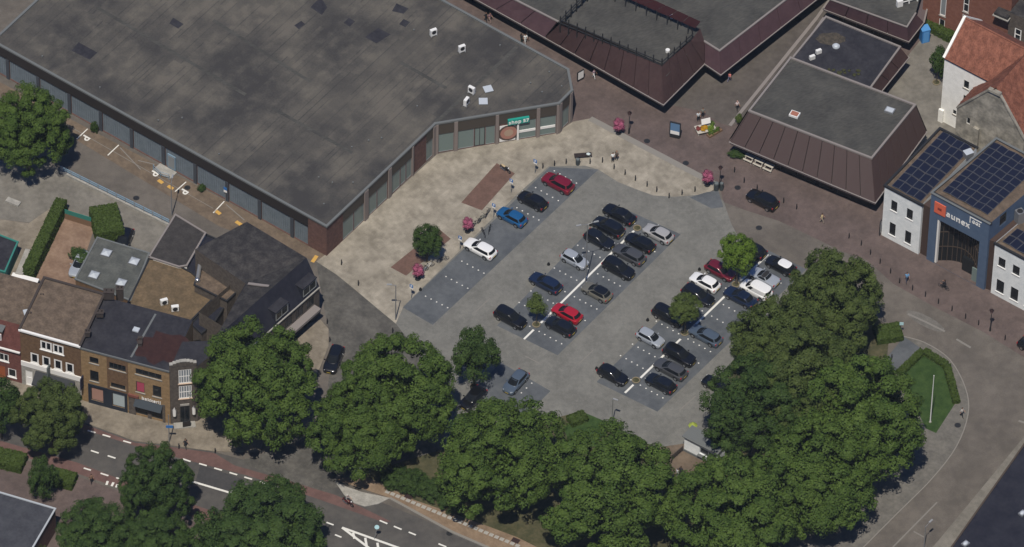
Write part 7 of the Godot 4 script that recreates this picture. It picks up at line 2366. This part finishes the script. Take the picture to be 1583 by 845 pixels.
	var pal := [[Color(0.30, 0.15, 0.01), Color(0.48, 0.27, 0.02)], [Color(0.05, 0.10, 0.01), Color(0.17, 0.25, 0.03)], [Color(0.15, 0.03, 0.03), Color(0.26, 0.07, 0.06)], [Color(0.03, 0.06, 0.01), Color(0.10, 0.15, 0.03)]]
	var sp := [[Vector3(-0.5, 0.75, 0.3), 0], [Vector3(0.45, 0.7, 0.5), 1], [Vector3(-1.0, 0.7, 0.0), 2], [Vector3(1.0, 0.8, -0.2), 3], [Vector3(0.75, 0.7, 0.2), 1], [Vector3(-0.1, 0.75, 0.1), 0]]
	for i in sp.size():
		part(t, "flower_tray", leaf_mass(950 + i, Vector3(0.45, 0.3, 0.45), 4, 6, 12, 0.14, pal[sp[i][1]][0], pal[sp[i][1]][1], -0.3), leaf_mat(), sp[i][0])
	t = thing("planter_box", "wooden plant tray standing right of the flower stall", "planter", Vector3(26.09, 0, -26.14), 0.7)
	m = MB.new()
	m.abox(Vector3(0, 0.15, 0), Vector3(2.2, 0.3, 0.7))
	part(t, "box", m, mats.wood)
	part(t, "plants", leaf_mass(970, Vector3(1.0, 0.3, 0.35), 5, 6, 12, 0.16, pal[3][0], pal[3][1], -0.2), leaf_mat(), Vector3(0, 0.45, 0))
	tree("potted_shrub", "potted shrub at the left corner of the mansard building", Vector3(29.23, 0, -27.91), 1.0, Vector3(0.6, 0.8, 0.6), "young", 2, 0.0)
	tree("potted_shrub", "dark potted shrub below the eave of the mansard building, left of the tables", Vector3(28.96, 0, -21.84), 0.7, Vector3(1.2, 0.6, 0.7), "dark", 1, 0.0)
	# terrace tables under the eave
	for i in 3:
		var k: Vector3 = [Vector3(30.73, 0, -21.43), Vector3(32, 0, -20.64), Vector3(33.26, 0, -19.85)][i]
		t = thing("picnic_table", "%s pale picnic table under the eave of the mansard building" % ["left", "middle", "right"][i], "table", k, -0.550, "terrace tables")
		m = MB.new()
		m.abox(Vector3(0, 0.74, 0), Vector3(1.3, 0.05, 0.65))
		part(t, "table_top", m, mats.wood_pale)
		for z in [-0.65, 0.65]:
			m = MB.new()
			m.abox(Vector3(0, 0.44, z), Vector3(1.3, 0.05, 0.25))
			part(t, "bench_board", m, mats.wood_pale)
		for x in [-0.5, 0.5]:
			m = MB.new()
			m.bar(Vector3(x, 0.0, -0.62), Vector3(x, 0.72, -0.2), 0.06, 0.08)
			m.bar(Vector3(x, 0.0, 0.62), Vector3(x, 0.72, 0.2), 0.06, 0.08)
			m.bar(Vector3(x + 0.03, 0.38, -0.7), Vector3(x + 0.03, 0.38, 0.7), 0.05, 0.07)
			part(t, "leg", m, mats.wood_pale)
	# kiosk
	kiosk()
	# flagpole
	t = thing("flagpole", "white flagpole standing on the lawn", "flagpole", Vector3(53.35, 0, 24.26), 0.0)
	m = MB.new()
	m.tube(Vector3.ZERO, Vector3(0, 8.6, 0), 0.085, 0.045, 8)
	part(t, "pole", m, mats.metal_white)
	m = MB.new()
	m.ball(Vector3(0, 8.66, 0), Vector3(0.07, 0.07, 0.07), 8, 6)
	part(t, "finial", m, mats.metal_white)
	m = MB.new()
	m.tube(Vector3.ZERO, Vector3(0, 0.1, 0), 0.18, 0.16, 10)
	part(t, "base", m, mats.concrete)
	# blue portable cabin in the courtyard
	t = thing("portable_toilet", "blue portable cabin at the end of the courtyard", "cabin", Vector3(53.95, 0, -44.38), 0.35)
	m = MB.new()
	m.abox(Vector3(0, 1.1, 0), Vector3(1.1, 2.2, 1.1))
	part(t, "cabin", m, mats.blue_plastic)
	m = MB.new()
	m.abox(Vector3(0, 2.26, 0), Vector3(1.2, 0.12, 1.2))
	part(t, "roof", m, mat("blue_pale", lin(0.08, 0.26, 0.55), 0.5))
	m = MB.new()
	m.abox(Vector3(0, 1.05, 0.562), Vector3(0.8, 1.9, 0.02))
	part(t, "door", m, mat("blue_pale", Color.WHITE))
	# tree rings
	ring_guard(Vector3(16.08, 0, -8.54), "round stone guard at the upper end of the middle block")
	ring_guard(Vector3(3.25, 0, 8.98), "round stone guard at the foot of the young tree in the middle block")
	ring_guard(Vector3(22.23, 0, 9.86), "round stone guard at the foot of the small tree in the right-hand block")
	ring_guard(Vector3(16.06, 0, 18.28), "round stone guard at the lower end of the right-hand block")
	ring_guard(Vector3(28.8, 0, 1.11), "round stone guard at the foot of the bright green tree")
	ring_guard(Vector3(-4.48, 0, 19.92), "round stone guard at the foot of the dark round tree")
	ring_guard(Vector3(55.41, 0, -36.42), "round guard at the foot of the courtyard tree")
	# signs of the main road
	t = thing("road_sign", "blue direction sign on a tall pole beside the corner building", "sign", Vector3(-42.7, 0, 30.75), 0.0)
	m = MB.new()
	m.tube(Vector3.ZERO, Vector3(0, 5.2, 0), 0.07, 0.06, 8)
	part(t, "pole", m, mats.metal_grey)
	m = MB.new()
	m.abox(Vector3(0.1, 3.1, 0.09), Vector3(0.9, 0.45, 0.05))
	part(t, "plate", m, mats.sign_blue)
	t = thing("road_sign", "round pale sign on the traffic island", "sign", Vector3(-16.39, 0, 46.18), 0.0)
	m = MB.new()
	m.tube(Vector3.ZERO, Vector3(0.3, 2.2, 0), 0.035, 0.035, 6)
	part(t, "pole", m, mats.metal_grey)
	m = MB.new()
	m.tube(Vector3(0.3, 2.3, 0), Vector3(0.3, 2.32, 0.06), 0.3, 0.3, 14)
	part(t, "plate", m, mat("sign_pale", lin(0.40, 0.62, 0.66), 0.5))
	t = thing("road_sign", "blue and white sign at the hedge above the right-hand road", "sign", Vector3(49.89, 0, 9.23), 0.0)
	m = MB.new()
	m.tube(Vector3.ZERO, Vector3(0, 2.2, 0), 0.035, 0.035, 6)
	part(t, "pole", m, mats.metal_grey)
	m = MB.new()
	m.abox(Vector3(0, 2.1, 0.05), Vector3(0.5, 0.5, 0.03))
	part(t, "plate", m, mat("sign_pale", Color.WHITE))
	t = thing("road_sign", "small blue and white sign in front of the shutters of the hall", "sign", Vector3(-37.38, 0, -11.75), 0.0)
	m = MB.new()
	m.tube(Vector3.ZERO, Vector3(0, 2.6, 0), 0.035, 0.035, 6)
	part(t, "pole", m, mats.metal_grey)
	m = MB.new()
	m.box(Transform3D(Basis(Vector3.UP, -0.5), Vector3(0, 2.4, 0.05)), Vector3(0.5, 0.5, 0.03))
	part(t, "plate", m, mats.sign_blue)
	m = MB.new()
	m.box(Transform3D(Basis(Vector3.UP, -0.5), Vector3(0, 1.9, 0.05)), Vector3(0.5, 0.35, 0.03))
	part(t, "sub_plate", m, mats.frame_white)
	t = thing("electric_box", "pale blue cabinet at the edge of the bushes by the bus stop pavement", "cabinet", Vector3(-18.73, 0, 35.4), 0.3)
	m = MB.new()
	m.abox(Vector3(0, 0.55, 0), Vector3(0.75, 1.1, 0.45))
	part(t, "cabinet", m, mat("cabinet", lin(0.33, 0.42, 0.47), 0.6))
	m = MB.new()
	m.abox(Vector3(0, 1.14, 0), Vector3(0.85, 0.08, 0.55))
	part(t, "lid", m, mats.metal_grey)
	for i in 2:
		var k: Vector3 = [Vector3(-12.3, 0, 39.02), Vector3(1.2, 0, 45.98)][i]
		t = thing("drain_grate", "dark drain grate in the bus stop pavement, %s one" % ["upper", "lower"][i], "drain", k + Vector3(0, 0.1, 0), -0.476)
		m = MB.new()
		m.abox(Vector3(0, 0.02, 0), Vector3(1.0, 0.05, 0.75))
		part(t, "frame", m, mat("grate_brown", lin(0.05, 0.022, 0.018), 0.7))
		for j in 4:
			m = MB.new()
			m.abox(Vector3(-0.36 + j * 0.24, 0.05, 0), Vector3(0.1, 0.03, 0.65))
			part(t, "bar", m, mats.metal_dark)

func bin(p: Vector3, label: String, r: float, h: float) -> void:
	var t := thing("litter_bin", label, "bin", p, 0.0, "litter bins")
	var m := MB.new()
	m.tube(Vector3.ZERO, Vector3(0, h, 0), r, r * 1.05, 12)
	part(t, "drum", m, mat("bin_grey", lin(0.045, 0.055, 0.058), 0.5))
	m = MB.new()
	m.tube(Vector3(0, h, 0), Vector3(0, h + 0.1, 0), r * 1.12, r * 0.8, 12)
	part(t, "lid", m, mat("bin_lid", lin(0.12, 0.14, 0.14), 0.5))

func board(p: Vector3, turn: float, w: float, h: float, label: String, fm: Material, pm: Material, foot: bool) -> void:
	var t := thing("sign_board", label, "sign", p, turn)
	var m := MB.new()
	m.abox(Vector3(0, 0.35 + h * 0.5, 0), Vector3(w, h, 0.16))
	part(t, "frame", m, fm)
	m = MB.new()
	m.abox(Vector3(0, 0.35 + h * 0.52, 0.082), Vector3(w * 0.84, h * 0.84, 0.012))
	var f := part(t, "poster", m, pm)
	if foot:
		m = MB.new()
		m.abox(Vector3(0, 0.35 + h * 0.24, 0.092), Vector3(w * 0.80, h * 0.25, 0.012))
		part(f, "white_panel", m, mats.frame_white)
	m = MB.new()
	if foot: m.abox(Vector3(0, 0.18, 0), Vector3(w * 0.9, 0.36, 0.3))
	else:
		for x in [-0.35, 0.35]: m.abox(Vector3(x * w, 0.18, 0), Vector3(0.07, 0.36, 0.07))
	part(t, "foot", m, fm)

func kiosk() -> void:
	var a := Vector3(22.17, 0, 30.08); var b := Vector3(26.33, 0, 32.82)
	var d := (b - a).normalized()
	var n := Vector3(-d.z, 0, d.x)
	if n.z < 0: n = -n
	var D := 1.8
	var p := [v2(a), v2(b), v2(b - n * D), v2(a - n * D)]
	var cen := centre(p)
	var t := wthing("kiosk", "white kiosk with a serving hatch under the edge of the trees", "kiosk", cen)
	var w := MB.new()
	var l := a.distance_to(b)
	var fr := facade(w, a, b, 0.0, 2.7, cen, [[l * 0.46, l * 0.95, 0.95, 2.1]], 0.3)
	for i in [1, 2, 3]: facade(w, v3(p[i]), v3(p[(i + 1) % 4]), 0.0, 2.7, cen)
	part(t, "wall", w, mats.white_wall)
	window(t, fr, l * 0.46, l * 0.95, 0.95, 2.1, mats.metal_grey, mats.glass, 2, 1, 0.07, 0.28, "serving_hatch")
	var m := MB.new()
	fbox(m, fr, l * 0.44, l * 0.97, 0.82, 0.9, 0.003, 0.45)
	part(t, "counter", m, mats.coping)
	m = MB.new()
	fbox(m, fr, -0.1, l + 0.1, 0.0, 0.35, 0.003, 0.1)
	part(t, "plinth", m, mats.coping)
	m = MB.new()
	m.prism([v2(a - d * 0.2 + n * 0.3), v2(b + d * 0.2 + n * 0.3), v2(b + d * 0.2 - n * (D + 0.2)), v2(a - d * 0.2 - n * (D + 0.2))], 2.7, 2.85)
	part(t, "roof", m, mats.coping)
	t = wthing("kiosk_railing", "dark low wooden railing left of the kiosk", "railing", Vector3(20.95, 0, 31.22))
	var q0 := Vector3(20.62, 0, 31.89); var q1 := Vector3(22, 0, 30.2)
	m = MB.new()
	m.bar(q0 + Vector3(0, 0.9, 0), q1 + Vector3(0, 0.9, 0), 0.08, 0.12)
	m.bar(q0 + Vector3(0, 0.45, 0), q1 + Vector3(0, 0.45, 0), 0.06, 0.5)
	part(t, "boards", m, mat("rail_brown", lin(0.05, 0.04, 0.034), 0.8))
	m = MB.new()
	for f in [0.0, 0.5, 1.0]: m.abox(q0.lerp(q1, f) + Vector3(0, 0.5, 0), Vector3(0.1, 1.0, 0.1))
	part(t, "posts", m, mat("rail_brown", Color.WHITE))
	t = thing("parasol", "folded yellow-green parasol behind the kiosk", "parasol", Vector3(23.23, 0, 27.85), 0.0)
	m = MB.new()
	m.tube(Vector3.ZERO, Vector3(0, 2.6, 0), 0.04, 0.04, 6)
	part(t, "pole", m, mats.metal_grey)
	m = MB.new()
	for i in 8:
		var a0 := TAU * i / 8; var a1 := TAU * (i + 1) / 8
		m.tri(Vector3(0, 2.9, 0), Vector3(cos(a0) * 0.6, 2.3, -sin(a0) * 0.6), Vector3(cos(a1) * 0.6, 2.3, -sin(a1) * 0.6))
	part(t, "canopy", m, mat("parasol_lime", lin(0.27, 0.33, 0.06), 0.8))

# ------------------------------------------------------------------ people
# a field of tapered capsules joined smoothly and meshed as surface nets
func nets(bones: Array, cell: float, blend: float, out: Dictionary) -> void:
	var lo := Vector3(9, 9, 9); var hi := -lo
	for b in bones:
		var r: float = maxf(b[2], b[3]) + cell * 3.0 + blend
		for e in [b[0], b[1]]:
			lo = lo.min(e - Vector3(r, r, r)); hi = hi.max(e + Vector3(r, r, r))
	var nx := int((hi.x - lo.x) / cell) + 2; var ny := int((hi.y - lo.y) / cell) + 2; var nz := int((hi.z - lo.z) / cell) + 2
	var f := PackedFloat32Array(); f.resize(nx * ny * nz); f.fill(1.0)
	var reg := PackedInt32Array(); reg.resize(nx * ny * nz)
	var near := PackedFloat32Array(); near.resize(nx * ny * nz); near.fill(9.0)
	for b in bones:
		var a: Vector3 = b[0]; var ab: Vector3 = b[1] - b[0]
		var l2 := maxf(ab.length_squared(), 0.000001)
		var rm: float = maxf(b[2], b[3]) + cell * 2.5 + blend
		var i0 := ((a.min(b[1]) - lo - Vector3(rm, rm, rm)) / cell).floor(); var i1 := ((a.max(b[1]) - lo + Vector3(rm, rm, rm)) / cell).ceil()
		for z in range(maxi(0, int(i0.z)), mini(nz - 1, int(i1.z)) + 1):
			for y in range(maxi(0, int(i0.y)), mini(ny - 1, int(i1.y)) + 1):
				for x in range(maxi(0, int(i0.x)), mini(nx - 1, int(i1.x)) + 1):
					var p := lo + Vector3(x, y, z) * cell
					var t := clampf((p - a).dot(ab) / l2, 0, 1)
					var d: float = p.distance_to(a + ab * t) - lerpf(b[2], b[3], t)
					var i := x + nx * (y + ny * z)
					if d < near[i]:
						near[i] = d; reg[i] = b[4]
					var h := clampf(0.5 + 0.5 * (f[i] - d) / blend, 0, 1)
					f[i] = lerpf(f[i], d, h) - blend * h * (1.0 - h)
	var vid := {}
	var pos := PackedVector3Array(); var rg := PackedInt32Array()
	for z in nz - 1:
		for y in ny - 1:
			for x in nx - 1:
				var base := x + nx * (y + ny * z)
				var s := 0
				var acc := Vector3.ZERO
				var cnt := 0
				var fv := []
				for k in 8:
					var v := f[base + (k & 1) + nx * (((k >> 1) & 1) + ny * (k >> 2))]
					fv.append(v)
					if v < 0: s += 1
				if s == 0 or s == 8: continue
				for e in [[0, 1], [2, 3], [4, 5], [6, 7], [0, 2], [1, 3], [4, 6], [5, 7], [0, 4], [1, 5], [2, 6], [3, 7]]:
					var a: float = fv[e[0]]; var b: float = fv[e[1]]
					if (a < 0) == (b < 0): continue
					var t := a / (a - b)
					var pa := Vector3(e[0] & 1, (e[0] >> 1) & 1, e[0] >> 2); var pb := Vector3(e[1] & 1, (e[1] >> 1) & 1, e[1] >> 2)
					acc += pa.lerp(pb, t); cnt += 1
				vid[base] = pos.size()
				pos.append(lo + (Vector3(x, y, z) + acc / cnt) * cell); rg.append(reg[base])
	var quads := []
	for z in range(1, nz - 1):
		for y in range(1, ny - 1):
			for x in range(1, nx - 1):
				var i := x + nx * (y + ny * z)
				for ax in 3:
					var st: int = [1, nx, nx * ny][ax]
					if (f[i] < 0) == (f[i + st] < 0): continue
					var u: int = [nx, nx * ny, 1][ax]; var w: int = [nx * ny, 1, nx][ax]
					var q := [i - u - w, i - w, i, i - u]
					var ok := true
					for c in q:
						if not vid.has(c): ok = false
					if not ok: continue
					if f[i] > 0: q.reverse()
					quads.append([vid[q[0]], vid[q[1]], vid[q[2]], vid[q[3]]])
	var nn := PackedVector3Array(); nn.resize(pos.size())
	for q in quads:
		var c := (pos[q[1]] - pos[q[0]]).cross(pos[q[2]] - pos[q[0]])
		for k in q: nn[k] += c
	for q in quads:
		for k in [0, 2, 1, 0, 3, 2]:
			out.v.append(pos[q[k]]); out.n.append(nn[q[k]].normalized()); out.r.append(rg[q[k]])

var poses := {}
# regions: 0 skin, 1 shirt, 2 trousers, 3 shoes, 4 hair, 5 dark eye
func pose(kind: String) -> Dictionary:
	if poses.has(kind): return poses[kind]
	var out := {"v": PackedVector3Array(), "n": PackedVector3Array(), "r": PackedInt32Array()}
	var lean := 0.0
	var lift := 0.0
	var hip_y := 0.90
	var kn := [Vector3(-0.10, 0.49, 0.03), Vector3(0.10, 0.49, 0.03)]
	var an := [Vector3(-0.11, 0.085, -0.02), Vector3(0.11, 0.085, -0.02)]
	var el := [Vector3(-0.25, 1.14, -0.03), Vector3(0.25, 1.14, -0.03)]
	var wr := [Vector3(-0.26, 0.90, 0.06), Vector3(0.26, 0.90, 0.06)]
	if kind == "walk":
		kn = [Vector3(-0.10, 0.50, 0.16), Vector3(0.10, 0.49, -0.04)]
		an = [Vector3(-0.10, 0.09, 0.24), Vector3(0.10, 0.13, -0.30)]
		el = [Vector3(-0.24, 1.15, -0.14), Vector3(0.24, 1.15, 0.08)]
		wr = [Vector3(-0.25, 0.92, -0.10), Vector3(0.25, 0.95, 0.26)]
	if kind == "ride":
		hip_y = 0.88
		lean = 0.12
		kn = [Vector3(-0.17, 0.72, 0.40), Vector3(0.17, 0.72, 0.40)]
		an = [Vector3(-0.17, 0.36, 0.28), Vector3(0.17, 0.36, 0.28)]
		el = [Vector3(-0.28, 1.14, 0.26), Vector3(0.28, 1.14, 0.26)]
		wr = [Vector3(-0.27, 1.05, 0.52), Vector3(0.27, 1.05, 0.52)]
	var ch := Vector3(0, hip_y + 0.38, lean); var nk := Vector3(0, hip_y + 0.56, lean + 0.01)
	var hd := Vector3(0, hip_y + 0.71, lean + 0.03)
	var body := [
		[Vector3(-0.07, hip_y + 0.02, 0), Vector3(0.07, hip_y + 0.02, 0), 0.12, 0.12, 2],
		[Vector3(-0.05, hip_y + 0.14, lean * 0.3), Vector3(0.05, hip_y + 0.14, lean * 0.3), 0.115, 0.115, 1],
		[Vector3(-0.09, ch.y, ch.z), Vector3(0.09, ch.y, ch.z), 0.125, 0.125, 1],
		[Vector3(0, hip_y + 0.14, lean * 0.3), ch, 0.12, 0.13, 1],
		[Vector3(-0.17, ch.y + 0.11, ch.z), Vector3(0.17, ch.y + 0.11, ch.z), 0.065, 0.065, 1],
		[nk - Vector3(0, 0.06, 0), hd - Vector3(0, 0.06, 0.01), 0.055, 0.05, 0]]
	for s in 2:
		var sx := -1.0 if s == 0 else 1.0
		var sh := Vector3(sx * 0.19, ch.y + 0.11, ch.z)
		body.append([sh, el[s], 0.06, 0.045, 1])
		body.append([el[s], wr[s], 0.042, 0.028, 0])
		body.append([Vector3(sx * 0.09, hip_y, 0), kn[s], 0.095, 0.062, 2])
		body.append([kn[s], an[s], 0.06, 0.042, 2])
		body.append([an[s] + Vector3(0, -0.03, -0.03), an[s] + Vector3(sx * 0.01, -0.045, 0.15), 0.042, 0.034, 3])
	nets(body, 0.025, 0.035, out)
	# head: skull, jaw, nose, ears, eyes and hair on a finer grid
	var head := [[hd + Vector3(0, 0.02, -0.01), hd + Vector3(0, -0.05, 0.02), 0.095, 0.07, 0], [hd + Vector3(0, -0.01, 0.09), hd + Vector3(0, -0.035, 0.108), 0.012, 0.015, 0], [hd + Vector3(0, -0.075, 0.075), hd + Vector3(0, -0.09, 0.07), 0.025, 0.02, 0],
		[hd + Vector3(-0.02, -0.065, 0.092), hd + Vector3(0.02, -0.065, 0.092), 0.008, 0.008, 5],
		[hd + Vector3(0, 0.05, -0.025), hd + Vector3(0, -0.02, -0.05), 0.095, 0.075, 4], [nk - Vector3(0, 0.03, 0), hd - Vector3(0, 0.05, 0), 0.05, 0.05, 0]]
	for sx in [-1.0, 1.0]:
		head.append([hd + Vector3(sx * 0.088, -0.0, -0.01), hd + Vector3(sx * 0.09, -0.04, -0.005), 0.016, 0.012, 0])
		head.append([hd + Vector3(sx * 0.034, 0.0, 0.082), hd + Vector3(sx * 0.036, 0.0, 0.082), 0.011, 0.011, 5])
	nets(head, 0.011, 0.012, out)
	# hands: palm, four curled fingers of different length, thumb from the side of the palm
	for s in 2:
		var sx := -1.0 if s == 0 else 1.0
		var d: Vector3 = (wr[s] - el[s]).normalized()
		var side := Vector3(0, 0, 1) if kind != "ride" else Vector3(-sx, 0, 0)
		side = (side - d * side.dot(d)).normalized()
		var inn := d.cross(side).normalized()
		if inn.x * sx > 0: inn = -inn
		if kind == "ride": inn = Vector3(0, -1, 0)
		var w0: Vector3 = wr[s]
		var hand := [[w0 - d * 0.03, w0 + d * 0.02, 0.027, 0.026, 0]]
		for k in 4:
			var o := side * (0.03 - 0.02 * k)
			hand.append([w0 + d * 0.02 + o * 0.6, w0 + d * 0.085 + o, 0.016, 0.013, 0])
			var ln: float = [0.034, 0.040, 0.037, 0.029][k]
			var k0 := w0 + d * 0.088 + o
			var k1 := k0 + d * ln + inn * ln * 0.35
			hand.append([k0, k1, 0.0095, 0.009, 0])
			hand.append([k1, k1 + d * ln * 0.45 + inn * ln * 0.8, 0.009, 0.0075, 0])
		var t0 := w0 + d * 0.03 + side * 0.028
		var t1 := t0 + d * 0.03 + side * 0.025 + inn * 0.012
		hand.append([t0, t1, 0.013, 0.011, 0])
		hand.append([t1, t1 + d * 0.03 + inn * 0.012, 0.0105, 0.009, 0])
		nets(hand, 0.006, 0.006, out)
	poses[kind] = out
	return out

func person(p: Vector3, turn: float, kind: String, shirt: Color, legs: Color, hair: Color, label: String, h := 1.0) -> void:
	var o := pose(kind)
	var cols := [Color(0.34, 0.19, 0.13), shirt, legs, Color(0.03, 0.028, 0.026), hair, Color(0.02, 0.012, 0.01)]
	var c := PackedColorArray()
	c.resize(o.r.size())
	for i in o.r.size(): c[i] = cols[o.r[i]]
	var a := []
	a.resize(Mesh.ARRAY_MAX)
	a[Mesh.ARRAY_VERTEX] = o.v; a[Mesh.ARRAY_NORMAL] = o.n; a[Mesh.ARRAY_COLOR] = c
	var m := ArrayMesh.new()
	m.add_surface_from_arrays(Mesh.PRIMITIVE_TRIANGLES, a)
	var mt := mat("person", Color.WHITE, 0.8)
	mt.vertex_color_use_as_albedo = true
	var n := part(self, "person", m, mt, p)
	n.rotation.y = turn
	n.scale = Vector3(h, h, h)
	tag(n, label, "person", "people on foot" if kind != "ride" else "riders")

func crowd() -> void:
	var dk := Color(0.02, 0.02, 0.025); var wh := Color(0.62, 0.64, 0.64); var br := Color(0.04, 0.025, 0.015); var jn := Color(0.05, 0.07, 0.12)
	person(Vector3(-4.24, 0, -46.04), 0.9, "walk", dk, dk, br, "person in dark clothes walking between the hall and the arcade, left of a pair")
	person(Vector3(-3.72, 0, -45.94), 0.9, "walk", Color(0.20, 0.12, 0.14), Color(0.30, 0.22, 0.20), br, "person in a reddish top walking between the hall and the arcade, right of a pair")
	person(Vector3(0.55, 0, -42.17), 2.2, "stand", dk, Color(0.03, 0.04, 0.03), br, "person in black standing between the hall and the arcade")
	person(Vector3(1.07, 0, -42.07), 0.4, "walk", wh, Color(0.5, 0.52, 0.52), br, "person in white beside the one in black near the hall")
	person(Vector3(1.31, 0, -42.81), 1.2, "walk", dk, dk, Color(0.25, 0.20, 0.10), "fair-haired person in black nearest the arcade")
	person(Vector3(10.21, 0, -35.82), 1.0, "walk", Color(0.30, 0.22, 0.26), wh, br, "person in white trousers under the arcade eave")
	person(Vector3(12.81, 0, -20.5), 0.3, "stand", wh, dk, br, "person in a white shirt on the plaza right of the bench")
	person(Vector3(13.31, 0, -20.87), -0.6, "stand", Color(0.10, 0.08, 0.07), dk, Color(0.20, 0.12, 0.06), "person in dark clothes beside the white-shirted one on the plaza")
	person(Vector3(29.07, 0, -30.53), 0.5, "walk", Color(0.52, 0.45, 0.45), dk, Color(0.4, 0.25, 0.22), "person in a pale pink top beside the white path line")
	person(Vector3(28.07, 0, -35.79), 2.6, "walk", Color(0.45, 0.16, 0.14), Color(0.14, 0.14, 0.22), br, "person in a salmon top at the corner of the arcade")
	person(Vector3(23.97, 0, -28.34), 0.2, "stand", Color(0.48, 0.50, 0.52), dk, br, "stall keeper in a pale shirt left of the flower stall")
	person(Vector3(24.56, 0, -29.08), 0.2, "stand", Color(0.16, 0.16, 0.14), dk, br, "person in grey behind the flower stall")
	person(Vector3(50.81, 0, -0.04), 0.2, "walk", Color(0.12, 0.26, 0.44), Color(0.04, 0.05, 0.08), br, "person in a light blue shirt in front of the offices", 1.05)
	person(Vector3(40, 0, -10.34), 1.4, "walk", Color(0.50, 0.40, 0.22), Color(0.30, 0.26, 0.20), br, "person in a yellowish top below the mansard building")
	person(Vector3(-40.62, 0, 31.57), 0.8, "walk", dk, dk, br, "person in black on the pavement below the corner building")
	person(Vector3(-52.1, 0, 37.95), 0.5, "walk", Color(0.16, 0.10, 0.07), dk, br, "person in brown walking beside the lower bicycle lane")
	person(Vector3(21.36, 0, 34.72), 2.0, "stand", Color(0.45, 0.46, 0.48), Color(0.2, 0.2, 0.22), br, "person in grey standing in front of the kiosk, left one")
	person(Vector3(21.77, 0, 34.38), 2.8, "stand", dk, dk, br, "person in black standing in front of the kiosk, right one")
	person(Vector3(57.35, 0, 23.25), 1.0, "walk", Color(0.42, 0.40, 0.38), dk, br, "person with a pale top beside the flagpole lawn")
	# riders: seat at the saddle of their vehicle, hands on the bar
	var tr := -0.686
	scooter(Vector3(-19.88, 0, 40.45), tr, "dark red scooter ridden along the red lane of the main road", mats.rubber, mat("scooter_red", lin(0.10, 0.012, 0.014), 0.4), "motor_scooter")
	person(Vector3(-19.88, 0, 40.45) + Vector3(-0.22 * cos(tr), 0.016, 0.22 * sin(tr)), tr + PI / 2, "ride", Color(0.22, 0.20, 0.20), dk, Color(0.5, 0.5, 0.5), "rider in grey on the scooter in the red lane")
	var tc := 2.510
	var bk := bicycle(Vector3(55.54, 0, 0.96), tc, "bicycle ridden past the curved glass front", mats.metal_dark)
	bk.set_meta("group", "ridden bicycles")
	person(Vector3(55.54, 0, 0.96) + Vector3(-0.22 * cos(tc), 0.03, 0.22 * sin(tc)), tc + PI / 2, "ride", dk, dk, br, "cyclist in black in front of the curved glass front")
